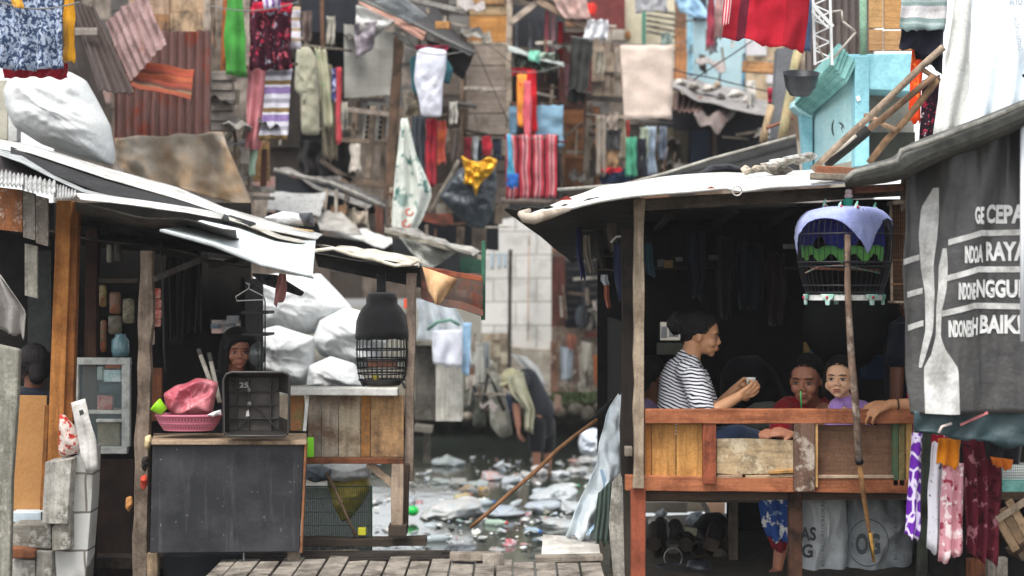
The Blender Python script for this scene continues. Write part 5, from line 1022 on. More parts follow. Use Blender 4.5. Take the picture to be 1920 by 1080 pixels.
solo('green_cup', 'lime green plastic cup lying in the pink basket', 'cup', m, simple('#8fd024', .35))
m = M(smooth=True); m.pillow([(388, 778), (400, 772), (414, 768), (416, 776), (400, 782)], 8.15, .02, .01, 12); solo('white_paper', 'crumpled white paper at the right rim of the pink basket', 'paper', m, plastic('#d5d5d8'))
for i, (a, b) in enumerate((((372, 655), (396, 720)), ((392, 662), (412, 755)))):
    p, q = P(*a, 8.6), P(*b, 8.5); k = p.lerp(q, .18); thing('tool_handle', ('left', 'right')[i]+' pale rod with dark tip standing behind the pink bag', 'rod', ('shaft', M(smooth=True).tube([k, q], .012, 10), flat('#c9c1b2', '#a0988a')), ('tip', M(smooth=True).tube([p, k], .012, 10), flat('#5c5a55')), group='rods behind the pink bag')
# black crate standing on its side
def crate():
    D = 8.0; f = M(bevel=.004); x0, x1, y0, y1 = 419, 543, 699, 819
    a = M(bevel=.002).box(430, 708, 524, 808, D+.13, .006)
    rib = M(bevel=.001)
    for x in (444, 466, 508): rib.box(x-1, 704, x+1, 812, D+.108, .02)
    for y in (734, 760, 785): rib.box(422, y-1, 520, y+1, D+.108, .02)
    rib.beam(P(432, 712, D+.115), P(522, 806, D+.115), .006, .016); rib.beam(P(440, 806, D+.115), P(466, 786, D+.115), .005, .012)
    rimo = [(424, 702), (434, 698), (530, 698), (541, 703), (543, 712), (541, 808), (535, 818), (430, 818), (420, 810), (419, 712), (424, 702)]
    rim = M(smooth=True).tube([P(x, y, D) for x, y in rimo], .0065, 8, False)
    sides = M(bevel=.002)
    def quad(p): sides.add(p+[q+Vector((0, 0, .004)) for q in p], [(0, 1, 2, 3), (7, 6, 5, 4), (0, 4, 5, 1), (1, 5, 6, 2), (2, 6, 7, 3), (3, 7, 4, 0)])
    for A, Bq, C_, E in (((422, 700), (540, 700), (524, 708), (430, 708)), ((540, 700), (542, 740), (522, 734), (522, 708)), ((542, 790), (540, 816), (523, 808), (523, 782)), ((421, 816), (541, 816), (524, 808), (430, 808)), ((420, 702), (420, 816), (430, 808), (430, 708))):
        quad([P(*A, D), P(*Bq, D), P(*C_, D+.13), P(*E, D+.13)])
    mk = [('white_mark', textm('25', 449, 717, 466, 727, D+.104, th=.001), simple('#a5a19c')), ('white_mark', textm('5', 464, 727, 470, 734, D+.104, th=.001), simple('#8f8b86')), ('white_mark', M().poly([(462, 772), (466, 768), (468, 780), (461, 781)], D+.104, .002), simple('#b5b2ad')), ('hub', M(smooth=True).tube([P(468, 757, D+.1), P(468, 757, D+.112)], .012, 14), simple('#6a6663'))]
    thing('plastic_crate', 'black ribbed plastic crate standing on its side on the counter', 'crate', ('bottom', a, flat('#4a4542', '#363230', 9)), ('ribs', rib, simple('#25221f')), ('rim', rim, simple('#2c2927', .4)), ('sides', sides, simple('#26231f', .5)), *mk)
crate()
# hanger and wire rack
D = 8.4; m = M(smooth=True).tube([P(x, y, D) for x, y in ((466, 534), (460, 530), (468, 532), (466, 541), (442, 556), (444, 564), (494, 562), (494, 555), (468, 542))], .0028, 6)
solo('wire_hanger', 'white wire hanger hanging under the left stall roof', 'hanger', m, simple('#c9c9c6', .4))
m = M(smooth=True); m.tube([P(x, y, 8.75) for x, y in ((460, 540), (476, 536), (490, 545), (497, 565), (497, 700))], .004, 6); 
for x in (484, 490): m.tube([P(x, 550, 8.77), P(x, 700, 8.77)], .0018, 4)
m2 = M(bevel=.002); m2.box(452, 583, 502, 589, 8.6, .25); m2.box(452, 625, 502, 630, 8.6, .25)
thing('wire_rack', 'black wire rack with two shelves between the woman and the white sacks', 'rack', ('frame', m, simple('#16171a')), ('shelf', m2, simple('#111214')))
solo('rack_bottle', 'dull grey round jar on the wire rack beside the woman', 'jar', M(smooth=True).ell(P(482, 665, 8.9), (.05, .05, .07)), simple('#4c5250', .2, .5))
for x0, y0, x1, y1, h, l in ((395, 608, 412, 616, '#8fa8b8', 'bluish glint at the back of the stall left of the woman'), (425, 592, 448, 606, '#c9ccd0', 'white striped packet above the long-haired woman'), (416, 607, 440, 612, '#9aa0a6', 'pale shelf edge above the long-haired woman')):
    solo('back_item', l, 'packet', M(bevel=.002).box(x0, y0, x1, y1, 9.9, .03), flat(h, '', 30))  # the bluish block is a glint put into solid colour
# white sacks
SACK = flat('#d2d3d2', '#bfc2c3', 5, rough=.95, bs=.5, spec=.1)
sk = [([(474, 520), (520, 512), (560, 518), (600, 512), (632, 545), (662, 578), (640, 600), (600, 625), (540, 630), (490, 610), (468, 560)], 11.6, .3, 'large white sack with a pointed right corner, topmost of the pile in the left stall'),
      ([(585, 640), (600, 600), (650, 575), (700, 590), (725, 640), (705, 690), (650, 688), (600, 665)], 11.4, .28, 'white sack partly hidden by the black dome cage'),
      ([(488, 618), (520, 610), (550, 620), (590, 632), (588, 690), (575, 722), (500, 725), (482, 680)], 11.1, .24, 'white sack with a pointed top directly right of the wire rack'),
      ([(575, 722), (580, 685), (620, 668), (665, 682), (690, 722), (660, 745), (600, 745)], 10.9, .22, 'white sack lowest in the pile just above the grey ledge')]
for o, D, dp, l in sk:
    m = M(smooth=True); m.pillow(o, D, dp, .05, 4.2, n=110, rings=30, pw=.5, an=1.5, hf=.6); solo('white_sack', l, 'sack', m, SACK, group='white sacks piled behind the left counter')
# black cage right of the left stall
def bcage():
    D = 8.72; k = D/3000; cx = 716; ce = lambda y: P(cx, y, D)
    dome = M(smooth=True, solid=.003); rows = []
    for y, r in ((549, 20), (552, 27), (560, 29), (570, 29), (577, 36), (588, 43), (602, 47), (622, 49), (636, 49)):
        rows.append([ce(y)+Vector((math.cos(a)*r*k*(1+.03*nz(math.cos(a)*2, y*.05, math.sin(a)*2)), math.sin(a)*r*k, .01*nz(math.cos(a)*3, 3, math.sin(a)*3)*(y > 620))) for a in [2*math.pi*j/40 for j in range(41)]])
    dome.grid(rows)
    b = M()
    for j in range(30): a = 2*math.pi*j/30; b.tube([ce(y)+Vector((math.cos(a), math.sin(a), 0))*r*k for y, r in ((630, 47), (660, 48), (690, 46), (712, 42))], .0022, 4, False)
    for y, r in ((655, 48), (672, 48), (676, 48), (690, 46), (700, 45), (712, 43)): b.tube([ce(y)+Vector((math.cos(a), math.sin(a), 0))*r*k for a in [2*math.pi*j/30 for j in range(31)]], .0045, 5, False)
    t = M(smooth=True).lathe(ce(722), [(0, 0), (.1, 0), (.115, .03), (0, .03)], 24); p = M(bevel=.003).box(690, 676, 742, 688, D-.05, .1)
    tp = M(bevel=.003).box(706, 512, 722, 548, D, .05)
    f = M(bevel=.003); f.beam(P(676, 712, D-.05), P(684, 728, D-.05), .014, .02); f.beam(P(752, 712, D-.05), P(760, 728, D-.05), .014, .02)
    thing('dome_cage', 'tall black dome cage hanging beside the right post of the left stall', 'bird cage', ('dome_cover', dome, fabric('#131315')), ('bars', b, simple('#1d1d1f', .4)), ('tray', t, simple('#26241f')), ('perch_board', p, flat('#5a3f33', '#8a5a44', 20)), ('hanging_strap', tp, fabric('#151517')), ('feet', f, simple('#1a1a1a')))
bcage()
solo('yellow_cup', 'small pale yellow cup inside the black dome cage', 'cup', M(smooth=True).lathe(P(704, 715, 8.7), [(0, 0), (.016, 0), (.02, .04)], 14), simple('#c9b94a'))
solo('orange_tag', 'small orange strip on the right post of the left stall', 'strip', M(bevel=.002).box(757, 560, 763, 578, 8.65, .02), simple('#d0563a'))
solo('pink_rag', 'brownish pink rag hanging below the white tarpaulin roof', 'rag', M(smooth=True, solid=.003).cloth([(524, 512), (517, 540), (513, 568)], [(536, 514), (538, 540), (534, 560)], 8.1, 1.2, .02), fabric('#8a5c58'))
m = M(smooth=True); m.pillow([(470, 512), (520, 515), (572, 548), (565, 556), (530, 545), (490, 532)], 8.3, .03, .03, 14); solo('dark_rag', 'torn black rag hanging under the tarpaulin hem', 'rag', m, fabric('#232326'))
# shop goods
def goods(x, y, w_, h_, D, h, l, nm='packet', h2=''): solo(nm, l, nm.replace('_', ' '), M(smooth=True).pillow([(x, y), (x+w_/2, y-1), (x+w_, y), (x+w_, y+h_), (x+w_/2, y+h_+1), (x, y+h_)], D, .012, .006, 20, n=24, rings=5), flat(h, h2, 30, rough=.35), group='goods hanging in the stall')
for i, (x, y, w_, h_, h, l) in enumerate(((287, 541, 15, 18, '#a8302a', 'uppermost red sachet hanging right of the grey post'), (288, 561, 15, 17, '#9c3a30', 'second red sachet down beside the grey post'), (288, 580, 15, 17, '#b03428', 'third red sachet down beside the grey post'), (287, 598, 15, 14, '#8f2a22', 'lowest red sachet beside the grey post'), (283, 618, 7, 28, '#8f8c86', 'thin pale sachet under the red ones'))): goods(x, y, w_, h_, 8.5, h, l, 'sachet', '#d9b0a0')
for x, y, w_, h_, h, h2, l in ((186, 535, 14, 40, '#6b2a22', '#8a8a50', 'dark red packet strip hanging left in the goods rack'), (205, 548, 22, 40, '#8a5638', '#5a5040', 'orange-brown packet in the upper goods rack'), (230, 560, 22, 46, '#5f5848', '#8f8a70', 'olive packet at the right of the goods rack'), (203, 592, 26, 34, '#77705e', '#3f3a30', 'greyish packet in the middle of the goods rack'), (188, 600, 12, 60, '#8a3a28', '#3f5a3a', 'red-green packet strip left of the glass jar'), (200, 458, 10, 34, '#a8a594', '', 'pale packet on the top shelf behind the brown post'), (214, 452, 16, 38, '#55524a', '', 'grey packet beside the pale one on the top shelf')): goods(x, y, w_, h_, 9.2, h, l, 'packet', h2)
lathe_thing('glass_jar', 'bluish glass jar on top of the glass cabinet', 'jar', 226, 668, 8.9, [(0, 0), (.045, 0), (.05, .03), (.048, .09), (.03, .11), (.03, .125), (0, .125)], simple('#5a7a80', .15, .5))
solo('goods_shelf', 'dark shelf board above the hanging packets', 'shelf', M(bevel=.003).box(180, 522, 258, 530, 8.9, .3), wood('#4f4840', 'h'))
m = M(smooth=True).pole(P(300, 430, 9.2), P(310, 700, 9.2), .006); solo('hanging_string', 'thin cord hanging in the dark between post and woman', 'cord', m, simple('#3f3b37'))
solo('brown_board', 'narrow brown board standing left of the rods behind the pink bag', 'board', M(bevel=.003).box(284, 690, 303, 790, 8.8, .03), wood('#7a4a32', 'v'))
for i, (x0, y0, x1, y1) in enumerate(((310, 430, 345, 640), (346, 450, 380, 620))): hang('dark_cloth', ('left', 'right')[i]+' dark cloth hanging at the back of the left stall behind the grey post', 'cloth', [(x0, y0), (x0+3, y1)], [(x1, y0), (x1-4, y1)], 9.9, fabric('#262422'), 2, .03)
# glass cabinet
D = 8.75; f = M(bevel=.003)
f.box(135, 671, 244, 684, D, .04); f.box(140, 838, 238, 851, D, .04); f.box(228, 684, 243, 838, D+.002, .04); f.box(136, 684, 147, 838, D+.002, .04); f.box(180, 786, 228, 792, D+.004, .03)
bk = M().box(138, 680, 242, 845, D+.3, .02); g_ = M().box(147, 684, 228, 838, D+.025, .004); lw = M(bevel=.002).box(183, 794, 224, 836, D+.06, .01); shf = M(bevel=.002); shf.box(147, 770, 228, 776, D+.05, .2)
thing('glass_cabinet', 'small white-framed glass cabinet with goods behind the brown post', 'cabinet', ('frame', f, flat('#b9bcb8', '#8b8d88', 12)), ('back', bk, simple('#191c20')), ('glass', g_, simple('#9fb0b0', .05, .5, 0, .12)), ('lower_panel', lw, flat('#8f8468', '#6f664f', 10)), ('shelf', shf, flat('#c9c6be')))
for x0, y0, x1, y1, h, h2, l in ((182, 688, 192, 712, '#a5b3ac', '', 'pale green packet upper left inside the glass cabinet'), (194, 694, 226, 716, '#9fc4c6', '#dfe8e6', 'light blue printed packet inside the glass cabinet'), (197, 685, 226, 691, '#b0542a', '', 'orange strip at the top inside the glass cabinet'), (182, 742, 210, 768, '#b88a80', '#8a2a2a', 'pink and red box on the shelf inside the glass cabinet'), (186, 722, 225, 736, '#3f4a52', '', 'grey bundle in the middle of the glass cabinet')):
    solo('cabinet_packet', l, 'packet', M(bevel=.003).box(x0, y0, x1, y1, D+.1, .04), flat(h, h2, 30))
# lower left corner
solo('dark_door', 'tall dark brown door panel between the white blocks and the grey post', 'door', M(bevel=.003).box(178, 862, 250, 1110, 8.75, .03), wood('#2e211b', 'v', '#17120f', .6, pale=''))
solo('plywood_sheet', 'tan plywood sheet standing at the left behind the corner post', 'plywood', M(bevel=.002).poly([(30, 741), (88, 742), (78, 962), (20, 958)], 8.5, .012), flat('#a97c4c', '#9a6c3e', 2))
solo('plywood_edge', 'thin orange batten along the right side of the tan plywood sheet', 'batten', M(bevel=.002).poly([(84, 760), (92, 760), (82, 962), (74, 962)], 8.47, .02), wood('#96602f', 'v'))
solo('white_basin', 'white translucent plastic tub edge below the tan plywood sheet', 'tub', M(bevel=.006).box(20, 960, 77, 980, 8.4, .1), plastic('#c3cdd4', '#aab8c0', 5, .4))
def conc(h='#a39f96', h2='#77736a'): return flat(h, h2, 6, bs=.6)
m = M(bevel=.01).poly([(-30, 640), (36, 655), (32, 760), (22, 900), (18, 1100), (-30, 1100)], 7.9, .05)
solo('worn_post', 'greenish grey worn post at the left edge', 'post', m, wood('#87857a', 'v', '#55544a', .5, pale='#a5a396'))
bl = [([(84, 866), (134, 860), (126, 984), (78, 982)], 8.12, '#b3afa6', 'pale block with a scratched cross below the corner post', 'v'),
      ([(18, 984), (96, 984), (96, 1030), (16, 1024)], 8.2, '#8a857b', 'long grey concrete slab under the white tub', 'h'), ([(97, 988), (132, 960), (132, 1030), (97, 1034)], 8.15, '#8f8a80', 'grey concrete chunk right of the long slab', 'v'),
      ([(16, 1050), (66, 1050), (66, 1100), (14, 1100)], 8.2, '#b3afa7', 'pale block below the orange brick at bottom left', 'h'), ([(68, 1032), (98, 1034), (98, 1100), (67, 1100)], 8.18, '#8b877f', 'dark grey block left of the white tiled blocks', 'v')]
for o, D, h, l, gr_ in bl: solo('concrete_block', l, 'block', M(bevel=.006).poly(o, D, .18), wood(h, gr_, '#5f5b52', .5, pale='#c9c6be'), group='blocks at the foot of the left stall')
solo('orange_brick', 'broken orange brick in the gap between the concrete blocks', 'brick', M(bevel=.01).poly([(16, 1026), (40, 1027), (66, 1033), (64, 1048), (18, 1048)], 8.15, .1), flat('#9a6240', '#6b4430', 14, bs=.6))
solo('dark_void', 'black board behind the concrete blocks at the left edge', 'board', M().box(-30, 960, 180, 1110, 8.5, .02), BLACK)  # black board painted for the dark void between the blocks
m = M(); m.poly([(134, 858), (176, 836), (172, 935), (166, 1010), (160, 1100), (98, 1100), (100, 1010), (120, 975)], 8.22, .15); m.bevel = .005
solo('block_wall', 'white-painted block wall with grey joints at the foot of the left stall', 'wall', m, block('#b9b8b4', '#a5a39d', '#6b675f', .16, .2, .006))
m = M(bevel=.002).poly([(96, 790), (108, 786), (106, 852), (92, 855)], 8.27, .02)
m = M(smooth=True); m.pillow([(112, 776), (122, 778), (140, 800), (156, 832), (150, 848), (118, 858), (110, 850)], 8.22, .05, .02, 9)
solo('checked_cloth', 'red and white patterned cloth bundle tucked behind the corner post', 'cloth', m, floral('#c9b9b0', '#b0382c', s=30, thr=.52))
m = M(smooth=True, solid=.004); m.cloth([(133, 755), (142, 800), (150, 850), (160, 888)], [(160, 747), (168, 780), (180, 820), (185, 878)], 8.15, .8, .025, hem=.0); mk = M().poly([(148, 770), (155, 768), (158, 776), (150, 780)], 8.1, .002)
thing('white_strip', 'curved strip of white board with a black mark leaning on the white blocks', 'board', ('strip', m, flat('#cfccc8', '#aaa69f', 14)), ('mark', mk, simple('#33322f')))
for x, y, h, l in ((270, 905, '#b0402c', 'red wrapper stuck on the grey post beside the blackboard'), (278, 830, '#c9b48a', 'cream scrap at the blackboard\'s upper left corner'), (272, 870, '#26221f', 'black rag between grey post and blackboard'), (242, 945, '#a5723f', 'orange wood knob on the dark door panel')):
    solo('scrap', l, 'scrap', M(smooth=True).pillow([(x-6, y-12), (x+5, y-16), (x+8, y), (x, y+16), (x-7, y+8)], 8.22, .02, .015, 20, n=24, rings=6), flat(h, '', 20))
hang('grey_cloth', 'grey cloth corner hanging at the left edge under the roof', 'cloth', [(-30, 480), (-30, 560), (-30, 600)], [(4, 520), (50, 585), (46, 640)], 7.6, fabric('#8d8884', '#6f6a66'), 2.5, .03, nu=30)
# under-counter cage and bags
D = 8.75; m = M(smooth=False)
for i in range(36): x = 568+i*3.6; m.tube([P(x, 912, D), P(x, 1030, D)], .0013, 4, False)
for y in (912, 935, 960, 985, 1010, 1030): m.tube([P(566, y, D-.004), P(697, y, D-.004)], .002, 5)
m2 = M(smooth=True).tube([P(566, 912, D), P(697, 912, D), P(697, 1045, D), P(566, 1035, D), P(566, 912, D)], .0045, 6); m3 = M(smooth=True).tube([P(697, 912, D), P(697, 912, D+.3), P(697, 1035, D+.3)], .004, 6)
thing('wire_cage', 'dark green wire cage under the plank counter', 'cage', ('mesh', m, simple('#2e4434', .5)), ('frame', m2, simple('#274a34', .5)), ('rear_frame', m3, simple('#274a34', .5)), ('darkening_panel', M().box(568, 914, 696, 1034, D+.32, .004), simple('#2a4034', .7, .3, 0, .72)))  # rear panel added to darken the bright water behind the cage
m = M(smooth=True); m.pillow([(612, 900), (640, 892), (690, 885), (696, 912), (680, 945), (655, 975), (640, 978), (626, 950)], 9.05, .1, .03, 8)
solo('yellow_bag', 'yellow plastic bag of rubbish hanging inside the green wire cage', 'bag', m, plastic('#a8963a', '#7a6e34', 7, .3))
m = M(smooth=True); m.pillow([(600, 872), (640, 868), (696, 870), (694, 895), (650, 905), (612, 900)], 9.0, .08, .02, 8); solo('white_bag', 'white plastic bag above the yellow one under the counter', 'bag', m, plastic('#c9ccce', '#a5a8aa', 6, .3))
m = M(smooth=True); m.pillow([(572, 872), (600, 870), (622, 880), (618, 900), (590, 905), (572, 898)], 8.95, .07, .02, 8); solo('grey_bag', 'grey-blue plastic bag left of the white one under the counter', 'bag', m, plastic('#6c7782', '#4b545c', 6, .3))
solo('broom_stick', 'thin brown stick slanting in front of the yellow bag', 'stick', M(smooth=True).pole(P(612, 885, 8.7), P(668, 1006, 8.7), .008, .004), wood('#7a6450', 'n'))
solo('yellow_block', 'small bright yellow block at the lower end of the thin stick', 'block', M(bevel=.004).box(671, 990, 686, 1004, 8.72, .04), simple('#c9c42c', .5))
m = M(smooth=True); random.seed(9)
for i in range(26): x = random.uniform(575, 690); y = random.uniform(1012, 1032); m.tube([P(x+8*math.cos(t), y+5*math.sin(t*1.3+i), 8.8+.03*math.sin(t+i)) for t in [q*.6 for q in range(12)]], .0025, 5)
solo('cable_tangle', 'tangle of pale grey wire on the bottom of the green cage', 'wire', m, simple('#8f9290', .5), kind=None)
solo('cage_plank', 'grey plank under the green wire cage', 'plank', M(bevel=.003).beam(P(562, 1042, 8.65), P(672, 1040, 8.65), .05, .05, jit=.02), wood('#7c7064', 'h'))
solo('green_label', 'bright green sticker on the plank counter beside the blackboard', 'sticker', M(bevel=.001).box(576, 820, 588, 857, 8.6, .012), simple('#7fd02a', .5))
# ================================================================ houses across the canal
def patch(x0, y0, x1, y1, D, pal, seed, mn=34, gap=.8, tall=1.6, depth=.07):
    random.seed(seed); out = {}; 
    def rec(a, b, c_, d):
        w_, h = c_-a, d-b
        if (w_ > mn and w_*tall > h and w_ > mn*1.5) or (w_ > 2.4*mn): k = a+w_*random.uniform(.35, .65); rec(a, b, k, d); rec(k, b, c_, d)
        elif h > mn*1.6: k = b+h*random.uniform(.35, .65); rec(a, b, c_, k); rec(a, k, c_, d)
        else:
            i = random.randrange(len(pal)); q = M(bevel=.003); out[len(out)] = (i, q); r = random.uniform(-2, 2); e = random.uniform(0, gap)
            q.poly([(a+e, b+r*.5), (c_-e, b-r*.3), (c_-e+r*.3, d), (a+e+r*.3, d+r*.3)], D+random.uniform(0, depth), .03)
    rec(x0, y0, x1, y1)
    bk = M().box(x0, y0, x1, y1, D+depth+.05, .03)
    return [('backing', bk, simple('#1d1c1f', .9, .1))]+[('wall_board', m, pal[i]) for i, m in out.values()]  # backing colour lifted from black to suggest background haze
def bd(x0, y0, x1, y1, D, h, g='v', **k): return ('board', M(bevel=.003).box(x0, y0, x1, y1, D, .03), wood(h, g, **k))
def pt(x0, y0, x1, y1, D, w_, h): return ('post', M(bevel=.004).beam(P(x0, y0, D), P(x1, y1, D), w_/3000*D, .08, jit=.03), wood(h, 'v', '#3d342c', .5))
def rail(x0, y0, x1, y1, D, w_, h, nm='beam'): return (nm, M(bevel=.003).beam(P(x0, y0, D), P(x1, y1, D), w_/3000*D, .06, jit=.02), wood(h, 'h', '#3d342c', .5))
def quad(name, p4, D4, mt, cor=0, axis=0, amp=.015, nu=14, nv=8, warp=.015, jag=0, solid=.008, smooth=False):
    q = M(smooth=smooth, solid=solid); q.sheet(*[P(x, y, d) for (x, y), d in zip(p4, D4)], nu=nu, nv=nv, cor=cor, axis=axis, amp=amp, warp=warp, jag=jag, seed=p4[0][0]*.1); return (name, q, mt)
def clutter(x0, y0, x1, y1, D, n, seed):
    random.seed(seed); out = []; cs = ('#b3a594', '#8f8070', '#6d5f52', '#a3988c', '#7a5a48', '#c4bbae', '#4a423b', '#97897a')
    for i in range(n):
        x = random.uniform(x0, x1); y = random.uniform(y0, y1); h = random.choice(cs); k = random.random(); d = D+random.uniform(-.25, .1)
        if k < .4: out.append(('lath', M().beam(P(x, y, d), P(x+random.uniform(-8, 8), y+random.uniform(30, 85), d), random.uniform(2.5, 6)/3000*D, .03, jit=.02), wood(h, 'v')))
        elif k < .7: out.append(('lath', M().beam(P(x, y, d), P(x+random.uniform(25, 70), y+random.uniform(-8, 12), d), random.uniform(2.5, 6)/3000*D, .03, jit=.02), wood(h, 'h')))
        elif k < .85: w_ = random.uniform(10, 26); q = M(bevel=.003); q.poly([(x, y), (x+w_, y+random.uniform(-3, 3)), (x+w_+random.uniform(-3, 3), y+random.uniform(18, 40)), (x, y+random.uniform(18, 40))], d, .02); out.append(('scrap_board', q, wood(h, 'v') if k < .8 else gB))
        else: w_ = random.uniform(25, 55); q = M(solid=.008); q.sheet(P(x, y, d+.1), P(x+w_, y+random.uniform(0, 12), d+.1), P(x+w_+4, y+random.uniform(12, 18), d-.4), P(x-2, y+8, d-.4), 10, 5, warp=.04, jag=.05, seed=i); out.append(('eave_sheet', q, random.choice((rB, gA, gB, gC))))
    return out
wA, wB, wC, wD, wE = wood('#857a70', 'v'), wood('#9c8d7c', 'h'), wood('#665c53', 'v'), wood('#a3968a', 'v'), wood('#7c5a44', 'h')
gA, gB, gC = flat('#8f8c86', '#6b6760', 5), flat('#a9a296', '#857c70', 5), flat('#54504c', '#3a3633', 5)
rA, rB = rusty('#7d6660', '#8a4a34', .4), rusty('#8f8884', '#7a4a38', .3)
thing('far_house', 'dim patchwork shack wall far behind the hanging clothes on the left half', 'house', *patch(100, -60, 560, 720, 21.5, [wA, wC, gC, wood('#3b332d', 'v'), rA], 1, 60))
thing('far_house', 'dim boarded shack wall behind the white shirt and garbage bag', 'house', *patch(560, -60, 960, 560, 21.8, [wC, gC, wood('#3f3833', 'v'), wood('#5a5048', 'h'), wA], 2, 50))
thing('far_house', 'tall shack wall of brown boards behind the middle houses', 'house', *patch(960, -60, 1300, 520, 22, [wC, wE, gC, wB, wood('#2f2925', 'v')], 3, 50))
thing('far_house', 'pale patchwork wall behind the right-hand washing at the top', 'house', *patch(1300, -60, 1640, 420, 22.2, [wB, wC, gB, rB, wood('#6d5a4c', 'v')], 4, 55))
# --- tin shack upper left
CR = rusty('#77605e', '#8a3f2c', .35, 5); 
parts = patch(240, -30, 400, 80, 13.2, [wood('#b09578', 'v'), wood('#a58a74', 'v'), wood('#8f6a4c', 'v')], 11, 60)
parts += [quad('wall_sheet', ((214, 60), (395, 58), (392, 262), (214, 262)), (12.6,)*4, rusty('#6d4f4a', '#7d3a28', .4, 5), cor=11, nv=10, amp=.022, warp=.01, jag=.02),
          quad('tilted_sheet', ((196, 40), (272, -12), (312, 84), (244, 152)), (12.0, 12.0, 11.9, 11.9), rusty('#8f7572', '#7a5048', .3, 6), cor=6, axis=0, nv=8, amp=.014, warp=.02, jag=.03),
          quad('red_sheet', ((262, 118), (364, 130), (358, 187), (246, 162)), (12.2, 12.2, 11.9, 11.9), stripes(((2, '#7d4238'), (1, '#a55a3a'), (1, '#8f8a70'), (1, '#5a3a34'), (2, '#9a4a38')), 2.2, 1, .03, True), cor=4, axis=1, nu=8, amp=.022),
          quad('dark_roof', ((134, 8), (176, 12), (252, 175), (186, 172)), (11.9, 11.9, 11.4, 11.4), rusty('#453a36', '#3a2a22', .4, 6), cor=5, nv=8, amp=.012),
          quad('dark_roof', ((60, 60), (150, 20), (200, 200), (60, 200)), (12.3,)*4, rusty('#38302c', '#2a211d', .4, 6), cor=5, nv=8, amp=.012),
          bd(140, 52, 182, 66, 11.6, '#8a8078', 'h'), pt(390, -20, 388, 330, 12.9, 14, '#9a8d80')]
q = M(smooth=True, solid=.004); q.cloth([(214, 258), (216, 300), (240, 330)], [(418, 248), (440, 300), (476, 392)], 12.2, 3.0, .09, nu=60, nv=24, wr=.03, top=.7, hem=.03)
parts.append(('tarpaulin', q, flat('#8d867b', '#93785a', 2.5, rough=.85, bs=.5)))
thing('tin_shack', 'rust-brown corrugated tin shack with tilted sheets and a grey-brown tarpaulin', 'shack', *parts)
thing('stone_pile', 'stack of pale grey boards between the tin shack and the green cloth', 'boards', *[('board', M(bevel=.004).box(393, 133+i*19, 440-i % 2*4, 150+i*19, 13+.02*i, .1), wood('#a39a92', 'h', '#6b635b', .5)) for i in range(6)])
parts = patch(395, -30, 500, 140, 13.6, [gB, wD, wood('#8d7f72', 'v')], 12, 60)+[pt(424, -20, 418, 140, 13.3, 7, '#a05a2c'), pt(470, 170, 452, 330, 13.3, 9, '#a39d92'), pt(496, 280, 494, 350, 13.3, 9, '#5a3a30'), pt(440, 240, 424, 262, 13.3, 8, '#b3aca0'), bd(430, 250, 470, 330, 13.5, '#8d8070'), bd(474, 265, 505, 340, 13.5, '#b08a5c'),
         rail(440, 352, 515, 356, 13.3, 12, '#a39c92', 'shelf'), rail(445, 370, 515, 372, 13.3, 6, '#8a8278', 'shelf')]
thing('board_shack', 'narrow boarded shack front between the tin shack and the dark red floral cloth', 'shack', *parts, *clutter(395, 0, 500, 340, 13.2, 16, 51))
# --- dark balcony house 500-760
parts = patch(500, 60, 650, 330, 16.6, [wood('#221e1b', 'v'), wood('#2d2723', 'v'), BLACK], 13, 50)
parts += [('dark_upper', M().box(548, -30, 670, 60, 16.4, .1), flat('#1e2029', '#15161c')), quad('grey_sheet', ((645, 45), (738, 60), (736, 178), (646, 184)), (15.6,)*4, flat('#9a9992', '#8a8881', 3), warp=.02, jag=.02),
          pt(748, 70, 728, 372, 15.3, 17, '#6b5444'), pt(672, 190, 650, 330, 15.7, 8, '#8a7768'), pt(700, 200, 690, 335, 15.6, 12, '#9a8a7a'), pt(722, 200, 716, 345, 15.6, 8, '#8a7a6a'), pt(664, 200, 664, 335, 15.7, 6, '#9a8c7c'),
          rail(645, 205, 735, 216, 15.5, 9, '#a3968a'), rail(640, 262, 725, 270, 15.5, 8, '#8a7a6a'), rail(640, 335, 730, 350, 15.4, 12, '#7a6858'), rail(600, 300, 660, 340, 15.4, 9, '#5c5048'),
          pt(604, -10, 606, 110, 15.9, 7, '#6a4c3c'), pt(560, 0, 552, 90, 15.9, 6, '#6b6258')]
gb = M(bevel=.003); gb.poly([(690, 190), (732, 194), (724, 268), (678, 264)], 15.75, .06)
hl = M(); 
for i in range(7):
    for k in (0, 1): hl.box(689-i*.9+k*25, 198+i*9.3, 700-i*.9+k*25, 204+i*9.3, 15.72, .02)
parts += [('vent_block', gb, flat('#c4c0b8', '#a09a90'), [('vent_holes', hl, BLACK)])]
thing('balcony_house', 'dark open balcony shack with grey sheet, vent block and leaning posts', 'house', *parts, *clutter(505, 40, 650, 340, 15.9, 20, 52))
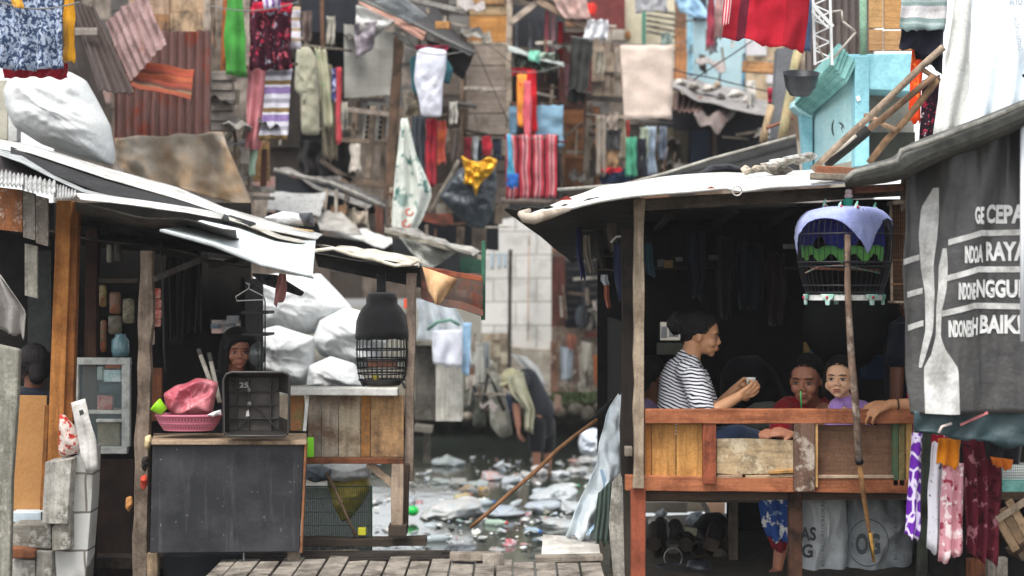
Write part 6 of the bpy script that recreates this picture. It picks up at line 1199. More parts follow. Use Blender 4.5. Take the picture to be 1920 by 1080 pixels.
# --- sloping roof with peach fascia
parts = [quad('fascia', ((672, 6), (690, 2), (800, 62), (792, 76)), (15.3, 15.3, 14.9, 14.9), flat('#b58f80', '#9a7264', 4)), 
         quad('roof_top', ((668, -8), (760, -30), (892, 88), (882, 104)), (15.6, 17, 16.4, 14.8), flat('#3d3b3b', '#2a2828', 5), nu=20, warp=.03),
         ('ridge', M(smooth=True).tube([P(668, -4, 15.0), P(760, 36, 15.0), P(830, 72, 14.9), P(890, 100, 14.8)], .018, 8), flat('#6b6b68')),
         quad('shade_panel', ((800, 75), (888, 104), (868, 150), (805, 100)), (15.4,)*4, flat('#232122', '#171617')),
         quad('white_sheet', ((668, 10), (742, 40), (700, 70), (668, 60)), (15.0,)*4, plastic('#c9c8c4', '#a5a29e'), nu=10, warp=.06, smooth=True),
         quad('mauve_sheet', ((664, 45), (708, 40), (700, 90), (668, 110)), (14.95,)*4, plastic('#8f858c', '#6d646b'), nu=10, warp=.06, smooth=True),
         quad('lower_gutter', ((735, 62), (742, 58), (802, 98), (798, 112)), (14.8,)*4, flat('#5a5855')), 
         quad('grey_sheet', ((700, 4), (755, -6), (800, 30), (770, 44)), (14.7,)*4, rusty('#8f9395', '#5a5856', .2), cor=8, nv=6, amp=.012), bd(816, 40, 842, 54, 14.9, '#b5834c', 'h')]
thing('sloping_roof', 'dark sloping roof with pinkish fascia above the white shirt', 'roof', *parts)
thing('top_roof', 'row of dark upper roofs and boards at the top left of the plywood house', 'roof', *patch(740, -30, 880, 60, 17, [wood('#2c2826', 'h'), wood('#6d6a66', 'h'), wood('#4a4440', 'h'), BLACK], 14, 26, tall=.6), rail(745, -6, 870, 22, 15.8, 10, '#8d8a84'), *clutter(740, -10, 870, 60, 16.5, 10, 62))
# --- plywood house
TG = wood('#a89b90', 'h', '#857868', .3)
parts = [('wall', M().box(866, -30, 962, 300, 17.6, .05), wood('#5c5048', 'v')), bd(876, -20, 946, 8, 17.4, '#b58a5c', 'h'), bd(876, 30, 950, 80, 17.4, '#c08a50', 'h', stain='#9a6a3a'), bd(872, 8, 950, 28, 17.42, '#a8906f', 'h')]
for y0, y1, h in ((84, 122, '#a3968b'), (124, 164, '#a89a90'), (170, 212, '#a79b92'), (214, 252, '#aea298'), (256, 292, '#8f857c')): parts.append(bd(874, y0, 948, y1, 17.4, h, 'h', stain='#8a7a6c'))
parts += [pt(956, -20, 952, 300, 17.2, 11, '#b3a493'), pt(868, 0, 866, 300, 17.2, 7, '#857060'), rail(870, 166, 950, 168, 17.2, 7, '#c4baae'), rail(868, 80, 955, 83, 17.2, 5, '#b8aa98'), pt(877, 200, 874, 250, 17.2, 5, '#7a6a5a'),
          ('cable', M(smooth=True).tube([P(868, 50, 16.9), P(900, 110, 16.9), P(935, 190, 16.9), P(955, 230, 16.9)], .006, 5), simple('#3c3a38')), ('cable', M(smooth=True).tube([P(868, 52, 16.9), P(930, 95, 16.9), P(960, 120, 16.9)], .005, 5), simple('#4c4a48'))]
thing('plywood_house', 'tall plywood house wall with orange top board and grey boards in the middle', 'house', *parts, *clutter(862, 150, 900, 290, 17.2, 5, 53))
# --- barred window house 955-1110
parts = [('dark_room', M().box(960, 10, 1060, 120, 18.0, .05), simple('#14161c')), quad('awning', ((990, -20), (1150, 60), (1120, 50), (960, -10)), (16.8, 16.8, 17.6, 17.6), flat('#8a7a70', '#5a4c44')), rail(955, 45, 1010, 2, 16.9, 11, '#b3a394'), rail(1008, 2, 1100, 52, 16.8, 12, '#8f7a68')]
for x in (968, 994, 1012): parts.append(pt(x, 40, x, 92, 17.3, 6, '#5c6068'))
parts += [('red_strip', M(smooth=True, solid=.004).cloth([(1022, 20), (1020, 105)], [(1030, 22), (1029, 108)], 17.2, .6, .02), fabric('#b3606a')), ('red_strip', M(smooth=True, solid=.004).cloth([(1034, 24), (1032, 108)], [(1042, 26), (1040, 110)], 17.2, .6, .02), fabric('#c99aa0')), ('red_strip', M(smooth=True, solid=.004).cloth([(1046, 40), (1045, 112)], [(1056, 42), (1054, 115)], 17.2, .6, .02), fabric('#a51c26')),
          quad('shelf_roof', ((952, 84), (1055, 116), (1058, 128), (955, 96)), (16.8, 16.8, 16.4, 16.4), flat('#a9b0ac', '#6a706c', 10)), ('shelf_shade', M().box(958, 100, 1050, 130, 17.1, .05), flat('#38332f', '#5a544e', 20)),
          ('wall', M().box(1048, 60, 1110, 205, 17.6, .05), flat('#8d5a54', '#754640', 4)), ('lower_dark', M().box(955, 128, 1060, 205, 17.7, .05), flat('#2a211e', '#3b2520', 8)), rail(955, 195, 1095, 200, 17.0, 6, '#7a5a50'),
          ('lower_wall', M().box(955, 200, 1055, 400, 17.9, .05), flat('#5c5a5c', '#3a3436')), ('top_wall', M().box(1105, -30, 1172, 58, 18.2, .05), flat('#6b302e', '#562422'))]
thing('window_house', 'shack with dark barred window, red strips and maroon wall beside the plywood house', 'house', *parts, *clutter(955, 40, 1110, 200, 17.1, 16, 54))
parts = patch(1050, 200, 1125, 352, 18.1, [wood('#a8714a', 'h'), wood('#8a5a3c', 'h')], 15, 60)+[pt(1104, 190, 1103, 352, 17.6, 18, '#a59888'), rail(1048, 284, 1100, 287, 17.7, 6, '#b3a594'), rail(1054, 262, 1090, 230, 17.6, 4, '#a39a8c'), pt(1058, 230, 1056, 350, 17.7, 7, '#8a6a50')]
thing('orange_board_house', 'orange-brown boarded wall right of the red striped cloth', 'house', *parts, *clutter(1050, 200, 1240, 330, 17.3, 16, 55))
thing('rubble_wall', 'tan and grey rubble wall between the dark trousers and the cream sheet', 'wall', *patch(1100, 55, 1172, 190, 18.0, [flat('#9a8a78', '#6a5c50', 9), flat('#857668', '#5f5046', 9), gB], 16, 24), pt(1160, 90, 1158, 190, 17.5, 12, '#a39688'), rail(1095, 183, 1245, 190, 17.2, 9, '#4a4440'))
parts = [('wall', M().box(1168, -30, 1265, 95, 18.4, .05), flat('#c9c0a8', '#b0a68e', 3)), ('green_frame', M(bevel=.004).box(1204, 0, 1211, 92, 18.2, .05), simple('#3f7a68')), ('stain', M(smooth=True).ell(P(1177, 66, 18.38), (.035, .01, .05)), flat('#b07a48'))]
for i in range(5): parts.append(rail(1212, 18+i*10, 1268, 26+i*11, 18.0, 5, '#8f8a7c', 'louvre'))
thing('cream_house', 'cream wall with a green window frame and slats above the hanging cream sheet', 'house', *parts)
thing('orange_post', 'orange-brown weathered post between the cream sheet and the pale blue wall', 'post', pt(1276, 55, 1276, 155, 17.5, 22, '#a5714a'))
parts = [('wall', M().box(1288, -30, 1400, 170, 20, .05), flat('#b5cdd2', '#9fbcc4', 3)), pt(1294, -20, 1294, 150, 19.8, 8, '#8fc0d4'), pt(1396, 100, 1394, 160, 19.8, 7, '#7ab0cc'), ('blue_roof', M(smooth=True, solid=.01).cloth([(1262, -10), (1275, 22)], [(1310, 0), (1340, 42)], 18.5, 2, .05), fabric('#9fc4e0')), ('dark_window', M().box(1300, -20, 1325, 40, 19.9, .02), simple('#1b2430'))]
thing('pale_blue_house', 'pale blue house wall behind the red cloth in the upper right', 'house', *parts, *clutter(1265, 0, 1400, 150, 19.5, 8, 59))
thing('white_house', 'white wall patch with tan boards under the dark red cloth', 'house', *patch(1398, 60, 1470, 300, 19.5, [flat('#cfcccf', '#b3aeb0', 3), wood('#b39f84', 'v'), flat('#bfb4a8', '#a09484')], 18, 40), rail(1392, 124, 1462, 130, 15, 20, '#b3855a'))
solo('grey_column', 'dark grey square column under the hem of the dark red cloth', 'column', M(bevel=.005).poly([(1458, 90), (1494, 90), (1488, 180), (1470, 262), (1448, 262)], 12.5, .15), flat('#6c6d70', '#55565a', 3))
solo('bamboo_post', 'yellowish bamboo post right of the dark grey column', 'post', M(smooth=True).pole(P(1496, 96, 12), P(1466, 262, 12), .035, .01), wood('#b3a07a', 'v', '#7a8a68', .4))
solo('stick_pile', 'tan stick leaning left of the grey column near the roof edge', 'stick', M(smooth=True).pole(P(1446, 200, 12.4), P(1430, 268, 12.4), .03, .01), wood('#b39a7a', 'v'))
solo('stick_pile', 'thin brown stick slanting across the foot of the grey column', 'stick', M(smooth=True).pole(P(1436, 242, 12.2), P(1486, 220, 12.2), .012, .01), wood('#8a5a48', 'v'))
solo('red_bundle', 'small dark red cloth hanging left of the grey column', 'cloth', M(smooth=True).pillow([(1438, 165), (1455, 163), (1457, 195), (1440, 194)], 14, .04, .02, 9), fabric('#8c1c30'))
# --- debris roof 1260-1440
parts = [quad('roof', ((1262, 150), (1440, 185), (1436, 224), (1262, 165)), (18, 18, 16, 16), flat('#8d8a88', '#6a6664', 8), nu=30, warp=.05, jag=.03),
         quad('brown_awning', ((1262, 176), (1330, 186), (1310, 212), (1262, 205)), (16.6, 16.6, 16, 16), rusty('#7a625a', '#5f453b', .4), cor=5, nv=6), quad('curved_awning', ((1310, 188), (1388, 205), (1350, 242), (1300, 215)), (16.5, 16.5, 15.8, 15.8), rusty('#6f6460', '#5a4038', .4), nu=10, warp=.06, smooth=True),
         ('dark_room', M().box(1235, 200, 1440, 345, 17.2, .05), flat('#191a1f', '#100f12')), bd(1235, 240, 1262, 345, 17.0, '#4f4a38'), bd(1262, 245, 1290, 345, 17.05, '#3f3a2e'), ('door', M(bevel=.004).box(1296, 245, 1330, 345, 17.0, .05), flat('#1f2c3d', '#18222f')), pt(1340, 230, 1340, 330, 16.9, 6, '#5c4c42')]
thing('debris_roof_house', 'dark shack with a rubbish-strewn grey roof and curved awning', 'house', *parts, *clutter(1240, 215, 1430, 320, 16.7, 12, 56))
random.seed(31)
names = ['white crushed bag at the left end of', 'grey cloth second from the left on', 'pale plastic in the middle of', 'pale sheet scrap right of the middle on', 'white scrap near the right end of', 'black bucket-like lump hanging from', 'small tan lump on']
for i, (x, y, r, h) in enumerate(((1275, 155, 13, '#cfcac4'), (1300, 162, 15, '#9a948c'), (1330, 165, 16, '#b3aca4'), (1380, 176, 16, '#d6d3ce'), (1405, 186, 14, '#c9c2b8'), (1352, 182, 10, '#26282c'), (1345, 160, 9, '#a08a70'))):
    solo('roof_debris', names[i]+' the debris-strewn roof', 'rubbish', M(smooth=True).pillow([(x-r, y+5), (x-r*.5, y-7), (x+r*.4, y-6), (x+r, y+3), (x+r*.4, y+7), (x-r*.5, y+8)], 16.9-(y-150)*.01, .12, .06, 9), plastic(h, '#8a847a', 9, .6), group='rubbish on the grey roof')
# --- white block wall and old window house
parts = [('block_wall', M().poly([(903, 418), (1034, 395), (1034, 668), (1030, 690), (903, 672)], 20.4, .2), block('#d3d1cd', '#c3c1bd', '#8f8c86', .55, .3, .008)), ('plinth', M(bevel=.01).poly([(950, 650), (1034, 655), (1034, 742), (950, 742)], 20.2, .2), flat('#b5aea2', '#8a8072', 6)), pt(957, 468, 955, 690, 19.9, 7, '#38342f'), pt(992, 440, 990, 640, 20.2, 3, '#c9b09a'),
         ('vent_strips', M().box(920, 476, 925, 500, 20.38, .02).box(933, 474, 938, 500, 20.38, .02).box(944, 474, 949, 498, 20.38, .02), simple('#9fb0bc'))]
thing('block_wall_house', 'white-painted block wall house on the far bank in the middle', 'house', *parts)
thing('rubble_base', 'tan rubble masonry at the foot of the white block wall', 'wall', *patch(903, 625, 952, 742, 20.1, [flat('#a39784', '#7a6d5c', 9), flat('#8f8473', '#5f5548', 9), flat('#b8ae9c', '#8a7f6c', 9)], 21, 14, tall=2.2, depth=.15))
parts = [('maroon_post', M(bevel=.004).box(1034, 480, 1060, 612, 19.2, .06), wood('#6b4038', 'v')), ('window_dark', M().box(1060, 490, 1170, 615, 19.4, .05), flat('#1c1f24', '#121416'))]
for i in range(7): parts.append(rail(1062, 505+i*15, 1084, 505+i*15, 19.2, 5, '#39393b', 'louvre')); parts.append(rail(1104, 505+i*15, 1128, 505+i*15, 19.2, 5, '#544c48', 'louvre'))
parts += [pt(1095, 490, 1095, 612, 19.1, 7, '#3a3c42'), rail(1102, 582, 1140, 584, 18.9, 6, '#a09a92'), rail(1104, 618, 1122, 562, 18.8, 7, '#a8a29a'), ('blue_drum', M(smooth=True).ell(P(1090, 595, 19.1), (.07, .04, .14)), flat('#4a5157')), ('lower_wall', M().box(1034, 612, 1170, 720, 19.6, .06), flat('#8f8072', '#6a5a4e', 8)), bd(1120, 600, 1170, 640, 19.2, '#a3958a', 'h'), ('red_sill', M(bevel=.004).box(1096, 622, 1124, 632, 19.1, .05), wood('#7c4438', 'h'))]
parts += [bd(1032+i*17, 640+(i*7) % 13, 1047+i*17, 735, 19.3+.02*i, ('#8d6a58', '#a89a8a', '#7d6a5e', '#b3aa9c', '#9a8d7d', '#a39c8c', '#8a7f70', '#a09586')[i], 'v', pale='#c9c0b4') for i in range(8)]
thing('louvre_house', 'old house with dark louvred windows and a stained board wall on the far bank', 'house', *parts, *clutter(1040, 500, 1170, 730, 18.9, 18, 60))
for x0, y0, x1, y1, h, l in ((1050, 650, 1074, 715, '#b3bcc4', 'bluish white rags piled against the stained board wall'), (1112, 665, 1130, 725, '#b5683c', 'orange rag hanging on the stained board wall'), (1062, 625, 1080, 660, '#a86a58', 'pinkish rag above the bluish white rags'), (1090, 640, 1108, 700, '#c9c2b4', 'cream rag between the bluish and orange rags'), (1136, 655, 1160, 700, '#8a8478', 'grey rag right of the orange rag')):
    hang('bank_rag', l, 'rag', [(x0, y0), (x0+3, y1)], [(x1, y0+4), (x1-3, y1-5)], 19.0, fabric(h, '', 8), 1.5, .04, group='rags on the far bank wall')
# --- lower mid roofs
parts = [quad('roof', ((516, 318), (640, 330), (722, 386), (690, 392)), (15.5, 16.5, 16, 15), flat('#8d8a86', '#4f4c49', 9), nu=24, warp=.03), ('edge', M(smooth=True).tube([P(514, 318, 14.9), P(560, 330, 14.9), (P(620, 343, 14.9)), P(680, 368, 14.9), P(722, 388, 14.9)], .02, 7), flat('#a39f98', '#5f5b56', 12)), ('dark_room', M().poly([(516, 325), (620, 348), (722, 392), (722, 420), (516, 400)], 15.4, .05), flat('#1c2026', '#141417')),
         pt(712, 385, 712, 450, 15.2, 14, '#6b4438')]
thing('low_roof_shack', 'dark shack under a grey roof edge sloping down right below the balcony', 'shack', *parts, *clutter(520, 345, 720, 400, 15.2, 12, 57))
parts = [quad('sheet', ((508, 360), (612, 362), (600, 404), (500, 392)), (14.8, 14.8, 14.2, 14.2), rusty('#9a9a98', '#6a6460', .2), cor=6, axis=1, nu=6), quad('sheet', ((590, 395), (640, 400), (680, 440), (600, 430)), (14.6, 14.6, 14, 14), flat('#a8a5a0', '#7a766f')), quad('white_roof', ((596, 425), (680, 432), (742, 452), (720, 466)), (15, 15, 14.4, 13.6), flat('#cfcfcc', '#9f9d98', 6), nu=20, warp=.03), ('gap_shade', M().poly([(500, 396), (600, 420), (600, 440), (500, 430)], 14.4, .05), flat('#232324')), ('gap_shade', M().poly([(592, 440), (742, 460), (742, 500), (592, 480)], 14.6, .05), flat('#232021')), bd(620, 385, 650, 402, 15.1, '#8a6a52', 'h'), bd(660, 400, 712, 440, 15.3, '#7a6f64')]
thing('grey_sheet_roof', 'patchwork of grey and white roofing sheets above the white sack pile', 'roof', *parts)
for pts_, D, h, l in (([(495, 408), (530, 396), (560, 400), (588, 412), (580, 424), (520, 424)], 9.9, '#cfd0d2', 'white crumpled cloth lying on top of the left stall roof'), ([(488, 420), (530, 424), (590, 432), (588, 438), (500, 434)], 9.8, '#b3966a', 'tan flattened cardboard under the white cloth on the roof'), ([(560, 400), (586, 398), (590, 425), (570, 424)], 9.85, '#3a3c40', 'dark bundle with yellow edge at the right end of the roof pile')):
    solo('roof_pile', l, 'bundle', M(smooth=True).pillow(pts_, D, .07, .025, 10), fabric(h, '', 9))
parts = [quad('sheet', ((592, 462), (690, 470), (792, 488), (786, 500)), (9.8, 9.9, 9.8, 8.5), flat('#cfcabc', '#8f887a', 8), nu=30, warp=.015, smooth=True), ('dark_under', M(solid=.006).sheet(P(590, 474, 8.9), P(790, 500, 8.5), P(780, 515, 10.2), P(600, 500, 10.2), 10, 6), flat('#3a3733', '#24221f')), ('wavy_edge', M(smooth=True).tube([P(x, y, 8.5) for x, y in ((590, 470), (625, 466), (660, 478), (700, 486), (740, 498), (770, 496), (785, 488), (790, 496))], .01, 8), flat('#d3cebf', '#9a9384', 9)), ('dark_edge', M().poly([(590, 476), (700, 496), (788, 505), (790, 540), (700, 522), (596, 500)], 8.95, .02), flat('#302e2c', '#201e1c'))]
thing('stall_roof_extension', 'wavy cream roofing sheet over the right part of the left stall', 'roof', *parts)
parts = [quad('rust_sheet', ((788, 500), (905, 516), (905, 594), (790, 560)), (9.6, 9.6, 9.3, 9.3), rusty('#4a3a30', '#6b3420', .6, 6), cor=3, axis=1, nu=12, amp=.03), ('orange_edge', M(bevel=.003).beam(P(798, 505, 9.3), P(904, 523, 9.3), .03, .02), rusty('#8f4a2c', '#6a2a18', .5)), ('green_edge', M(bevel=.003).beam(P(907, 452, 9.6), P(906, 600, 9.6), .025, .05), flat('#3a6650', '#28483a'))]
thing('rust_awning', 'dark rusty corrugated awning behind the cream pennant', 'awning', *parts)
m = M(smooth=True, solid=.004); m.grid([[P(a[0]*(1-t)+b[0]*t, a[1]*(1-t)+b[1]*t, 8.45+.03*math.sin(t*6+a[1]*.05)) for t in [k/8 for k in range(9)]] for a, b in (((792, 500), (858, 523)), ((797, 520), (850, 537)), ((803, 545), (836, 556)), ((817, 571), (821, 572)))])
solo('cream_flap', 'triangular cream flap hanging from the roof right of the dome cage', 'flap', m, flat('#c9a880', '#b3845a', 5))
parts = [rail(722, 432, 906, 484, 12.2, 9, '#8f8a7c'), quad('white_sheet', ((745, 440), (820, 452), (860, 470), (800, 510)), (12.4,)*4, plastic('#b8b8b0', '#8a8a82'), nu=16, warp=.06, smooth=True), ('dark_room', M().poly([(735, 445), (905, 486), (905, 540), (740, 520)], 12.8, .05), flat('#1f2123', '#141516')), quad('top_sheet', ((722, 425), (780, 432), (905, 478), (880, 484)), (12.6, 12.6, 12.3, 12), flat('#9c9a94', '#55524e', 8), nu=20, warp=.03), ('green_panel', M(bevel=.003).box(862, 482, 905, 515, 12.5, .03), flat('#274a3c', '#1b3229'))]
thing('awning_frame', 'sagging white sheet under a slanting timber right of the printed cloth', 'awning', *parts)
# --- white plank hut and laundry at the canal
parts = [('side', M(bevel=.004).box(778, 648, 816, 788, 14.3, .4), wood('#5c5852', 'v', '#38352f', .5)), ('front', M(bevel=.004).box(817, 648, 866, 790, 14.25, .35), wood('#c4c0b6', 'v', '#8a867c', .4)), ('roof', M(bevel=.004).box(776, 640, 868, 648, 14.15, .5), wood('#77736a', 'h')), ('ledge', M(bevel=.004).beam(P(778, 800, 14.3), P(812, 804, 14.3), .06, .3), flat('#6a665c')), ('stilt', M(bevel=.004).beam(P(801, 800, 14.5), P(800, 868, 14.5), .06, .06), wood('#6a665e', 'v'))]
thing('plank_hut', 'small plank hut with dark side and white front standing over the canal', 'hut', *parts, *clutter(868, 620, 905, 780, 16.5, 8, 61))
hang('white_towel', 'white towel hanging on the front of the plank hut', 'towel', [(812, 620), (810, 650), (812, 680)], [(866, 618), (868, 650), (866, 688)], 14.0, fabric('#ced0d8', '#b8bcc8'), 2, .02)
hang('white_laundry', 'bulky white cloth hanging above the plank hut', 'cloth', [(782, 560), (785, 600), (782, 640)], [(850, 570), (878, 620), (886, 690)], 14.6, fabric('#c9ced2', '#a9b3ba'), 2.4, .06, nu=30)
hang('blue_band', 'pale blue strip hanging at the right side of the white towel', 'cloth', [(868, 605), (866, 700)], [(884, 605), (880, 705)], 14.1, fabric('#8fb0cc'), .8, .02)
solo('green_pipe', 'green curved hose lying on the white cloth above the hut', 'hose', M(smooth=True).tube([P(802, 618, 14.05), P(820, 604, 14.0), P(845, 600, 14.0), P(862, 610, 14.0)], .015, 7), simple('#4f7a6a'))
# ================================================================ washing across the canal
def H(name, label, cat, x0, y0, x1, y1, D, mt, folds=2, amp=.03, tl=0, bl_=0, tr=0, br=0, g=None): return hang(name, label, cat, [(x0+tl, y0), ((x0*2+tl+bl_)/2, (y0+y1)/2), (x0+bl_, y1)], [(x1+tr, y0), ((x1*2+tr+br)/2, (y0+y1)/2), (x1+br, y1)], D, mt, folds*1.2, amp, group=g, wob=min(.22, 4.5/(x1-x0)), hem=.012 if D < 13.5 or x1-x0 > 60 else .03, wr=.03)
H('batik_cloth', 'blue and white batik cloth hanging in the top left corner', 'cloth', -20, -20, 120, 130, 9.6, floral('#34425e', '#8f9db5', '#aab4c4', s=30, thr=.52), 3.2, .04)
H('mustard_cloth', 'mustard yellow cloth hanging right of the batik cloth', 'cloth', 118, -20, 139, 116, 9.7, fabric('#c98f1c', '#b57a12'), 1, .02)
H('red_cloth', 'red cloth peeping out below the batik cloth', 'cloth', 6, 118, 128, 146, 9.75, fabric('#8f1226'), 3, .02)
H('mustard_rag', 'small orange-yellow rag over the top of the batik cloth', 'rag', 22, -12, 42, 14, 9.5, fabric('#d09a3a'), 1, .01)
m = M(smooth=True); m.pillow([(10, 170), (20, 145), (70, 132), (130, 134), (160, 150), (182, 190), (205, 235), (214, 285), (212, 312), (150, 295), (80, 272), (30, 240), (14, 205)], 10.6, .3, .04, 3.4, n=100, rings=28, pw=.5, an=2.4, hf=.8)
solo('white_sack', 'huge white sack resting on the left stall roof below the batik cloth', 'sack', m, SACK, group='white sacks piled behind the left counter')
thing('corner_post', 'pale grey post behind the huge white sack at the left edge', 'post', ('post', M(bevel=.004).box(-10, 150, 14, 262, 10.9, .1), flat('#b3afa0')), ('base', M(bevel=.004).box(15, 215, 32, 265, 10.9, .1), flat('#c9c9c6')))
H('green_cloth', 'bright green cloth hanging right of the tin shack', 'cloth', 424, -20, 452, 142, 12.9, fabric('#3f8a38', '#357a30'), 1.3, .03, br=14)
H('floral_dress', 'dark red dress with pink and white flowers hanging at upper left', 'dress', 468, -10, 548, 130, 12.8, floral('#38101f', '#a82a44', '#8a8a98', '#c05a6a', s=9, thr=.6), 3, .04)
H('purple_scarf', 'white and purple striped scarf above the floral dress', 'scarf', 492, -20, 526, 16, 12.6, stripes(((1, '#c9c0d4'), (1, '#7a5a90')), 3, 0), 1, .02)
H('red_trim_cloth', 'bright red cloth edge above the floral dress', 'cloth', 474, 4, 546, 22, 12.7, fabric('#c01a3c'), 2, .02)
H('lace_cloth', 'white cloth with tan bands right of the floral dress', 'cloth', 540, 12, 563, 92, 13.0, stripes(((2, '#c9c4cc'), (1, '#a39076')), 4, 1), 1, .02)
H('pink_cloth', 'dusty pink cloth hanging below the floral dress', 'cloth', 464, 122, 510, 282, 13.0, fabric('#c47f84', '#b06c72'), 2, .04, bl_=-6, br=-24)
H('striped_towel', 'towel with purple, white and olive cross stripes beside the pink cloth', 'towel', 500, 128, 549, 262, 12.9, stripes(((2, '#7f6844'), (2, '#d0cdd6'), (2, '#9a98a4'), (2, '#d0cdd6'), (3, '#8d78a8'), (1, '#d0cdd6')), 2.6, 1), 1.5, .02, bl_=-14, br=-10)
H('mint_cloth', 'pale mint cloth hanging below the pink cloth', 'cloth', 466, 262, 486, 330, 13.1, fabric('#a9c4ae'), 1, .02, br=-10)
m = M(smooth=True); m.pillow([(556, 90), (580, 86), (594, 110), (598, 170), (600, 254), (565, 252), (566, 180), (552, 170)], 15.2, .07, .03, 9); solo('grey_trousers', 'pale grey-olive trousers hanging in front of the dark balcony', 'trousers', m, fabric('#a3a08c', '#8a8876'))
H('green_print_shirt', 'pale shirt with green print hanging right of the grey-olive trousers', 'shirt', 590, 88, 612, 240, 15.3, floral('#a9a68e', '#6a9a6a', s=8, thr=.58), 1.5, .03, bl_=18, br=14)
H('tan_cloth', 'long tan cloth hanging below the green print shirt', 'cloth', 596, 120, 622, 300, 15.4, fabric('#8f8672', '#6d6454'), 2, .03, bl_=10, br=12)
H('red_trousers', 'narrow red trousers leg hanging at the right end of the balcony clothes', 'trousers', 630, 125, 641, 268, 15.2, fabric('#b03a42'), .8, .02)
H('navy_strip', 'thin navy and white printed cloth left of the red trousers leg', 'cloth', 622, 128, 632, 190, 15.25, floral('#2a3060', '#a9a9c4', s=20), .8, .02)
H('white_rag', 'small white rag hanging under the vent block', 'rag', 656, 268, 676, 320, 15.3, fabric('#c9c0b4'), 1, .02)
H('dark_rag', 'black heap of cloth hanging below the grey-olive trousers', 'cloth', 560, 262, 660, 330, 15.6, fabric('#1f1c1b'), 3, .05)
m = M(smooth=True); m.pillow([(782, 95), (800, 88), (820, 92), (838, 94), (836, 130), (830, 160), (828, 220), (790, 218), (786, 190), (776, 150)], 14.6, .05, .02, 9); solo('white_shirt', 'white sleeveless shirt hanging in front of a teal one under the sloping roof', 'shirt', m, fabric('#cdced6', '#b9bbc8'))
m = M(smooth=True); m.pillow([(768, 110), (790, 96), (832, 100), (850, 130), (842, 160), (828, 150), (800, 195), (772, 170)], 14.9, .05, .02, 9); solo('teal_shirt', 'dark teal shirt hanging behind the white sleeveless shirt', 'shirt', m, fabric('#2a5c66', '#1f454e'))
H('maroon_cloth', 'maroon cloth edge above the white sleeveless shirt', 'cloth', 780, 84, 840, 96, 14.7, fabric('#7a2438'), 2, .02)
solo('tan_bundle', 'dark and tan bundle left of the white sleeveless shirt', 'bundle', M(smooth=True).pillow([(755, 170), (780, 165), (790, 200), (786, 225), (760, 215)], 15, .07, .03, 9), fabric('#5a544c', '#8a7a62'))
H('black_trousers', 'blue-black trousers hanging below the white sleeveless shirt', 'trousers', 772, 215, 798, 345, 14.8, fabric('#3a4048', '#23262c'), 2, .03)
H('crimson_trousers', 'crimson trousers hanging right of the blue-black ones', 'trousers', 798, 220, 818, 350, 14.7, fabric('#a01226', '#6f1428'), 1.5, .03)
H('orange_shirt', 'rust orange cloth hanging right of the crimson trousers', 'cloth', 814, 225, 836, 308, 14.75, fabric('#b35a30', '#a0324a'), 1.5, .03)
m = M(smooth=True, solid=.004); m.cloth([(752, 222), (745, 290), (738, 350), (734, 420), (742, 436)], [(764, 222), (780, 290), (812, 360), (792, 410), (770, 446)], 14.2, 2.2, .05, nu=30, wr=.04)
solo('printed_tarp', 'white bag sheet with green print and red marks at its foot', 'sheet', m, floral('#c4c8c0', '#3f6a62', '#7a8f88', s=5, thr=.57))
for i, (x, y, l) in enumerate(((768, 398, 'upper red ring mark on the printed bag sheet'), (762, 420, 'lower red ring mark on the printed bag sheet'))): solo('red_mark', l, 'mark', M(smooth=True).tube([P(x+7*math.cos(t*.7), y+6*math.sin(t*.7), 14.08) for t in range(8)], .009, 5), simple('#b03828'))
H('lower_rag', 'patterned rag hanging left of the printed bag sheet', 'rag', 730, 350, 746, 425, 14.4, floral('#8a8070', '#5c3a34', s=12), 1, .02)
m = M(smooth=True); m.pillow([(858, 318), (880, 308), (930, 310), (934, 350), (925, 400), (908, 430), (880, 425), (850, 398), (822, 370), (838, 345)], 14.6, .16, .08, 6, n=70, rings=18); solo('garbage_bag', 'black garbage bag hanging in the middle with gold foil on it', 'bag', m, plastic('#2c3238', '#3f474e', 5, .25))
m = M(smooth=True); m.pillow([(864, 290), (880, 300), (900, 304), (915, 292), (934, 300), (925, 322), (912, 335), (900, 345), (893, 370), (886, 348), (868, 345), (872, 325)], 14.35, .07, .06, 12); solo('gold_foil', 'crumpled gold foil bow on top of the black garbage bag', 'foil', m, simple('#d09a1e', .3, .6, .55))
for x0, y0, x1, y1, h, l in ((870, 256, 884, 300, '#7c1f2a', 'dark red cloth behind the top of the garbage bag'), (888, 255, 896, 300, '#b8bcc0', 'pale strip behind the top of the garbage bag'), (904, 254, 922, 292, '#b02a38', 'red cloth between dark strips above the garbage bag'), (924, 258, 942, 300, '#1e2330', 'navy cloth above the right of the garbage bag'), (896, 262, 904, 300, '#1a1c22', 'black strip above the gold foil')): H('hanging_cloth', l, 'cloth', x0, y0, x1, y1, 15.5, fabric(h), .8, .02)
H('teal_plant_cloth', 'grey-green rags on the little roof shelf under the barred window', 'rag', 962, 98, 1040, 135, 16.6, floral('#4a5048', '#8a9a8c', s=12, thr=.5), 3, .05)
H('mint_strip', 'mint strip hanging from the little roof shelf', 'strip', 992, 94, 1012, 116, 16.3, fabric('#7fc4ac'), 1, .02)
H('orange_scarf', 'yellow-orange scarf hanging in front of the blue panel', 'scarf', 970, 138, 988, 240, 16.3, floral('#e09040', '#c93a2a', s=8, thr=.58), 1.2, .03)
H('red_scarf', 'red scarf with orange ends right of the yellow-orange scarf', 'scarf', 988, 130, 1006, 248, 16.4, floral('#c01e28', '#d8603c', s=7, thr=.62), 1.2, .03)
H('pink_scarf', 'pink scarf between the yellow-orange and red scarves', 'scarf', 982, 150, 996, 256, 16.25, fabric('#d0606c'), .8, .02)
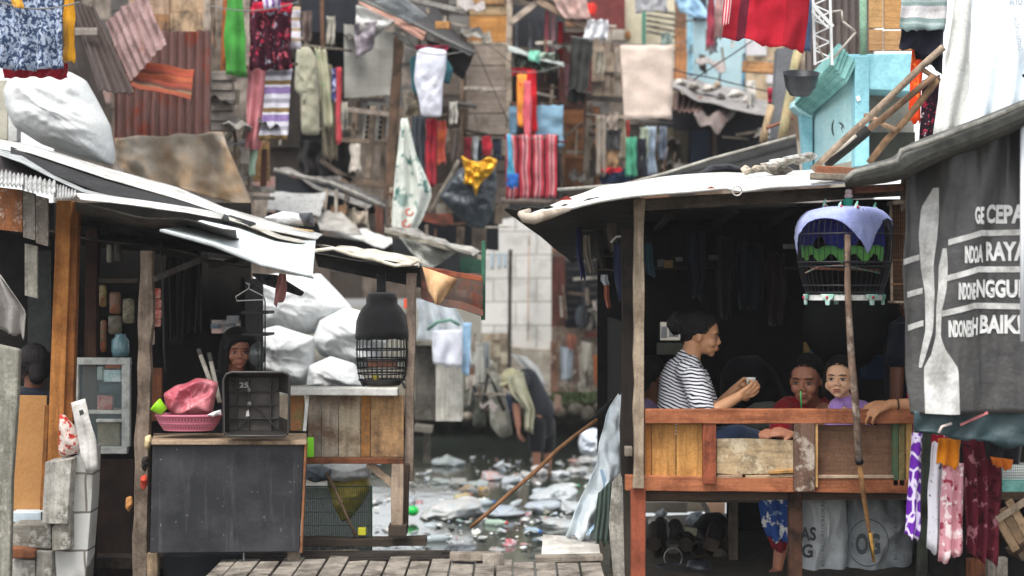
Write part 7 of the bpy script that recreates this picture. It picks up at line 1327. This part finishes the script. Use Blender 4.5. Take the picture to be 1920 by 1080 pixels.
H('red_top_cloth', 'dark red cloth at the top of the scarves', 'cloth', 960, 126, 996, 140, 16.5, fabric('#9a1c28'), 1, .02)
H('blue_panel_cloth', 'flat grey-blue cloth hanging above the red striped cloth', 'cloth', 1006, 196, 1056, 276, 16.5, fabric('#7b9db2', '#7393a8'), .6, .01)
H('blue_side_cloth', 'narrow grey-blue cloth left of the scarves', 'cloth', 954, 198, 970, 252, 16.6, fabric('#6d8fa5'), .6, .01)
H('striped_sheet', 'red, white and black vertically striped sheet hanging on a balcony', 'sheet', 948, 252, 1048, 372, 16.2, stripes(((2, '#a83440'), (1, '#d0a0a4'), (1.5, '#8a1c2a'), (.8, '#d8b8bc'), (2, '#b03a46'), (1.4, '#2a1418')), 4, 0), 5, .03)
H('turquoise_strip', 'turquoise and blue strip hanging over the striped sheet', 'strip', 950, 250, 958, 330, 15.9, fabric('#4fa5c4'), .6, .02, bl_=2, br=8)
H('blue_shoe_bag', 'small blue cloth at the foot of the turquoise strip', 'cloth', 952, 325, 972, 352, 15.85, fabric('#2a62b0'), .8, .02)
H('dark_trousers', 'dark olive-black trousers hanging right of the reddish wall', 'trousers', 1072, 70, 1112, 192, 16.8, fabric('#3b3d39', '#2a2b29'), 2, .04, bl_=-8, br=-14)
H('white_rag', 'white rag draped over the awning end near the maroon wall', 'rag', 1094, 36, 1140, 74, 16.4, fabric('#cfd0d4'), 2, .04, tl=6)
H('red_tarp', 'bright red cloth on the awning above the white rag', 'cloth', 1095, 5, 1118, 30, 16.9, fabric('#d03028'), 1, .02)
H('striped_awning_cloth', 'pale pinkish cloth draped along the awning timber', 'cloth', 1030, -15, 1095, 36, 16.7, fabric('#c4a8a0', '#a07f78'), 2, .04, tl=0, bl_=30, br=14)
H('grey_top_cloth', 'light grey cloth hanging at the top edge above the cream house', 'cloth', 1190, -20, 1250, 22, 17.5, fabric('#a3a3a6', '#8a8a8e'), 2, .05)
H('cream_sheet', 'large cream sheet hanging crookedly in the upper middle', 'sheet', 1162, 84, 1262, 224, 15.8, fabric('#c9b8ac', '#bfae a2'.replace(' ', '')), .9, .03, bl_=10, tl=0, br=0)
for i, (x0, y0, x1, y1, h, l) in enumerate(((1118, 215, 1136, 330, '#8a7f74', 'grey-brown jacket leftmost on the clothes line'), (1134, 210, 1160, 245, '#8f8378', 'taupe crumpled shirt on the clothes line'), (1128, 238, 1164, 282, '#4f4f50', 'dark grey shirt on the clothes line'), (1126, 280, 1162, 318, '#b3906c', 'tan shorts under the dark grey shirt'), (1128, 314, 1164, 324, '#b02030', 'red strip between tan shorts and jeans'), (1126, 320, 1190, 348, '#1f2a42', 'dark blue jeans lowest on the clothes line'), (1160, 215, 1174, 300, '#8d8270', 'beige cloth beside the green shirt'), (1170, 225, 1180, 262, '#c8443c', 'red strip above the green shirt'), (1174, 256, 1194, 330, '#4a9c7c', 'bright green shirt on the clothes line'), (1192, 258, 1212, 332, '#23232e', 'black shirt right of the green shirt'), (1200, 238, 1216, 300, '#a8b3a0', 'pale green-white shirt behind the black one'), (1210, 236, 1230, 330, '#a3b3c4', 'light blue shirt rightmost on the clothes line'))):
    H('line_garment', l, 'garment', x0, y0, x1, y1, 16.3+.05*(i % 4), fabric(h), 1.6, .03, g='garments on one clothes line')
solo('clothes_line', 'grey line carrying the row of garments under the cream sheet', 'line', M(smooth=True).tube([P(1100, 214, 16.4), P(1160, 222, 16.4), P(1262, 232, 16.4)], .008, 5), simple('#5a5a58'))
H('long_red_cloth', 'long dark red cloth hanging in front of the pale blue house', 'cloth', 1326, -20, 1340, 88, 15, fabric('#8c3040'), 1, .02)
H('long_pink_cloth', 'long dull pink cloth right of the long dark red one', 'cloth', 1340, -20, 1356, 70, 15.1, fabric('#a88480'), 1, .02)
H('grey_cloth_strip', 'grey strip hanging below the long pink cloth', 'cloth', 1328, 70, 1344, 100, 15.2, fabric('#77787c'), 1, .02)
# poles and cables crossing the scene
for i, (a, b, D, r, h, l) in enumerate((((560, 84), (660, 96), 15.3, .012, '#6a6258', 'pole carrying the grey-olive trousers'), ((455, 125), (560, 118), 13.1, .012, '#8a7a68', 'pole above the pink cloth and striped towel'), ((850, 190), (895, 200), 15, .02, '#55524e', 'short dark pole end right of the white shirt'), ((760, 222), (850, 215), 14.9, .012, '#6b5f52', 'pole over the crimson trousers'), ((945, 256), (1060, 268), 16.3, .012, '#7a3038', 'reddish pole over the striped sheet'), ((940, 376), (1050, 380), 16.6, .03, '#a3948a', 'pale beam under the striped sheet'), ((810, 395), (860, 300), 15.2, .02, '#a39a8c', 'slanting stick left of the garbage bag'), ((1300, 150), (1420, 70), 14.5, .006, '#3a3a3c', 'thin black cable crossing before the pale blue wall'), ((1262, 130), (1440, 172), 14.5, .006, '#3a3a3c', 'thin black cable sagging above the debris roof'))):
    solo('washing_pole', l, 'pole', M(smooth=True).pole(P(*a, D), P(*b, D), r, .01), wood(h, 'n'))
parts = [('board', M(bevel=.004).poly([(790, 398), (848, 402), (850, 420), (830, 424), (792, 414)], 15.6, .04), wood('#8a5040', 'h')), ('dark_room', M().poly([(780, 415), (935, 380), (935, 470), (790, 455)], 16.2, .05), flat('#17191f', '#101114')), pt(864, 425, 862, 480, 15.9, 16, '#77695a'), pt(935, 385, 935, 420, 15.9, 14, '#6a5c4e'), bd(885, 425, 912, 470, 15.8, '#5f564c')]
thing('under_balcony', 'dark hollow with a reddish board below the black garbage bag', 'shack', *parts, *clutter(780, 400, 930, 470, 15.6, 10, 63))
thing('board_wall', 'dim brown boards behind the crimson trousers and printed bag sheet', 'wall', *patch(735, 200, 870, 420, 17.5, [wood('#8a7a6c', 'v'), wood('#7d6c5e', 'v'), wood('#4a4038', 'v')], 24, 40), *clutter(740, 200, 870, 410, 17.2, 16, 58))

for i, (a, b, D, l) in enumerate((((395, 12), (560, 4), 12.6, 'grey washing line above the green cloth and floral dress'), ((760, 88), (870, 96), 14.5, 'washing line over the white sleeveless shirt'), ((950, 132), (1060, 120), 16.2, 'washing line over the orange and red scarves'), ((1070, 68), (1290, 78), 15.7, 'washing line carrying the cream sheet'), ((950, 250), (1060, 250), 16.1, 'washing line holding the red striped sheet'), ((-20, -2), (150, 4), 9.55, 'washing line over the batik cloth'))):
    pa, pb = P(*a, D), P(*b, D); solo('washing_line', l, 'line', M(smooth=True).tube([pa.lerp(pb, t/8)-Vector((0, 0, .05*math.sin(math.pi*t/8))) for t in range(9)], .005, 5), simple('#6a6a66'))

for x0, y0, x1, y1, D, h, l in ((508, 20, 522, 70, 15.0, '#8a8f96', 'grey cloth strip hanging in the dark upper balcony'), (566, 20, 584, 78, 15.6, '#5a4a44', 'brown cloth hanging above the grey-olive trousers'), (612, 30, 628, 84, 15.7, '#9a958a', 'pale khaki cloth hanging above the green print shirt'), (640, 190, 652, 245, 15.2, '#8f8a80', 'thin pale rag beside the vent block'), (842, 190, 858, 232, 14.7, '#a8a49c', 'pale rag hanging right of the white sleeveless shirt'), (846, 240, 862, 300, 15.3, '#6f625a', 'brown cloth hanging right of the rust orange cloth'), (1060, 120, 1076, 180, 16.9, '#a0707a', 'dull rose cloth hanging left of the dark olive-black trousers'), (1116, 95, 1134, 140, 17.0, '#b0a898', 'beige rag hanging on the rubble wall'), (1240, 60, 1258, 86, 17.6, '#8a9a94', 'grey-green rag over the top right corner of the cream sheet'), (1236, 236, 1250, 300, 16.5, '#6a7484', 'slate cloth hanging right of the light blue shirt'), (1400, 150, 1416, 200, 14.6, '#c4bfb8', 'white rag hanging left of the grey column'), (664, 395, 690, 420, 14.0, '#9c8f80', 'tan rag lying on the roofs below the balcony'), (886, 650, 906, 720, 16.6, '#c4c2b8', 'pale sheet hanging beside the blue strip'), (905, 640, 918, 690, 17.0, '#a4a8a8', 'grey-white rag above the long grey-white sack')):
    H('spare_rag', l, 'rag', x0, y0, x1, y1, D, fabric(h), 1.5, .03)
# ================================================================ canal rubbish
def wd_(y): return 1.91*3000/(y-540)
random.seed(77)
def floater(x, y, w_, h, col, label, nm='floating_bag', col2='', wr=.3, cat='bag'):
    D = wd_(y); w_ *= 1.0; h *= .85; a = w_/2; ou = []
    for k in range(12):
        t = 2*math.pi*k/12; r = 1+random.uniform(-.38, .3); ou.append((x+a*math.cos(t)*r, y-h*.42-h*.55*math.sin(t)*r if math.sin(t) > 0 else y-h*.42-h*.5*math.sin(t)*r))
    m = M(smooth=True); m.pillow(ou, D, a/3000*D*.9, h/3000*D*wr*1.3, 60/w_*3+5, n=60, rings=14)
    zf = -.52; dz = min(v.z for v in m.v)-(zf-.03); m.v = [Vector((v.x, v.y, v.z-dz)) for v in m.v]
    return solo(nm, label, cat, m, plastic(col, col2 or '#b3babd', 9, .22, .82), group='rubbish floating in the canal')
F_ = [(838, 872, 62, 26, '#b5bfb8', 'pale greenish bag floating just right of the stall post at the far side'), (560+300, 910, 48, 22, '#b8b4a8', 'greyish bag in the second row of rubbish left'), (900, 912, 40, 20, '#b8c4bc', 'pale mint bag left of the orange-edged one'), (826, 905, 40, 16, '#a9b3a6', 'greenish crumpled bag at the left of the second row'), (880, 918, 36, 18, '#c9a87a', 'tan crumpled wrapper in the second row'), (905, 920, 22, 16, '#d0a030', 'yellow-orange wrapper in the second row'),
      (920, 898, 60, 22, '#c9a09a', 'pinkish bag at the back of the second row'), (938, 880, 22, 26, '#cfd3d6', 'upright white bag tip behind the pinkish bag'), (960, 905, 50, 22, '#c0c6cc', 'white-grey bag right of the pinkish bag'), (985, 892, 30, 16, '#c9c4bc', 'cream lump left of the bamboo pole at the back'), (1010, 890, 30, 22, '#c9bab4', 'pinkish white lump right of the cream lump'), (1050, 892, 34, 18, '#d6d8da', 'white box-like lump right of the bamboo pole'), (1085, 885, 50, 18, '#b3b0aa', 'grey rubbish right of the white box-like lump'), (1108, 868, 50, 26, '#bcb6b0', 'pale heap near the right bank'), (1080, 866, 24, 14, '#c98a7c', 'small salmon wrapper near the right bank'), (1120, 900, 50, 18, '#a8aaa8', 'grey bag against the tarpaulin at the right bank'),
      (770, 940, 24, 18, '#7a808c', 'grey-blue lump beside the stall post'), (786, 942, 18, 10, '#c0485a', 'small pink wrapper beside the stall post'), (850, 970, 120, 44, '#c4c2be', 'widest white-grey heap of bags in the middle left'), (880, 965, 60, 46, '#cfcdc9', 'peaked white bag on top of the wide heap'), (815, 962, 40, 18, '#a9aaa6', 'flat grey bag left of the wide heap'), (808, 985, 44, 14, '#b9c4c8', 'flat bluish bag below the green ball'), (776, 1010, 20, 30, '#9fa9ac', 'small clear bag below the green ball'), (806, 1000, 22, 8, '#b8bcb8', 'tiny white scrap below the flat bluish bag'),
      (945, 968, 70, 28, '#a9b4c4', 'bluish clear bag left of the red scrap'), (985, 966, 26, 14, '#c03a4c', 'red scrap right of the bluish clear bag'), (1040, 950, 90, 50, '#c0c4c6', 'tall clear white bag in front of the tarpaulin'), (1020, 960, 60, 34, '#b3bcc8', 'bluish part of the bag pile left of the tall clear bag'), (1075, 960, 60, 30, '#b0b3b4', 'grey bag right of the tall clear bag'), (1055, 985, 80, 26, '#a8a8a6', 'submerged grey bag below the tall clear bag'), (955, 1022, 26, 22, '#c04a5c', 'bright pink-red scrap floating low in the middle'), (935, 1030, 44, 12, '#9c9894', 'grey flat scrap left of the pink-red one'), (985, 1020, 22, 10, '#a8736a', 'small reddish scrap right of the pink-red one'),
      (785, 1042, 50, 24, '#d0d4d6', 'white bag nearest the boardwalk at the left'), (1010, 1010, 20, 8, '#b5b5b3', 'tiny pale scrap in the open water at right'), (700+165, 1000, 20, 8, '#a5a9a8', 'tiny pale scrap in the open water at left'), (700, 985, 34, 12, '#c0c4c8', 'white scrap seen left of the stall leg'), (718, 965, 20, 10, '#b0b6ba', 'pale scrap left of the stall leg higher up'), (712, 1010, 26, 10, '#9ea4a6', 'grey scrap left of the stall leg lower down'), (620+115, 1042, 40, 26, '#b3b9bd', 'clear bag just behind the foot of the stall leg')]
for a in F_: floater(*a)
random.seed(41)
q = M(smooth=True)
m = M()
for k in range(620):                                 # countless tiny scraps
    y = random.choice((random.uniform(858, 925), random.uniform(858, 925), random.uniform(935, 985), random.uniform(935, 990), random.uniform(985, 1040))); x = random.uniform(700, 1170)
    if nz(x*.012, y*.02, 4) < .02 and random.random() < .85: continue
    D = wd_(y); p = P(x, y, D); s = .008+.04*random.random()**3; n = random.randint(4, 7); a0 = random.random()*6
    tp = [Vector((p.x+s*math.cos(a0+t*6.283/n)*random.uniform(.6, 1.5), p.y+s*2*math.sin(a0+t*6.283/n)*random.uniform(.6, 1.5), -.514+random.uniform(0, s*.8))) for t in range(n)]
    m.add(tp+[Vector((p.x, p.y, -.51+s*.5))], [(t, (t+1) % n, n) for t in range(n)])
def litter():
    t = NT('litter'); v = t.coord('Object', (9, 9, 0.01)); q = t.n('ShaderNodeTexVoronoi'); q.inputs['Scale'].default_value = 2.2; t.l(v, q.inputs['Vector']); sp = t.n('ShaderNodeSeparateColor'); t.l(q.outputs['Color'], sp.inputs[0])
    return t.done(t.ramp(sp.outputs[0], [(0, c('#c9ccca')), (.3, c('#8f9290')), (.5, c('#d6d4cc')), (.64, c('#6a6a60')), (.74, c('#a8b4c0')), (.88, c('#a8685c')), (.91, c('#c9c4b0')), (.95, c('#4f7a6a'))], True), .5, .3)
m.solid = .004
solo('floating_scraps', 'tiny pale scraps scattered over the canal water', 'rubbish', m, litter(), kind='stuff')
for i, (x, y, a, h, l) in enumerate(((905, 948, 20, '#b8c6cc', 'clear bottle floating between the wide heap and the bamboo pole'), (930, 985, -35, '#a9c0b0', 'greenish bottle floating under the middle of the bamboo pole'), (968, 948, 70, '#c4ccd0', 'clear bottle right of the bamboo pole in the middle row'), (1018, 925, 10, '#b0bcc4', 'clear bottle behind the tall clear bag'), (1000, 1000, -60, '#9fb4c4', 'bluish bottle in the open water near the white board'), (868, 935, 50, '#c9b98a', 'amber bottle behind the wide heap'), (820, 1015, 15, '#bcc8cc', 'clear bottle left of the dark net bundle'), (1065, 915, -20, '#c4c9c4', 'pale bottle near the tarpaulin at the back'), (745, 1000, 80, '#aab8bc', 'bottle seen between stall leg and green wire cage'))):
    D = wd_(y); ce = P(x, y, D); ce.z = -.5; q = M(smooth=True).lathe((0, 0, 0), [(0, -.1), (.028, -.095), (.03, -.06), (.027, -.02), (.03, .03), (.024, .06), (.011, .085), (.011, .1), (0, .1)], 14); Mx = Matrix.Rotation(R(a), 3, 'Z') @ Matrix.Rotation(R(86), 3, 'Y'); q.v = [ce+Mx @ k_ for k_ in q.v]
    k2 = M(smooth=True).lathe((0, 0, 0), [(0, .098), (.014, .098), (.014, .115), (0, .115)], 12); k2.v = [ce+Mx @ k_ for k_ in k2.v]
    thing('plastic_bottle', l, 'bottle', ('body', q, simple(h, .12, .5, 0, .75)), ('cap', k2, simple(('#2f6ab0', '#b03a3a', '#d0d4d0', '#3a8a5a')[i % 4])), group='bottles floating in the canal')
D = wd_(975); solo('green_ball', 'bright green plastic tub floating beside the stall post', 'tub', M(smooth=True).ell(P(774, 958, D), (.05, .05, .042)), simple('#23b04c', .3))
floater(858, 1036, 80, 36, '#3a3f44', 'dark grey net-like bundle floating nearest the boardwalk', 'dark_net', '#7a8086', .25, 'bundle')
# bags and cloths on the far bank
m = M(smooth=True); m.pillow([(914, 680), (922, 672), (935, 700), (955, 770), (962, 815), (940, 822), (920, 800), (916, 740)], 17.5, .12, .05, 6); solo('hanging_sack', 'long grey-white sack hanging down the far bank', 'sack', m, fabric('#a5a294', '#7d7a6e'))
m = M(smooth=True); m.pillow([(888, 640), (905, 645), (912, 700), (905, 735), (885, 730)], 17.8, .12, .05, 6); solo('hanging_sack', 'pale crumpled cloth beside the blue strip on the far bank', 'cloth', m, fabric('#b3b0a6', '#8a877c'))
m = M(smooth=True, solid=.01); m.cloth([(958, 665), (975, 680), (990, 700)], [(985, 668), (1010, 690), (1026, 725)], 18.8, 1, .05); solo('white_sheet', 'white sheet lying against the block wall behind the bending person', 'sheet', m, fabric('#d3d3d0'))
# bending person wading
D = 17.3; body = M(remesh=.009, sm=5, smooth=True); g, B = head(body, P(958, 712, D-.15), (-.75, -.3, -.6), 1.0)
body.cap(P(968, 722, D-.1), P(985, 712, D), .06, .07); body.cap(P(985, 715, D), P(1015, 780, D), .1, .12)
body.cap(P(1008, 790, D-.1), P(1006, 830, D-.12), .08, .06).cap(P(1006, 830, D-.12), P(1006, 878, D-.1), .056, .04); body.cap(P(1024, 790, D+.1), P(1026, 828, D+.1), .08, .06).cap(P(1026, 828, D+.1), P(1028, 876, D+.1), .056, .04)
body.cap(P(978, 718, D-.2), P(968, 762, D-.25), .055, .045).cap(P(968, 762, D-.25), P(972, 800, D-.3), .045, .032); hand(body, P(972, 802, D-.3), (0, -.2, -1), (1, 0, 0), 1.1)
jk = M(remesh=.012, sm=4, smooth=True); jk.cap(P(988, 712, D), P(1014, 768, D), .13, .15).cap(P(978, 712, D-.2), P(970, 745, D-.24), .09, .08).cap(P(1004, 730, D+.05), P(1022, 786, D+.05), .1, .09)
sh_ = M(remesh=.012, sm=4, smooth=True); sh_.cap(P(1015, 788, D), P(1017, 800, D), .14, .13).cap(P(1006, 795, D-.1), P(1006, 836, D-.1), .105, .09).cap(P(1024, 795, D+.1), P(1026, 836, D+.1), .105, .09)
ht = M(smooth=True); ht.ell(g(0, -.01, .04), (.09, .1, .08), B).ell(g(0, 0, .02), (.13, .14, .018), B)
sc_ = M(smooth=True, solid=.01); sc_.cloth([(950, 705), (956, 735), (985, 765), (984, 805)], [(980, 697), (988, 730), (1002, 768), (998, 812)], D-.32, 1.6, .05, nu=20)
thing('person', 'person in a dark jacket and pale hat bending down while wading at the far bank', 'person', ('body', body, skin('#8f6450')), ('jacket', jk, fabric('#2b2e33', '#1f2226')), ('shorts', sh_, fabric('#17181b')), ('hat', ht, fabric('#c4bf9a', '#a8a380')), ('shoulder_cloth', sc_, fabric('#b8b59c', '#9a9880')))
solo('navy_bundle', 'navy bundle on the far bank left of the bending person', 'bundle', M(smooth=True).pillow([(928, 745), (950, 735), (975, 755), (970, 790), (940, 790)], 18.2, .15, .05, 6), fabric('#1e2638'))
solo('clear_bag', 'clear plastic bag standing on the water edge left of the tarpaulin', 'bag', M(smooth=True).pillow([(1084, 830), (1090, 808), (1115, 802), (1132, 812), (1134, 850), (1110, 858), (1088, 850)], 16.0, .14, .06, 7), plastic('#a9b0bc', '#cfd4da', 7, .25))
random.seed(8)
for i in range(14):
    x = 880+i*22+random.uniform(-6, 6); y = 768+random.uniform(-8, 14); r = random.uniform(10, 17)
    solo('bank_stone', ['leftmost rough', 'second', 'third', 'fourth', 'fifth', 'sixth', 'seventh', 'eighth', 'ninth', 'tenth', 'eleventh', 'twelfth', 'thirteenth', 'rightmost'][i]+' grey stone from the left along the far bank edge', 'stone', M(smooth=True).ell(P(x, y, 19.9), (r/150, .12, r/190), None, 12, 8, .35), flat('#7d7668', '#544e42', 6, bs=.7), group='stones on the far bank')
for x0, x1, y0, y1, h, l in ((890, 908, 730, 800, '#55584c', 'mossy dark cloth on the far bank right of the plank hut'), (868, 886, 700, 770, '#6a6a60', 'grey sack slumped beside the plank hut'), (1040, 1052, 738, 775, '#8a7060', 'tan pipe stub on the far bank')):
    solo('bank_bundle', l, 'bundle', M(smooth=True).pillow([(x0, y0), (x1, y0+4), (x1+3, y1), (x0-3, y1)], 18.6, .1, .05, 7), fabric(h))
solo('hose', 'black hose lying over the bank beside the plank hut', 'hose', M(smooth=True).tube([P(x, y, 17) for x, y in ((880, 705), (892, 735), (905, 760), (915, 700), (925, 720), (945, 770))], .018, 6), simple('#1b1c1e'))
if True:
    bad = [(l, n) for l, n in LABELS.items() if len(n) > 1 and l]
    if bad: print('DUPLABELS', bad)

m = M(); m.cube((-9, -1.5, -1.65), (9, 24.5, 6.5))
def haze_mat():
    t = bpy.data.materials.new('haze'); t.use_nodes = True; nt = t.node_tree; nt.nodes.clear(); o = nt.nodes.new('ShaderNodeOutputMaterial'); v = nt.nodes.new('ShaderNodeVolumePrincipled')
    v.inputs['Color'].default_value = (.93, .95, 1, 1); v.inputs['Density'].default_value = .0009; nt.links.new(v.outputs[0], o.inputs['Volume']); return t
solo('haze', 'thin pale haze in the air over the canal', 'haze', m, haze_mat(), kind='stuff')
